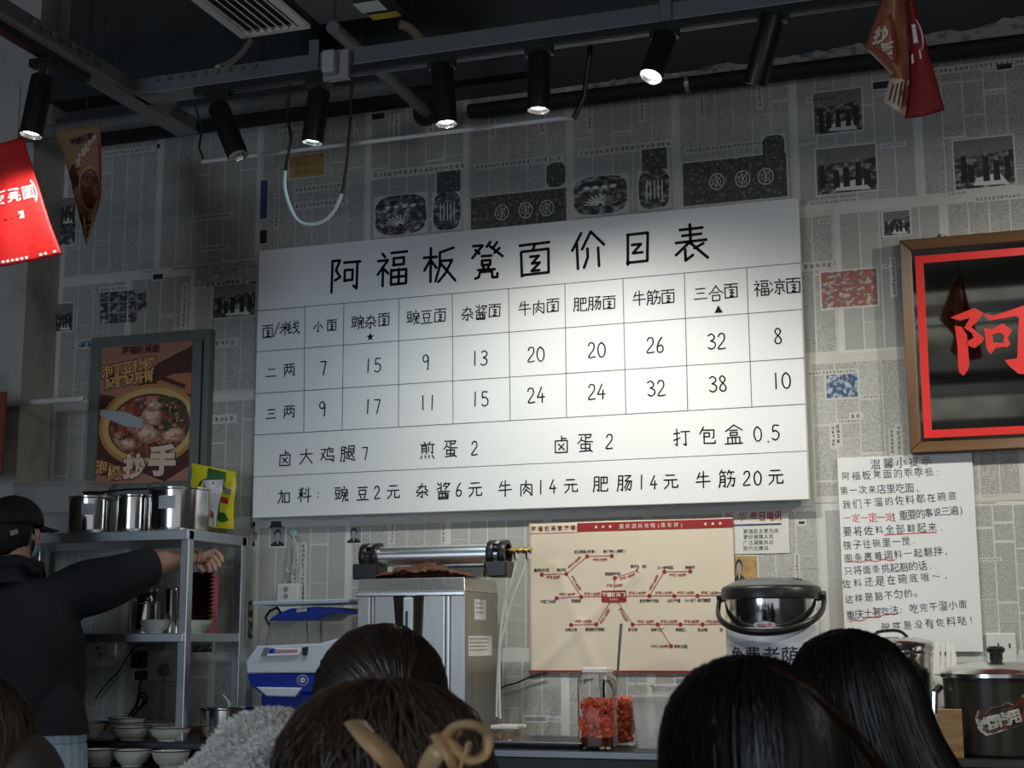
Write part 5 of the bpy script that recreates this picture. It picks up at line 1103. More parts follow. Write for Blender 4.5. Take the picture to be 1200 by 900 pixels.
MB().box((PX(303, sy-.05, CZ), sy-.10, CZ), (PX(404, sy, CZ), sy+.26, CZ+.03)).build('base', BLU, ish, bevel=.008)
a, b = S_(304, 771, sy-.006), S_(0, 0); mb = MB()
pn_ = [S_(306, 769, sy-.008), S_(351, 767, sy-.008), S_(354, 759, sy+.004), S_(310, 759, sy+.004)]
mb.add([p+Vector((0, -.004, 0)) for p in pn_], [(0, 1, 2, 3)], WLAB)
def pnq(u0, u1, v0, v1, mat, d): mb.add([(pn_[0].lerp(pn_[1], u)).lerp(pn_[3].lerp(pn_[2], u), v)+Vector((0, -d, 0)) for u, v in ((u0, v0), (u1, v0), (u1, v1), (u0, v1))], [(0, 1, 2, 3)], mat)
pnq(0, .16, 0, 1, M('panel_grey_print', (.12, .14, .17), .5), .005); pnq(.17, .32, .3, .9, BLU, .005)
for i in range(12): pnq(.34+i*.05, .34+i*.05+.032, .25, .75, REDI if i % 3 else BLU, .005)
mb.build('logo_panel', None, ish); slab('black_switch', [(354, 768), (354, 758.5), (360, 758), (359, 768)], .01, BLACKP, bevel=.001, y=sy-.012)
e_ = S_(355, 797, sy); mb = MB()
for r0, r1, mt in ((.012, .026, WLAB), (.014, .023, BLU), (.0, .013, WLAB)):
    d = .002+.0008*(mt is BLU)+.0012*(r0 == 0)
    mb.add([e_+Vector((r1*math.cos(k*math.pi/12), -d, r1*.8*math.sin(k*math.pi/12))) for k in range(24)], [tuple(range(24))], mt)
for s in (-.006, .006): mb.add([e_+Vector((s+.003*math.cos(k), -.005, .004*math.sin(k))) for k in range(6)], [tuple(range(6))], INK)
mb.build('round_badge', None, ish)
HOP = M('hopper_clear_plastic', (.80, .80, .80), .08, trans=.93, var=.0, ior=1.12)
hp = [S_(311, 757, sy+.03), S_(414, 752, sy+.03), S_(412, 722, sy+.05), S_(317, 727, sy+.05)]
mb = MB(); bk = [p+Vector((0, .20, 0)) for p in hp]; mb.add(hp+bk, [(0, 1, 2, 3), (4, 7, 6, 5), (0, 3, 7, 4), (1, 5, 6, 2)]); mb.build('hopper', HOP, ish, solid=.003)
mb = MB(); x_ = S_(361, 725, sy+.05); mb.tube([S_(359, 728, sy+.1), S_(361, 745, sy+.1), S_(362, 756, sy+.1)], .003, 6); mb.tube([S_(376, 727, sy+.05), S_(376, 755, sy+.045)], .004, 6)
mb.build('hopper_seam', M('grey_seam', (.12, .12, .13), .4), ish, smooth=True)
slab('blue_lid', [(314, 727), (325, 719), (340, 713), (372, 711), (392, 712), (415, 716), (415, 719), (394, 718), (380, 721), (370, 727)], .24, BLUL, y=sy+.045, bevel=.004)
lid_q = S_(352, 716, sy+.04); MB().box((lid_q.x-.012, sy+.03, lid_q.z-.004), (lid_q.x+.034, sy+.036, lid_q.z+.010), rot=Matrix.Rotation(-.1, 3, 'Y')).build('lid_label', WLAB, ish)
MB().tube([S_(316, 733, sy+.16), S_(311, 724, sy+.16), S_(316, 716, sy+.16), S_(325, 712, sy+.16), S_(330, 720, sy+.16)], .006, 8).build('black_clasp', BLACKP, ish, smooth=True)
la, lb_ = S_(302, 707, sy+.02), S_(414, 705, sy+.02)
ld = thing('plastic_sheet', 'flat pale translucent plastic cover lying on the ice shaver', 'cover', tuple(la)); LIDM = M('pale_translucent_plastic', (.62, .72, .82), .25, trans=.12)
zt_ = S_(360, 711, sy+.05).z; MB().hexa([(la.x, sy-.02, zt_+.006), (lb_.x, sy-.02, zt_+.012), (lb_.x, sy+.27, zt_+.012), (la.x, sy+.27, zt_+.006), (la.x-.004, sy-.024, zt_+.022), (lb_.x+.004, sy-.024, zt_+.028), (lb_.x+.004, sy+.274, zt_+.028), (la.x-.004, sy+.274, zt_+.022)]).build('lid_plate', LIDM, ld, bevel=.003)
# power strip hanging on the wall
hg = thing('power_strip', 'white power strip with a knotted white lead hanging from a wall hook', 'power strip', tuple(P(340, 620, -.03)))
CORD = M('grey_white_cord', (.38, .39, .39), .4)
q2 = lambda pts, y=-.035: spline([P(a, b, y) for a, b in pts])
a = P(343.5, 624, -.01); MB().lathe((a.x, 0, a.z), [(.020, .0), (.020, .008), (.014, .012), (.0001, .012)], 20, None, (0, -1, 0)).build('hook', M('pale_blue_hook', (.30, .42, .45), .35), hg, smooth=True)
MB().tube(q2([(345, 628), (339, 640), (338, 655), (336, 668), (334, 685)]), .0045, 8).build('cord', CORD, hg, smooth=True); MB().tube(q2([(343, 627), (347, 640), (345, 655), (342, 668), (343, 684)], -.045), .0045, 8).build('cord', CORD, hg, smooth=True)
MB().tube(q2([(335, 666), (338, 671), (344, 667), (345, 663)], -.055), .0055, 8).build('knot', CORD, hg, smooth=True)
a, b = P(325, 684, -.05), P(350, 704, -.05); MB().box((a.x, -.055, b.z-.05), (b.x, -.012, a.z)).build('socket_strip', M('strip_white', (.55, .55, .54), .35), hg, bevel=.006)
for k in range(2): MB().cyl((a.x+.045+.0*k, -.057, a.z-.025-.03*k), (a.x+.045, -.054, a.z-.025-.03*k), .012, 16).build('socket_hole', GREYP, hg)
# ================================================================== STAINLESS DISPENSER
dy0 = -.50; dsp = thing('steel_dispenser', 'tall boxy stainless steel water dispenser with a window in its front', 'dispenser', (P(480, 700, dy0).x, dy0, CZ))
fx0, fx1 = P(417, 720, dy0).x, P(545, 720, dy0).x; ztop = P(480, 677, dy0).z; dyb = -.12
def bx_(lo, hi, name, mat, bevel=.003, parent=dsp): return MB().box(lo, hi).build(name, mat, parent, bevel=bevel)
bx_((fx0, dy0+.01, CZ+.02), (fx1, dyb, ztop-.055), 'cabinet_body', brushed('dispenser_steel', (.36, .35, .325), .34), .004)
for xx in (fx0+.02, fx1-.05): bx_((xx, dy0+.03, CZ), (xx+.03, dy0+.06, CZ+.02), 'foot', BLACKP)
mb = MB(); z0 = ztop-.055
mb.hexa([(fx0, dy0, z0), (fx1, dy0, z0), (fx1, dyb, z0), (fx0, dyb, z0), (fx0+.008, dy0+.018, ztop), (fx1-.008, dy0+.018, ztop), (fx1-.008, dyb, ztop), (fx0+.008, dyb, ztop)]); mb.build('top_hood', brushed('hood_steel', (.55, .55, .53), .34), dsp, bevel=.004)
bx_((fx0, dy0-.006, z0-.016), (fx1, dy0+.012, z0), 'front_trim', STEELX)
for p0, p1 in ((431, 434), (436, 438), (519, 521.5), (524, 527)):
    bx_((P(p0, 720, dy0).x, dy0, CZ+.02), (P(p1, 720, dy0).x, dy0+.012, z0-.016), 'front_rib', STEEL, .0015)
wq = [P(461, 698, dy0-.001), P(495, 698, dy0-.001), P(492, 765, dy0-.001), P(466, 765, dy0-.001)]
mb = MB(); mb.add([p+Vector((0, -.002, 0)) for p in wq]+[p+Vector((0, .012, 0)) for p in wq], [(3, 2, 1, 0), (0, 1, 5, 4), (1, 2, 6, 5), (2, 3, 7, 6), (3, 0, 4, 7)]); mb.build('window', M('dark_window_glass', (.02, .012, .012), .08, coat=.5), dsp)
a, b = P(472, 700, dy0-.02), P(482.5, 762, dy0-.02); bx_((a.x, dy0-.02, b.z), (b.x, dy0-.002, a.z), 'level_gauge', M('pale_gauge', (.50, .56, .62), .25), .006)
a, b = P(475, 716, dy0-.022), P(477.5, 750, dy0-.022); bx_((a.x, dy0-.0215, b.z), (b.x, dy0-.0195, a.z), 'gauge_slot', M('gauge_dark', (.02, .05, .07), .2), 0)
MB().lathe(P(479, 774, dy0-.002), [(.0001, .03), (.012, .03), (.014, 0)], 16, None, (0, -1, 0), caps=False).build('tap', CHROME, dsp, smooth=True)
def sidepanel(px0, py0, px1, py1, name, mat, print_=0):
    # a sheet on the right-hand side: column of the view -> depth
    def yy(px, py):
        y = dy0
        for _ in range(30):
            d = Vector((fx1, y, P(px, py, y).z))-CAM; q_ = 600+F_PX*d.dot(AR)/d.dot(AF); y += (px-q_)*.008
        return y
    y0_, y1_ = yy(px0, py0), yy(px1, py0); z1_, z0_ = P(px0, py0, y0_).z, P(px0, py1, y0_).z
    mb = MB(); X = fx1+.0015; mb.box((fx1, y0_, z0_), (X, y1_, z1_), mat)
    for k in range(print_):
        zz_ = z1_-(z1_-z0_)*(k+1)/(print_+1.5); mb.quad((X+.0004, y0_+.008, zz_), (X+.0004, y0_+(y1_-y0_)*R.uniform(.6, .9), zz_), (X+.0004, y0_+(y1_-y0_)*.8, zz_+.004), (X+.0004, y0_+.008, zz_+.004), GREYP)
    mb.build(name, None, dsp)
sidepanel(556, 702, 569, 726, 'label_sticker', WLAB, 3); sidepanel(549, 745, 576, 769, 'label_sticker', WLAB, 4); sidepanel(553, 786, 575, 835, 'side_hatch', brushed('dispenser_steel'), 0)
# the steel tube filter on top
uf = thing('tube_filter', 'polished steel tube filter in black clamps on top of the dispenser', 'filter', tuple(P(510, 660, dy0+.1)))
uy = dy0+.14; r_ = .041; ua, ub = P(436, 652, uy), P(588, 650, uy); uz = (P(510, 651, uy)).z
MB().cyl((ua.x, uy, uz), (ub.x, uy, uz), r_, 40).build('steel_tube', brushed('filter_tube_steel', (.82, .82, .80), .30, 'x'), uf, smooth=True)
a = P(560, 652, uy).x; MB().hexa([(P(462, 660, uy).x, uy-.03, ztop+.001), (a+.03, uy-.03, ztop+.001), (a+.03, uy+.05, ztop+.001), (P(462, 660, uy).x, uy+.05, ztop+.001), (P(462, 660, uy).x, uy-.01, uz-r_+.01), (a+.03, uy-.01, uz-r_+.01), (a+.03, uy+.05, uz-r_+.01), (P(462, 660, uy).x, uy+.05, uz-r_+.01)]).build('cradle_plate', STEELX, uf, bevel=.002)
for px in (430, 443, 578, 592):
    x_ = P(px, 651, uy).x; MB().lathe((x_-.014, uy, uz), [(r_, 0), (r_+.014, .001), (r_+.015, .003), (r_+.015, .025), (r_+.014, .027), (r_, .028)], 36, None, (1, 0, 0), caps=False).build('black_clamp', BLACKP, uf, smooth=True)
for px in (436, 585):
    x_ = P(px, 651, uy).x; MB().lathe((x_-.01, uy, uz), [(r_+.008, 0), (r_+.010, .002), (r_+.010, .018), (r_+.008, .02)], 32, None, (1, 0, 0), caps=False).build('steel_band', CHROME, uf, smooth=True)
for p0, p1 in ((419, 448), (571, 598)):
    xa_, xb_ = P(p0, 660, uy).x, P(p1, 660, uy).x; zb0 = ztop+.001; MB().hexa([(xa_+.02*(p0 > 500), uy-.05, zb0), (xb_, uy-.05, zb0), (xb_, uy+.06, zb0), (xa_, uy+.06, zb0), (xa_, uy-.05, uz-r_+.012), (xb_, uy-.05, uz-r_+.012), (xb_, uy+.06, uz-r_+.012), (xa_, uy+.06, uz-r_+.012)]).build('black_bracket', BLACKP, uf, bevel=.006)
BRS = M('brass', (.60, .42, .14), .25, 1); HOSE = M('white_braided_hose', (.50, .50, .48), .4)
e0 = Vector((ub.x, uy, uz+.012)); e1 = P(621, 642, uy)
MB().cyl(e0, (e1.x, uy, e0.z), .010, 12).build('brass_pipe', BRS, uf, smooth=True); mb = MB()
for px in (601, 607, 614, 621): x_ = P(px, 642, uy).x; mb.cyl((x_-.006, uy, e0.z), (x_+.006, uy, e0.z), .014, 8)
mb.build('brass_nut', BRS, uf)
for px, path in ((605, [(605, 648), (604, 662), (600, 680), (592, 705), (587, 740), (585, 780), (586, 842)]), (618, [(619, 648), (616, 662), (608, 684), (600, 705), (592, 735), (586, 760), (583, 800), (582, 840)])):
    MB().tube(q2(path, uy), .0052, 8).build('hose', HOSE, uf, smooth=True); p = P(path[0][0], 651, uy); MB().cyl(p+Vector((0, 0, .016)), p-Vector((0, 0, .012)), .012, 8).build('hose_nut', CHROME, uf)
# brown cloth stuffed under the tube
cl = MB(); nx, ny = 60, 18; xa_, xb_ = P(441, 668, dy0+.05).x, P(553, 668, dy0+.05).x
vs = []
for j in range(ny+1):
    for i in range(nx+1):
        u, v = i/nx, j/ny; x_ = xa_+(xb_-xa_)*u; y_ = dy0+.020+v*.085
        env = math.sin(math.pi*min(1, u*1.02))**.5 if 0 < u < 1 else 0
        hgt = .062*env*(.45+.8*noise.noise(Vector((u*3, v*1.5, 1)))+.5*abs(noise.noise(Vector((u*11+v*4, v*5, 2)))))*math.sin(math.pi*(.15+.85*v))**.6
        vs.append((x_+.008*noise.noise(Vector((u*9, v*9, 4))), y_-.012*noise.noise(Vector((u*10, v*3, 7))), ztop+.004+max(0, hgt)*1.25))
cl.add(vs, [(j*(nx+1)+i, j*(nx+1)+i+1, (j+1)*(nx+1)+i+1, (j+1)*(nx+1)+i) for j in range(ny) for i in range(nx)])
tag(cl.build('brown_cloth', M('brown_cloth', (.10, .038, .022), .85, var=.25, bump=.4, bscale=60), smooth=True, solid=.004), 'crumpled brown cloth stuffed under the steel tube filter', 'cloth')
# black lead drooping behind the banner
MB_ = MB().tube(q2([(580, 812), (592, 804), (606, 800), (622, 793), (640, 788)], -.03), .004, 6); tag(MB_.build('black_lead', BLACKP, smooth=True), 'thin black lead running from the dispenser behind the cream banner', 'cable')
# ================================================================== TRAY, BOX, JUGS
ty = -.56; tx0, tx1 = PX(561, ty, CZ), PX(652, ty, CZ)+.03
ty_ = thing('steel_tray', 'flat rectangular steel tray on the counter', 'tray', ((tx0+tx1)/2, -.4, CZ))
openbox((tx0, ty), (tx1+.06, -.22), CZ, CZ+.028, .012, .002, brushed('tray_steel', (.36, .36, .36), .25, 'x'), 'tray_body', ty_, lip=.012)
a = at(596, -.36, CZ+.004); t = thing('honey_box', 'small clear box of amber pieces in the steel tray', 'box', tuple(a))
openbox((a.x-.052, -.41), (a.x+.052, -.31), CZ+.004, CZ+.060, .004, .002, HOP, 'clear_box', t, lip=.002)
mb = MB()
for i in range(40): c = Vector((a.x+R.uniform(-.04, .04), -.36+R.uniform(-.038, .038), CZ+.020+R.uniform(0, .024))); mb.ball(c, R.uniform(.006, .010), None, 6)
o = mb.build('amber_pieces', M('amber_pieces', (.80, .34, .03), .25), t, smooth=True); o['kind'] = 'stuff'
MB().box((a.x-.056, -.414, CZ+.060), (a.x+.056, -.306, CZ+.074)).build('lid', M('box_lid_white', (.58, .56, .52), .4), t, bevel=.003)
GLASS = M('clear_jug_glass', (.93, .93, .93), .05, trans=1, var=0, ior=1.12, spec=.5)
PICK = M('red_pickled_pieces', (.95, .17, .09), .35, var=.25, scale=40); JUICE = M('dark_pickle_juice', (.10, .02, .006), .15)
def pickles(c0, c1, z0, z1, n, t, sz=.008, name='pickled_pieces'):
    mb = MB()
    for i in range(n):
        c = Vector((R.uniform(c0[0], c1[0]), R.uniform(c0[1], c1[1]), z0+(z1-z0)*R.random())); h = sz*R.uniform(.7, 1.3)
        mb.box(c-Vector((h, h*.7, h*.6)), c+Vector((h, h*.7, h*.6)), None, Matrix.Rotation(R.random()*6, 3, Vector((R.random(), R.random(), R.random()+.1)).normalized()))
    o = mb.build(name, PICK, t); o['kind'] = 'stuff'; return o
jy = -.50; j0, j1 = PX(681, jy, CZ), PX(722, jy, CZ); jc = Vector(((j0+j1)/2, jy, CZ)); jr = (j1-j0)/2; jt = P(700, 793, jy).z
t = thing('glass_jug', 'square clear jug of red pickled pieces with a white lid', 'jug', tuple(jc))
mb = MB(); s = jr; pr = [(s*.95, 0), (s, .01), (s, (jt-CZ)*.96), (s*.72, jt-CZ+.012), (s*.68, jt-CZ+.012), (s*.92, (jt-CZ)*.94), (s*.93, .012), (.0001, .010)]
def sqring(c, prof, mb, n=32, p=5):
    vs = []; fs = []
    for r0, h in prof:
        for i in range(n):
            a = 2*math.pi*i/n; k = (abs(math.cos(a))**p+abs(math.sin(a))**p)**(-1/p); vs.append(c+Vector((r0*k*math.cos(a), r0*k*math.sin(a), h)))
    for j in range(len(prof)-1):
        for i in range(n): l = (i+1) % n; fs.append((j*n+i, j*n+l, (j+1)*n+l, (j+1)*n+i))
    fs.append(tuple(range(n))[::-1]); mb.add(vs, fs); return mb
sqring(jc, pr, mb).build('jug_body', GLASS, t, smooth=True)
pz1 = P(700, 843-24, jy).z
pickles((jc.x-s*.82, jy-s*.82), (jc.x+s*.82, jy+s*.82), CZ+.045, pz1, 520, t)
m2 = MB(); sqring(jc+Vector((0, 0, .014)), [(s*.90, 0), (s*.90, .03), (.0001, .03)], m2).build('juice', JUICE, t, smooth=True)
MB().box((jc.x-s*.72, jy-s*.7, jt+.012), (jc.x+s*.72, jy+s*.7, jt+.034)).build('lid', M('jug_lid_white', (.62, .60, .58), .4), t, bevel=.005)
hx = P(712, 800, jy-s*.9); MB().tube(spline([Vector((hx.x, jy-s, jt+.0)), Vector((hx.x, jy-s-.035, jt-.005)), Vector((hx.x, jy-s-.04, jt-.05)), Vector((hx.x, jy-s-.03, jt-.09)), Vector((hx.x, jy-s, jt-.10))]), .007, 8).build('handle', GLASS, t, smooth=True)
ky = -.30; k0, k1 = PX(706, ky, CZ), PX(746, ky, CZ); kc = Vector(((k0+k1)/2, ky, CZ)); kr = (k1-k0)/2; kt = P(726, 792, ky).z
t = thing('pickle_tub', 'clear tub of red pickled pieces behind the jug, holding the ladle', 'tub', tuple(kc))
mb = MB(); sqring(kc, [(kr*.8, 0), (kr*.83, .01), (kr, kt-CZ), (kr*.97, kt-CZ), (kr*.8, .012), (.0001, .011)], mb).build('tub_body', GLASS, t, smooth=True)
pickles((kc.x-kr*.72, ky-kr*.72), (kc.x+kr*.72, ky+kr*.72), CZ+.02, P(726, 818, ky).z, 560, t)
a = P(728, 731, ky); b = P(723, 800, ky); lt = thing('ladle', 'steel ladle standing upright in the red pickle tub', 'ladle', tuple(b))
tip = Vector((b.x-.006, ky, CZ+.10)); MB().tube([a, a.lerp(b, .25), b, tip], [.012, .012, .008, .006], 8, flat=.45).build('shaft', M('dull_dark_steel', (.30, .30, .29), .4, 1), lt, smooth=True); MB().ball(tip, .024, None, 14, (1, 1, .7)).build('cup', STEEL, lt, smooth=True); MB().lathe(a+Vector((0, -.003, -.014)), [(.004, 0), (.004, .003)], 8, None, (0, -1, 0)).build('hole', INK, lt)
TUB = M('white_translucent_tub', (.85, .85, .85), .25, trans=.75, ior=1.12)
uy2 = -.42; u0, u1 = PX(747, uy2, CZ+.1), PX(800, uy2, CZ+.1)
for k, (sh, zb, hh, lb) in enumerate([(0, CZ, P(770, 815, uy2-.08).z-CZ, 'frosted white plastic tub beside the red pickles'), (.030, CZ, P(780, 803, uy2+.02).z-CZ, 'taller frosted plastic tub behind, beside the black-haired diner')]):
    t = thing('plastic_tub', lb, 'tub', ((u0+u1)/2, uy2, CZ), 'frosted tubs on the counter')
    openbox((u0+sh+.0, uy2-.09+.20*k), (u1+sh+.08*k, uy2+.09+.12*k), zb, zb+hh, .018, .003, TUB, 'tub_body', t, lip=.008)
for i, (px, py) in enumerate([(762, 862), (786, 862), (774, 845)]):
    c = P(px, py, uy2-.01); c.z = CZ+.008+.03*(i == 2); t = thing('small_cup', ('left small clear sauce cup inside the frosted tub', 'right small clear sauce cup inside the frosted tub', 'upper small clear sauce cup inside the frosted tub')[i], 'cup', tuple(c), 'sauce cups in the frosted tub')
    MB().lathe(c, [(.0001, 0), (.020, 0), (.027, .034), (.029, .036), (.026, .034), (.019, .003), (.0001, .003)], 20, None, caps=False).build('cup_body', TUB, t, smooth=True)
# ================================================================== INSULATED URN
ey = -.36; e0, e1 = PX(850, ey, 1.3), PX(960, ey, 1.3); ec = Vector(((e0+e1)/2, ey, CZ)); er = (e1-e0)/2
zl0 = P(905, 702, ey-er*.6).z; zl1 = P(905, 690, ey).z; zb_ = P(905, 735, ey-er*.9).z; ztp = P(905, 678, ey).z
urn = thing('tea_urn', 'round insulated steel tea urn with black lid and carrying handle', 'urn', tuple(ec))
MB().lathe(ec, [(.0001, 0), (er*.96, 0), (er*.97, .02), (er*.985, zb_-CZ)], 56, None, caps=False).build('body_shell', M('grey_white_urn_shell', (.50, .53, .60), .35), urn, smooth=True)
MB().lathe(ec, [(er*.985, zb_-CZ), (er*.99, zb_-CZ+.002), (er*.99, zl0-CZ+.0)], 56, None, caps=False).build('mirror_band', CHROME, urn, smooth=True)
MB().lathe(ec, [(er*.99, zl0-CZ), (er*1.06, zl0-CZ+.004), (er*1.06, zl0-CZ+.010), (er*1.06, zl0-CZ+.036), (er*1.03, zl0-CZ+.046), (er*.98, zl0-CZ+.050)], 56, None, caps=False).build('black_lid_ring', BLACKP, urn, smooth=True)
MB().lathe(ec, [(er*.98, zl0-CZ+.050), (er*.80, zl0-CZ+.066), (er*.5, zl0-CZ+.078), (er*.45, zl0-CZ+.074), (.0001, zl0-CZ+.078)], 56, None, caps=False).build('lid_dome', M('dark_grey_lid', (.09, .095, .10), .3), urn, smooth=True)
for s in (-1, 1): MB().ball((ec.x+s*er*.42, ey-er*.18, zl0+.070), .03, None, 16, (1.7, .9, .28)).build('lid_grip', BLACKP, urn, smooth=True)
hpts = []
for k in range(25):
    a = math.pi*(k/24); x_ = ec.x-er*1.12*math.cos(a); dz = math.sin(a); hpts.append(Vector((x_, ey-er*1.12*math.sin(a)**.8 if 0 < k < 24 else ey, zl0-.015-.105*dz**.8 if 0 < k < 24 else zl0+.0)))
MB().tube(hpts, .009, 10, flat=1.5).build('carry_handle', BLACKP, urn, smooth=True)
for s in (-1, 1): MB().cyl((ec.x+s*er*.95, ey, zl0+.012), (ec.x+s*er*1.16, ey, zl0+.012), .018, 16).build('pivot', BLACKP, urn)
mb = MB()
class CF:
    def __init__(s, c, r): s.c = c; s.r = r
    def __call__(s, u, v, d=0): a = -math.pi/2+u/s.r; return Vector((s.c.x+(s.r+d)*math.cos(a), s.c.y+(s.r+d)*math.sin(a), v))
cf = CF(ec, er*.985)
zt_ = P(900, 768, ey-er).z; u0 = (PX(861, ey-er*.8, 1.15)-ec.x)
for k, ch in enumerate('免费老荫茶'): glyph(mb, ch, cf, u0+k*.068, zt_, .068, BKP, 0, .0018)
textc(mb, '饮料机' if ('饮', 0) in GL else '一', cf, 9, 9, .001, BKP) if 0 else None
mb.build('lettering', None, urn)
mb = MB(); zz_ = P(905, 731, ey-er).z
for r0, mt, dd in ((1, GREYP, .001), (.88, M('urn_badge', (.42, .42, .46), .4), .0016)): mb.add([cf(.042*r0*math.cos(k*math.pi/14), zz_+.018*r0*math.sin(k*math.pi/14)-.006, dd) for k in range(28)], [tuple(range(28))], mt)
for i in range(6): mb.quad(cf(-.028+i*.010, zz_-.010, .002), cf(-.021+i*.010, zz_-.010, .002), cf(-.021+i*.010, zz_-.001, .002), cf(-.028+i*.010, zz_-.001, .002), M('faint_red_print', (.35, .16, .17), .6))
mb.build('badge', None, urn)
# ================================================================== RIGHT SIDE POTS
iy = -.34; i0, i1 = PX(1003, iy, 1.2), PX(1093, iy, 1.2); ic = Vector(((i0+i1)/2, iy, CZ)); ir = (i1-i0)/2
zr = P(1050, 768, iy-ir).z; t = thing('insulated_pot', 'steel insulated soup pot with a latched lid below the note sheet', 'pot', tuple(ic))
MB().lathe(ic, [(.0001, 0), (ir*.94, 0), (ir*.95, .01), (ir*.95, zr-CZ-.01), (ir*1.0, zr-CZ), (ir*1.02, zr-CZ+.006), (ir*1.0, zr-CZ+.016)], 48, None, caps=False).build('pot_body', POTM, t, smooth=True)
MB().lathe(ic, [(ir*1.0, zr-CZ+.014), (ir*1.03, zr-CZ+.020), (ir*1.03, zr-CZ+.042), (ir*.97, zr-CZ+.050), (ir*.6, zr-CZ+.062), (.0001, zr-CZ+.066)], 48, None, caps=False).build('lid', POTM, t, smooth=True)
MB().tube(spline([ic+Vector((-.07, -.02, zr-CZ+.06)), ic+Vector((-.05, -.02, zr-CZ+.082)), ic+Vector((.02, -.02, zr-CZ+.085)), ic+Vector((.05, -.02, zr-CZ+.062))]), .007, 8).build('lid_handle', CHROME, t, smooth=True)
for i, an in enumerate((-1.62, 1.52)):
    d = Vector((math.cos(an), math.sin(an), 0)); p = ic+d*ir*1.03; p.z = zr+.01; rt = Matrix.Rotation(an+math.pi/2, 3, 'Z')
    MB().box(p-Vector((.022, .012, .05)), p+Vector((.022, .012, .035)), None, rt, p).build('latch', BLACKP, t, bevel=.004); p2 = p+Vector((0, 0, .03)); MB().cyl(p2-rt@Vector((.03, 0, 0)), p2+rt@Vector((.026, 0, 0)), .006, 8).build('latch_wire', CHROME, t)
py_ = -.14; t = thing('serving_fork', 'white plastic slotted serving fork standing behind the dark pot', 'utensil', tuple(at(1105, py_, CZ)))
o0 = [(1097, 790), (1093.5, 770), (1095.5, 757), (1098.5, 753), (1101, 757), (1102.5, 775)]; mb = MB()
F_ = lambda px, py: (P(px, py, py_).x, P(px, py, py_).z); fr_ = wallframe(py_)
tines = [[(1093, 790), (1094.2, 762), (1098, 752.5), (1100.5, 752.5), (1101, 760), (1102, 782), (1102, 792)], [(1102, 792), (1102.5, 783), (1103.4, 753), (1106.6, 753), (1107.5, 783), (1108, 792)], [(1108, 792), (1108.5, 782), (1109.5, 753), (1112.5, 753), (1114, 768), (1114.5, 792)], [(1114.5, 792), (1115, 770), (1114, 755), (1118, 757), (1120.5, 768), (1122, 790)]]
for tn in tines: mb.prism([F_(*p) for p in tn][::-1], fr_, 0, .006)
mb.prism([F_(*p) for p in [(1093, 790), (1122, 790), (1121, 800), (1114, 806), (1111, 840), (1104, 840), (1102, 806), (1095, 800)]][::-1], fr_, 0, .006); b_ = F_(1107, 838)
mb.box((b_[0]-.012, py_-.006, CZ+.001), (b_[0]+.012, py_, b_[1]+.01)); mb.build('fork_body', M('white_fork_plastic', (.85, .85, .82), .35), t)
ly = -.385; l0 = PX(1102, ly, 1.1); lr = .19; lc = Vector((l0+lr, ly, CZ)); zlid = P(1180, 796, ly-lr*.9).z
t = thing('stew_pot', 'large dark olive stew pot with steel lid and a sticker', 'pot', tuple(lc))
MB().lathe(lc, [(.0001, 0), (lr*.9, 0), (lr*.96, .012), (lr*.97, zlid-CZ), (lr*.94, zlid-CZ), (lr*.9, .02), (.0001, .02)], 56, None, caps=False).build('pot_body', M('dark_olive_enamel', (.030, .027, .018), .3, coat=.3), t, smooth=True)
MB().lathe(lc, [(lr*.98, zlid-CZ), (lr*1.015, zlid-CZ+.004), (lr*1.01, zlid-CZ+.016), (lr*.9, zlid-CZ+.034), (lr*.5, zlid-CZ+.052), (.0001, zlid-CZ+.058)], 56, None, caps=False).build('lid', brushed('pot_lid_steel', (.70, .70, .68), .18), t, smooth=True)
kz = zlid+.056; kn = P(1172, 776, ly); lcx = PX(1172, ly, kz); 
MB().lathe((lc.x, ly, kz), [(.018, 0), (.022, .006), (.022, .028), (.030, .034), (.032, .044), (.024, .052), (.0001, .054)], 24, None, caps=False).build('lid_knob', BLACKP, t, smooth=True)
MB().tube([lc+Vector((-lr*1.0, -.05, zlid-CZ-.03)), lc+Vector((-lr*1.1, -.08, zlid-CZ-.05)), lc+Vector((-lr*1.12, -.08, zlid-CZ-.12))], .012, 8).build('side_handle', CHROME, t, smooth=True)
mb = MB(); cf2 = CF(lc, lr*.968)
def ug(px, py): p = P(px, py, ly-lr*.85); return math.asin(max(-1, min(1, (p.x-lc.x)/(lr*.968))))*lr*.968, p.z
out = [(1143, 842), (1146, 832), (1154, 836), (1162, 828), (1172, 827), (1181, 822), (1189, 826), (1199, 813), (1206, 820), (1204, 846), (1190, 852), (1176, 856), (1156, 862), (1148, 856)]
pts = [ug(*p) for p in out]; cxs = sum(p[0] for p in pts)/len(pts); czs = sum(p[1] for p in pts)/len(pts)
for sc_, mt, dd in ((1, M('sticker_silver', (.42, .38, .34), .3, .5), .0012), (.90, M('sticker_maroon', (.12, .035, .02), .4), .0018)): mb.add([cf2(cxs+(u-cxs)*sc_, czs+(v-czs)*sc_, dd) for u, v in pts][::-1], [tuple(range(len(pts)))], mt)
u_, v_ = ug(1152, 849); 
for k, ch in enumerate('神厨商用'):
    u_, v_ = ug(1153+k*12, 849-k*3.4); glyph(mb, ch, cf2, u_, v_, .046, M('sticker_pale_letters', (.52, .50, .46), .35, .3), .05, .0026, .25)
mb.build('sticker', None, t)
wy = -.592; a, b = P(1098, 831, wy), P(1128, 860, wy); tag(MB().box((a.x, wy, CZ), (b.x, wy+.03, a.z)).build('wooden_block', M_noise2('pale_wood', (.26, .15, .06), (.42, .26, .12), 10, 60, .3, .7, .5, 4), bevel=.003), 'small pale wooden box in front of the dark pot', 'box')
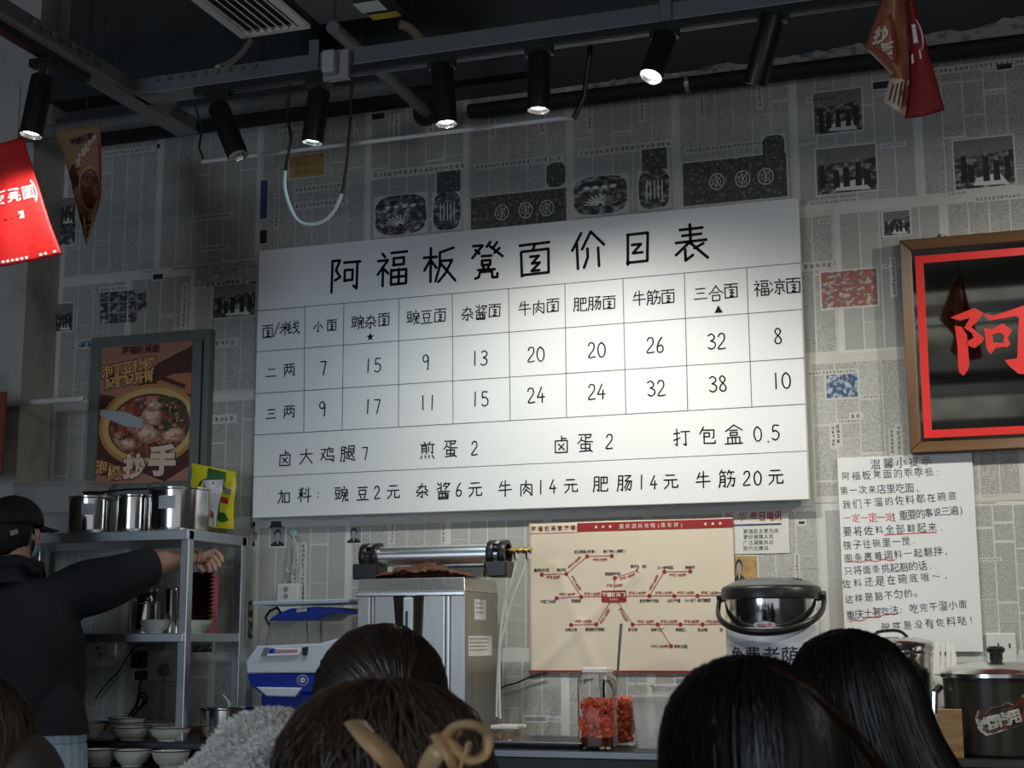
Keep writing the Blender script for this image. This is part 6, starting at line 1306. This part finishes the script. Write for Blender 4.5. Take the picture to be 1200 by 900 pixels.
a, b = P(1155, 742, -.012), P(1192, 777, -.012); t = thing('wall_socket', 'white wall socket plate at right beside the note sheet', 'socket', ((a.x+b.x)/2, -.012, b.z))
MB().box((a.x, -.014, b.z), (b.x, 0, a.z)).build('face_plate', M('socket_white', (.58, .58, .57), .35), t, bevel=.004)
for s in (-.02, .02): MB().box((a.x+.06+s, -.0155, b.z+.055), (a.x+.066+s, -.014, b.z+.072)).build('slot', INK, t)
# ================================================================== PEOPLE
def skin(name, nodes, edges, mat, parent, sub=2, root=0, raw=None):
    """nodes: list of (Vector, radius or (rx, ry)); one connected tree of joints"""
    org = wloc(parent); me = bpy.data.meshes.new(name); me.from_pydata([Vector(n[0])-org for n in nodes], edges, []); me.materials.append(mat)
    o = bpy.data.objects.new(name, me); COL.objects.link(o); o.parent = parent
    md = o.modifiers.new('skin', 'SKIN'); md.use_smooth_shade = True; md.branch_smoothing = .3
    sv = me.skin_vertices[0].data
    for i, n in enumerate(nodes): r = n[1]; sv[i].radius = (r, r) if not isinstance(r, tuple) else r
    for i in range(len(nodes)): sv[i].use_root = (i == root)
    s = o.modifiers.new('subsurf', 'SUBSURF'); s.levels = sub; s.render_levels = sub
    return o
SKIN = M('skin', (.46, .26, .18), .55, var=.08, scale=30)
HAIRB = M('black_hair', (.010, .009, .009), .42, var=.5, scale=60, spec=.55); HAIRD = M('dark_brown_hair', (.045, .034, .026), .34, var=.5, scale=60, spec=.55); HAIRBR = M('brown_hair', (.060, .042, .032), .5, var=.5, scale=60)
HBASE = M('hair_underlayer', (.006, .005, .005), .7)
def hairdo(parent, c, prof, n, mat, q=None, sx=1, sy=1, lean=(0, 0, 0), thick=.0011, wav=.01, seed=1, jit=.006, name='hair', cutoff=None, frizz=0, part=0):
    """shell of revolution swept by strands; prof = [(radius, height)] from the crown down"""
    q = q or Matrix.Identity(3); rn = random.Random(seed); c = Vector(c); lean = Vector(lean)
    m = len(prof); cum = [0]
    for a, b in zip(prof, prof[1:]): cum.append(cum[-1]+math.hypot(b[0]-a[0], b[1]-a[1]))
    T = cum[-1]
    def at_(t):
        s = t*T; i = max(k for k in range(m-1) if cum[k] <= s+1e-9) if s > 0 else 0; k = (s-cum[i])/(cum[i+1]-cum[i]); a, b = prof[i], prof[i+1]
        return a[0]+(b[0]-a[0])*k, a[1]+(b[1]-a[1])*k
    def pos(t, ph, dr=0):
        r, h = at_(t); v = Vector(((r+dr)*sx*math.cos(ph), (r+dr)*sy*math.sin(ph), h+dr*.5)); return c+q@v+lean*(t*t)
    mb = MB(); N = 32; K = 18; vs = [pos(j/K, 2*math.pi*i/N, -.004) for j in range(K+1) for i in range(N)]
    mb.add(vs, [(j*N+i, j*N+(i+1) % N, (j+1)*N+(i+1) % N, (j+1)*N+i) for j in range(K) for i in range(N)], HBASE)
    for s in range(n):
        ph0 = rn.uniform(0, 2*math.pi); clump = noise.noise(Vector((math.cos(ph0)*3, math.sin(ph0)*3, seed)))*.5; t0 = rn.random()**2*.35; t1 = min(1, rn.uniform(.75, 1.06)); dr = rn.uniform(0, jit)+.002+.004*noise.noise(Vector((math.cos(ph0)*9, math.sin(ph0)*9, seed+3)))
        pts = []; ks = 11; a1, a2 = rn.uniform(-1, 1)*wav, rn.uniform(0, 6.28)
        fz = rn.random() < frizz
        for k in range(ks):
            t = t0+(t1-t0)*k/(ks-1); ph = ph0+clump*.15*t+a1*8*math.sin(t*6+a2)+rn.uniform(-1, 1)*wav*(3 if fz else .3)
            p = pos(min(t, 1), ph, dr+(.02*t*fz*rn.random())); pts.append(p)
        mb.tube(pts, [thick*(.5 if k in (0, ks-1) else 1) for k in range(ks)], 3, mat)
    o = mb.build(name, None, parent, smooth=True); return o
def seated(cx, cy, top, label, name='person', wear=None, wname='jacket', turn=0, head_r=.088, torso=1.0):
    """seen from behind, facing the counter: pelvis on a stool, forearms on the table"""
    base = Vector((cx, cy, 0)); t = thing(name, label, 'person', (cx, cy, 0), 'diners seated in the foreground')
    s = top/1.25; sh = .155*torso; V_ = lambda x, y, z: base+Vector((x, y, z*s))
    hc = V_(0, .03, 1.13)
    body = [(V_(0, 0, .50), (.12, .10)), (V_(0, .0, .70), (.12, .095)), (V_(0, 0, .88), (.12, .085)), (V_(0, .0, .96), (.06, .055)), (V_(0, .015, 1.02), .046), (V_(0, .02, 1.09), (.070, .078)), (V_(0, .03, 1.16), (.078, .088)), (V_(0, .03, 1.20), (.05, .06)),
            (V_(sh, .0, .90), .05), (V_(sh+.0, .05, .68), .042), (V_(sh-.02, .27, .74), .030), (V_(-sh, 0, .90), .05), (V_(-sh-.0, .05, .68), .042), (V_(-sh+.02, .27, .74), .030),
            (V_(.10, .05, .48), .085), (V_(.11, .42, .48), .055), (V_(.11, .42, .10), .035), (V_(.11, .50, .035), .032), (V_(-.10, .05, .48), .085), (V_(-.11, .42, .48), .055), (V_(-.11, .42, .10), .035), (V_(-.11, .50, .035), .032),
            (V_(0, .13, 1.12), (.012, .014))]
    ed = [(0, 1), (1, 2), (2, 3), (3, 4), (4, 5), (5, 6), (6, 7), (2, 8), (8, 9), (9, 10), (2, 11), (11, 12), (12, 13), (0, 14), (14, 15), (15, 16), (16, 17), (0, 18), (18, 19), (19, 20), (20, 21), (5, 22)]
    skin('body', body, ed, SKIN, t)
    cl = [(V_(0, 0, .49), (.15, .125)), (V_(0, -.005, .70), (.15, .12)), (V_(0, -.005, .88), (.145, .10)), (V_(0, .0, .955), (.075, .065)), (V_(sh, .0, .90), .064), (V_(sh+.0, .05, .68), .056), (V_(sh-.02, .25, .735), .042), (V_(-sh, 0, .90), .064), (V_(-sh-.0, .05, .68), .056), (V_(-sh+.02, .25, .735), .042)]
    cl = [(a, tuple(x*1.22 for x in b) if isinstance(b, tuple) else b*1.35) for a, b in cl]
    skin(wname, cl, [(0, 1), (1, 2), (2, 3), (2, 4), (4, 5), (5, 6), (2, 7), (7, 8), (8, 9)], wear, t)
    tr_ = [(V_(0, 0, .50), (.14, .12)), (V_(.10, .05, .48), .10), (V_(.11, .42, .48), .07), (V_(.11, .42, .12), .05), (V_(-.10, .05, .48), .10), (V_(-.11, .42, .48), .07), (V_(-.11, .42, .12), .05)]
    skin('trousers', tr_, [(0, 1), (1, 2), (2, 3), (0, 4), (4, 5), (5, 6)], M('dark_trousers', (.02, .02, .025), .8), t)
    for s_ in (1, -1): MB().ball(V_(s_*.11, .49, .045), 1, None, 14, (.05, .13, .045)).build('shoe', M('dark_shoe', (.02, .02, .02), .6), t, smooth=True)
    # hands on the lap side of the table
    for s_ in (1, -1):
        w = V_(s_*(sh-.02), .27, .74); nd = [(w, .026), (w+Vector((0, .06, 0)), (.034, .016))]; e = [(0, 1)]
        for k in range(4): b = w+Vector(((-.027+.018*k), .09, 0)); nd += [(b, .009), (b+Vector((0, .035, -.005)), .0085), (b+Vector((0, .055, -.02)), .008)]; i = len(nd)-3; e += [(1, i), (i, i+1), (i+1, i+2)]
        nd += [(w+Vector((-s_*.035, .05, -.005)), .010), (w+Vector((-s_*.045, .08, -.015)), .009)]; i = len(nd)-2; e += [(0, i), (i, i+1)]
        skin('hand', nd, e, SKIN, t)
    return t, hc, s
# helper: depth plane -> x of a pixel column
def hx_(px, py, y): p = P(px, py, y); return p
BLKJ = M('black_jacket', (.012, .012, .014), .8, bump=.3)
def prof_long(top_r, h_top, fall, w1, w2):
    pr = [(.0005, h_top)]
    for k in range(1, 9): a = k/8*math.pi/2; pr.append((top_r*math.sin(a), h_top*math.cos(a)))
    pr += [(top_r*1.02, -.05), (w1, -fall*.45), (w2, -fall)]
    return pr
# C: right, nearer, rounded black hair
def diner(pxc, py_top, y, wear, label, hair, lean=(0, 0, 0), wide=.105, tall=.115, fall=.42, w1=.115, w2=.12, n=1500, seed=1, mat=HAIRB, extra=None, **k):
    p = P(pxc, py_top, y); top = p.z; t, hc, s = seated(p.x, y, top+.0, label, wear=wear)
    c = Vector((p.x, y+.02, top-tall)); hairdo(t, c, prof_long(wide, tall, fall, w1, w2), n, mat, sx=1, sy=1.08, lean=lean, seed=seed, **k)
    return t, c
tD, cD = diner(990, 739, -3.35, BLKJ, 'diner with long straight black hair flowing to the right, below the note sheet', None, lean=(.235, 0, 0), wide=.108, tall=.125, fall=.52, w1=.175, w2=.23, n=3000, seed=5)
tC, cC = diner(872, 771, -4.25, BLKJ, 'nearer diner with smooth rounded black hair in front of the tea urn', None, lean=(.03, 0, 0), wide=.094, tall=.105, fall=.45, w1=.118, w2=.135, n=3000, seed=8)
# lighter brown strand sweeping down the back of the nearer head
mb = MB(); rn = random.Random(4); BRS_ = M('reddish_brown_strands', (.040, .016, .008), .4, var=.3)
for i in range(26):
    d = rn.uniform(-1, 1); pts = [P(905+d*3+rn.uniform(-2, 2), 783+d*2, -4.40), P(938+d*6, 800+d*3, -4.42), P(972+d*7+rn.uniform(-3, 3), 832+d*3, -4.41), P(1008+d*9, 868, -4.39), P(1034+d*9+rn.uniform(-4, 4), 905, -4.37)]
    mb.tube(spline(pts, 4), .0011, 3)
mb.build('brown_strands', BRS_, tC, smooth=True)
# A: glossy dark hair gathered to the right
FLE = M('white_fleece', (.72, .73, .70), .95, var=.12, scale=60)
pA = P(430, 739, -3.3); tA, hcA, sA = seated(pA.x, -3.3, pA.z, 'diner with glossy dark hair swept back, in front of the steel dispenser', wear=BLKJ)
cA = Vector((pA.x+.02, -3.28, pA.z-.112)); axis = Vector((.62, -.72, -.28)).normalized(); qA = Vector((0, 0, 1)).rotation_difference(axis).to_matrix()
pr = [(.004, .118)]+[(.122*math.sin(k/10*2.6), .118*math.cos(k/10*2.6)) for k in range(1, 11)]
hairdo(tA, cA, pr, 2600, HAIRD, q=qA, seed=3, wav=.006, jit=.004)
hairdo(tA, cA+axis*.10+Vector((.01, 0, -.02)), [(.004, .05)]+[(.05*math.sin(k/8*2.8), .05*math.cos(k/8*2.8)) for k in range(1, 9)], 700, HAIRD, q=qA, seed=31, wav=.08, jit=.01, frizz=.3, name='hair_bun')
# B: blurred nearest diner, frizzy brown hair, bow clip, fleece coat
pB = P(414, 800, -4.32); tB, hcB, sB = seated(pB.x, -4.32, pB.z, 'nearest diner with frizzy brown hair, tan bow clip and white fleece coat', wear=FLE, wname='fleece_coat')
cB = Vector((pB.x+.03, -4.30, pB.z-.115))
prB = [(.0005, .112)]+[(.100*math.sin(k/8*math.pi/2), .112*math.cos(k/8*math.pi/2)) for k in range(1, 9)]+[(.108, -.08), (.112, -.2), (.09, -.34)]
hairdo(tB, cB, prB, 2300, HAIRBR, sx=1.08, seed=12, wav=.045, jit=.016, frizz=.6, thick=.0012)
GOLD = M('tan_gold_clip', (.55, .37, .20), .4, .1, var=.2)
cy_ = -4.52
def clipt(pts, r, nm, fl_=.35): MB().tube(spline([P(a, b, c) for a, b, c in pts]), r, 10, flat=fl_).build(nm, GOLD, tB, smooth=True)
clipt([(417, 848, cy_-.0), (428, 862, cy_-.03), (445, 880, cy_-.03), (462, 898, cy_-.02), (470, 915, cy_)], .012, 'clip_arm'); clipt([(530, 858, cy_), (514, 878, cy_-.03), (500, 898, cy_-.02), (494, 915, cy_)], .011, 'clip_arm')
clipt([(522, 868, cy_-.02), (534, 852, cy_-.03), (556, 850, cy_-.03), (572, 862, cy_-.02), (568, 884, cy_-.02), (552, 892, cy_-.03), (538, 882, cy_-.03), (526, 866, cy_-.02)], .0075, 'clip_loop', .6)
clipt([(512, 862, cy_-.03), (524, 880, cy_-.035), (534, 900, cy_-.03), (540, 918, cy_)], .009, 'clip_arm'); clipt([(550, 870, cy_-.03), (545, 888, cy_-.03), (535, 910, cy_-.02)], .009, 'clip_arm')
# fleece shoulder with a pile of short tufts, level with the frame's lower edge
def fleece_patch(parent, cpts, n, r, nm='fleece_collar'):
    mb = MB(); rn = random.Random(9)
    for (c, (rx, ry, rz)) in cpts:
        mb.ball(c, 1, None, 28, (rx, ry, rz))
        for i in range(n):
            a = rn.uniform(0, 6.283); z = rn.uniform(-.2, 1); q_ = math.sqrt(max(0, 1-z*z)); d = Vector((q_*math.cos(a), q_*math.sin(a), z)); p = Vector(c)+Vector((d.x*rx, d.y*ry, d.z*rz)); e = p+d*rn.uniform(.004, .010)+Vector((rn.uniform(-.006, .006), rn.uniform(-.006, .006), rn.uniform(-.004, .004))); mb.tube([p-d*.003, p.lerp(e, .5)+Vector((rn.uniform(-.004, .004), 0, rn.uniform(-.003, .004))), e], [.0022, .0020, .0008], 3)
    return mb.build(nm, FLE, parent, smooth=True)
f1 = P(318, 893, -4.15); f2 = P(280, 915, -4.15); f3 = P(352, 893, -4.2)
fleece_patch(tB, [((f1.x, f1.y, f1.z-.025), (.085, .09, .085)), ((f2.x, f2.y, f2.z-.05), (.09, .10, .09)), ((f3.x, f3.y, f3.z-.05), (.09, .09, .09))], 6000, .09)
# E: diner at the lower left corner
pE = P(-50, 790, -3.95); GCO = M('grey_brown_coat', (.10, .095, .09), .9, var=.2, bump=.4)
tE, hcE, sE = seated(pE.x, -3.95, pE.z, 'diner with brown hair and grey coat cut off at the lower left corner', wear=GCO)
hairdo(tE, Vector((pE.x, -3.93, pE.z-.115)), prof_long(.105, .115, .34, .118, .13), 1300, HAIRBR, seed=22, wav=.02, jit=.008)
h1 = P(38, 925, -3.9); mb = MB(); mb.ball((h1.x-.03, h1.y, h1.z-.02), 1, None, 24, (.075, .09, .11)); mb.build('coat_hood', GCO, tE, smooth=True)
# stools (out of frame, below the diners)
for k, (tt) in enumerate((tA, tB, tC, tD, tE)):
    l = Vector(tt.location); st = thing('stool', ['stool under the diner by the dispenser', 'stool under the nearest frizzy-haired diner', 'stool under the smooth-haired diner', 'stool under the long-haired diner', 'stool under the corner diner'][k], 'stool', tuple(l), 'stools under the diners')
    MB().lathe(l, [(.0001, .36), (.15, .36), (.16, .37), (.15, .385), (.0001, .385)], 24, None, caps=False).build('seat', M('red_stool', (.35, .03, .02), .5), st, smooth=True)
    for s_ in ((1, 1), (1, -1), (-1, 1), (-1, -1)): MB().cyl(l+Vector((.16*s_[0], .16*s_[1], 0)), l+Vector((.10*s_[0], .10*s_[1], .365)), .012, 8).build('leg', BLACKM, st)
# ------------------------------------------------------------------ the worker
WY = -.98
hd = P(15, 622, WY)
wk = thing('person', 'worker in black cap, face mask and black sweatshirt reaching into the steel rack', 'person', (hd.x-.03, WY, 0))
SWT = M('black_sweatshirt', (.0085, .009, .014), .85, var=.3, scale=8, bump=.35, bscale=12); DEN = M('light_blue_denim', (.30, .40, .50), .85, var=.15, scale=80, bump=.3)
hv = lambda px, py, y=WY: P(px, py, y)
neck = hv(22, 668); chest = hv(22, 735); waist = hv(22, 800); pel = hv(22, 868); shR = hv(74, 694, -.93); elb = hv(128, 684, -.80); cuff = hv(178, 662, -.60); wri = hv(222, 653, -.45); palm = hv(238, 655, -.40)
shL = hv(-45, 720, -1.05); elL = hv(-70, 800, -.95); wrL = hv(-40, 850, -.75)
body = [(pel, (.15, .11)), (waist, (.13, .10)), (chest, (.15, .11)), (neck+Vector((0, 0, -.06)), (.07, .07)), (neck, .052), (hd+Vector((0, 0, -.03)), (.070, .082)), (hd+Vector((0, 0, .04)), (.076, .090)), (hd+Vector((0, 0, .09)), (.05, .06)),
        (shR, .06), (elb, .046), (cuff, .060), (cuff.lerp(wri, .5), .052), (wri, .036), (palm, (.038, .026)), (shL, .06), (elL, .045), (wrL, .03),
        (Vector((pel.x+.10, WY, pel.z-.12)), .09), (Vector((pel.x+.11, WY, .48)), .06), (Vector((pel.x+.11, WY, .09)), .04), (Vector((pel.x+.11, WY+.12, .04)), .038),
        (Vector((pel.x-.10, WY, pel.z-.12)), .09), (Vector((pel.x-.11, WY, .48)), .06), (Vector((pel.x-.11, WY, .09)), .04), (Vector((pel.x-.11, WY+.12, .04)), .038)]
ed = [(0, 1), (1, 2), (2, 3), (3, 4), (4, 5), (5, 6), (6, 7), (2, 8), (8, 9), (9, 10), (10, 11), (11, 12), (12, 13), (2, 14), (14, 15), (15, 16), (0, 17), (17, 18), (18, 19), (19, 20), (0, 21), (21, 22), (22, 23), (23, 24)]
# fingers of the right hand, curled down over the stacked bowls
def pz_(px, py, y): return P(px, py, y)
fing = [[(243, 648, -.37), (252, 646, -.34), (259, 652, -.335), (261, 660, -.34)], [(242, 652, -.38), (250, 652, -.36), (256, 659, -.355), (257, 666, -.36)], [(240, 655, -.395), (247, 657, -.385), (252, 664, -.38), (252, 670, -.385)], [(237, 657, -.41), (243, 661, -.405), (246, 667, -.40), (245, 672, -.40)]]
for f in fing:
    i = len(body); rs = (.0145, .0130, .0120, .0105)
    for k, q3 in enumerate(f): body.append((pz_(*q3), rs[k])); ed.append((13 if k == 0 else i+k-1, i+k))
i = len(body)
for k, q3 in enumerate([(232, 659, -.42), (234, 666, -.43), (239, 671, -.43)]): body.append((pz_(*q3), (.015, .0135, .012)[k])); ed.append((12 if k == 0 else i+k-1, i+k))
i = len(body)      # left hand
for k, q3 in enumerate([(0, .03, -.02), (.02, .06, -.03), (-.02, .06, -.03), (.0, .07, -.04), (.035, .03, -.03)]): body.append((wrL+Vector(q3)+Vector((0, .03, 0)), .010)); ed.append((16, i+k))
skin('body', body, ed, SKIN, wk)
swt = [(pel+Vector((.05, 0, -.03)), (.235, .16)), (waist+Vector((.05, 0, 0)), (.225, .15)), (chest+Vector((.025, 0, 0)), (.21, .15)), (neck+Vector((0, 0, -.06)), (.115, .10)), (neck+Vector((0, 0, .025)), (.066, .068)), (shR, .095), (shR.lerp(elb, .5), .098), (elb, .086), (elb.lerp(cuff, .6), .073), (cuff, .066), (cuff+(wri-cuff)*.03, .056), (shL, .10), (elL, .08), (wrL+Vector((0, -.03, .03)), .05)]
swt = [(a, tuple(x*1.26 for x in b) if isinstance(b, tuple) else b*1.32) for a, b in swt]
skin('sweatshirt', swt, [(0, 1), (1, 2), (2, 3), (3, 4), (2, 5), (5, 6), (6, 7), (7, 8), (8, 9), (9, 10), (2, 11), (11, 12), (12, 13)], SWT, wk)
jn = [(pel+Vector((.02, 0, -.02)), (.19, .14)), (pel+Vector((.02, 0, -.12)), (.20, .15)), (Vector((pel.x+.12, WY, pel.z-.18)), .115), (Vector((pel.x+.12, WY, .48)), .085), (Vector((pel.x+.12, WY, .10)), .075), (Vector((pel.x-.10, WY, pel.z-.18)), .115), (Vector((pel.x-.11, WY, .48)), .085), (Vector((pel.x-.11, WY, .10)), .075)]
skin('denim_trousers', jn, [(0, 1), (1, 2), (2, 3), (3, 4), (1, 5), (5, 6), (6, 7)], DEN, wk)
for s_ in (.11, -.11): MB().ball((pel.x+s_, WY+.05, .045), 1, None, 16, (.055, .15, .05)).build('shoe', M('dark_shoe', (.02, .02, .02), .6), wk, smooth=True)
# trouser waist gathered by elastic
w0 = pel+Vector((.02, 0, 0)); mb = MB(); n = 60
wt = P(84, 862, WY-.05)
pr = []
for k in range(n+1): pass
ring = lambda z, s: [w0*0+Vector((pel.x+.050+(.225+.0035*(i % 2))*s*math.cos(2*math.pi*i/n), WY+(.165+.0035*(i % 2))*s*math.sin(2*math.pi*i/n), z)) for i in range(n)]
z0 = wt.z; rows_ = [ring(z0+.004, .97), ring(z0, 1.0), ring(z0-.028, 1.0), ring(z0-.032, .98), ring(z0-.036, 1.01), ring(z0-.14, 1.05), ring(z0-.26, 1.02)]
vs = [p for r3 in rows_ for p in r3]; mb.add(vs, [(j*n+i, (j+1)*n+i, (j+1)*n+(i+1) % n, j*n+(i+1) % n) for j in range(len(rows_)-1) for i in range(n)])
mb.build('elastic_waist', DEN, wk, smooth=False)
mb = MB(); n = 48; prc = [(.150, -.0), (.205, -.06), (.225, -.14), (.232, (z0+.004)-waist.z+.02), (.236, (z0+.004)-waist.z), (.226, (z0+.004)-waist.z)]; vs = []
for a_, h_ in prc:
    for i in range(n): ph = 2*math.pi*i/n; vs.append(Vector((pel.x+.050+a_*1.02*math.cos(ph), WY+a_*.74*math.sin(ph), waist.z+h_+.002*math.sin(9*ph))))
mb.add(vs, [(j*n+i, (j+1)*n+i, (j+1)*n+(i+1) % n, j*n+(i+1) % n) for j in range(len(prc)-1) for i in range(n)]); mb.build('sweatshirt_hem', SWT, wk, smooth=True)
mb = MB(); n = 40; vs = []; prc = [(.128, -.085), (.108, -.055), (.092, -.02), (.089, .012), (.095, .022), (.099, .012), (.104, -.02)]
for a_, h_ in prc:
    for i in range(n): ph = 2*math.pi*i/n; vs.append(neck+Vector((a_*math.cos(ph), a_*math.sin(ph)*1.0, h_+.012-.022*math.sin(ph)+.004*math.sin(5*ph))))
mb.add(vs, [(j*n+i, j*n+(i+1) % n, (j+1)*n+(i+1) % n, (j+1)*n+i) for j in range(len(prc)-1) for i in range(n)]); mb.build('collar', SWT, wk, smooth=True)
# cap
CAP = M('black_cap_cloth', (.010, .010, .012), .8, bump=.3, bscale=30)
face = Vector((.33, .94, 0)).normalized(); side = Vector((face.y, -face.x, 0)); rc = .108
cc = hd+Vector((0, 0, .030))
mb = MB(); n = 32; vs = []; K = 9
for j in range(K+1):
    a = j/K*math.pi/2*1.05
    for i in range(n):
        ph = 2*math.pi*i/n; d = face*(math.cos(ph)*1.12)+side*math.sin(ph)*.95; vs.append(cc+d*rc*math.sin(a)+Vector((0, 0, rc*1.0*math.cos(a)-.002*math.cos(ph*6)*math.sin(a))))
mb.add(vs, [(j*n+i, (j+1)*n+i, (j+1)*n+(i+1) % n, j*n+(i+1) % n) for j in range(K) for i in range(n)]); mb.build('cap', CAP, wk, smooth=True, solid=.004)
mb = MB(); n = 14; vs = []
for j in range(5):
    for i in range(n+1):
        a = -1.0+2.0*i/n; r3 = rc*1.10+.070*j/4*math.cos(a*.9); d = face*math.cos(a)+side*math.sin(a)*.9; vs.append(cc+d*r3+Vector((0, 0, -.005-.018*j/4-.016*abs(a)**2)))
mb.add(vs, [(j*(n+1)+i, (j+1)*(n+1)+i, (j+1)*(n+1)+i+1, j*(n+1)+i+1) for j in range(4) for i in range(n)]); mb.build('cap_brim', CAP, wk, smooth=True, solid=.004)
MB().ball(cc+Vector((0, 0, rc*1.0)), .009, None, 10, (1, 1, .5)).build('cap_button', CAP, wk, smooth=True)
lb0 = P(16.5, 624, WY-.13); MB().box(lb0-Vector((.017, .003, .010)), lb0+Vector((.017, .003, .010)), None, Matrix.Rotation(-.25, 3, 'Y')).build('cap_tag', M('grey_cap_tag', (.28, .25, .23), .6), wk, bevel=.001)
# short hair at the nape, ear, mask
mb = MB(); vs = []; n = 24; K = 6
for j in range(K+1):
    for i in range(n+1):
        a = math.pi*.50+(math.pi*1.05)*i/n; d = face*(math.cos(a)*1.06)+side*(-math.sin(a)); rr3 = (.092, .093, .091, .087, .080, .070, .058)[j]; vs.append(hd+d*rr3+Vector((0, 0, .035-.022*j)))
mb.add(vs, [(j*(n+1)+i, (j+1)*(n+1)+i, (j+1)*(n+1)+i+1, j*(n+1)+i+1) for j in range(K) for i in range(n)])
vs2 = []
for j in range(K+1):
    for i in range(n+1):
        a = math.pi*.42+(math.pi*1.1)*i/n; d = face*math.cos(a)*1.06+side*math.sin(a); rr3 = (.092, .093, .091, .087, .080, .070, .058)[j]; vs2.append(hd+d*rr3+Vector((0, 0, .035-.022*j)))
mb.add(vs2, [(j*(n+1)+i, (j+1)*(n+1)+i, (j+1)*(n+1)+i+1, j*(n+1)+i+1) for j in range(K) for i in range(n)]); mb.build('cropped_hair', HBASE, wk, smooth=True, solid=.004)
e = P(44, 629, WY-.035); mb = MB(); mb.ball(e, 1, None, 18, (.013, .010, .033)); mb.ball(e+Vector((.006, -.008, .006)), 1, None, 14, (.008, .008, .018)); ear = mb.build('ear', M('ear_skin', (.50, .20, .14), .5), wk, smooth=True)
mk = [P(48, 634, WY+.01), P(55, 641, WY+.05), P(56, 650, WY+.05), P(50, 656, WY+.0)]
MSK = M('surgical_mask', (.25, .42, .48), .7)
mb = MB(); vs = []; n = 10
for j in range(5):
    for i in range(n+1):
        a = -.15+1.25*i/n; d = face*math.cos(a)+side*math.sin(a); vs.append(hd+d*(.100+.004*(j % 2)-.004*j*(j > 2))+Vector((0, 0, -.030-.020*j)))
mb.add(vs, [(j*(n+1)+i, (j+1)*(n+1)+i, (j+1)*(n+1)+i+1, j*(n+1)+i+1) for j in range(4) for i in range(n)]); mb.build('face_mask', MSK, wk, smooth=True, solid=.003)
MB().tube(spline([hd+(face*.44+side*.9).normalized()*.10+Vector((0, 0, -.035)), e+Vector((.012, -.012, .0)), e+Vector((-.006, -.012, .030))]), .0018, 6).build('mask_loop', WLAB, wk, smooth=True)
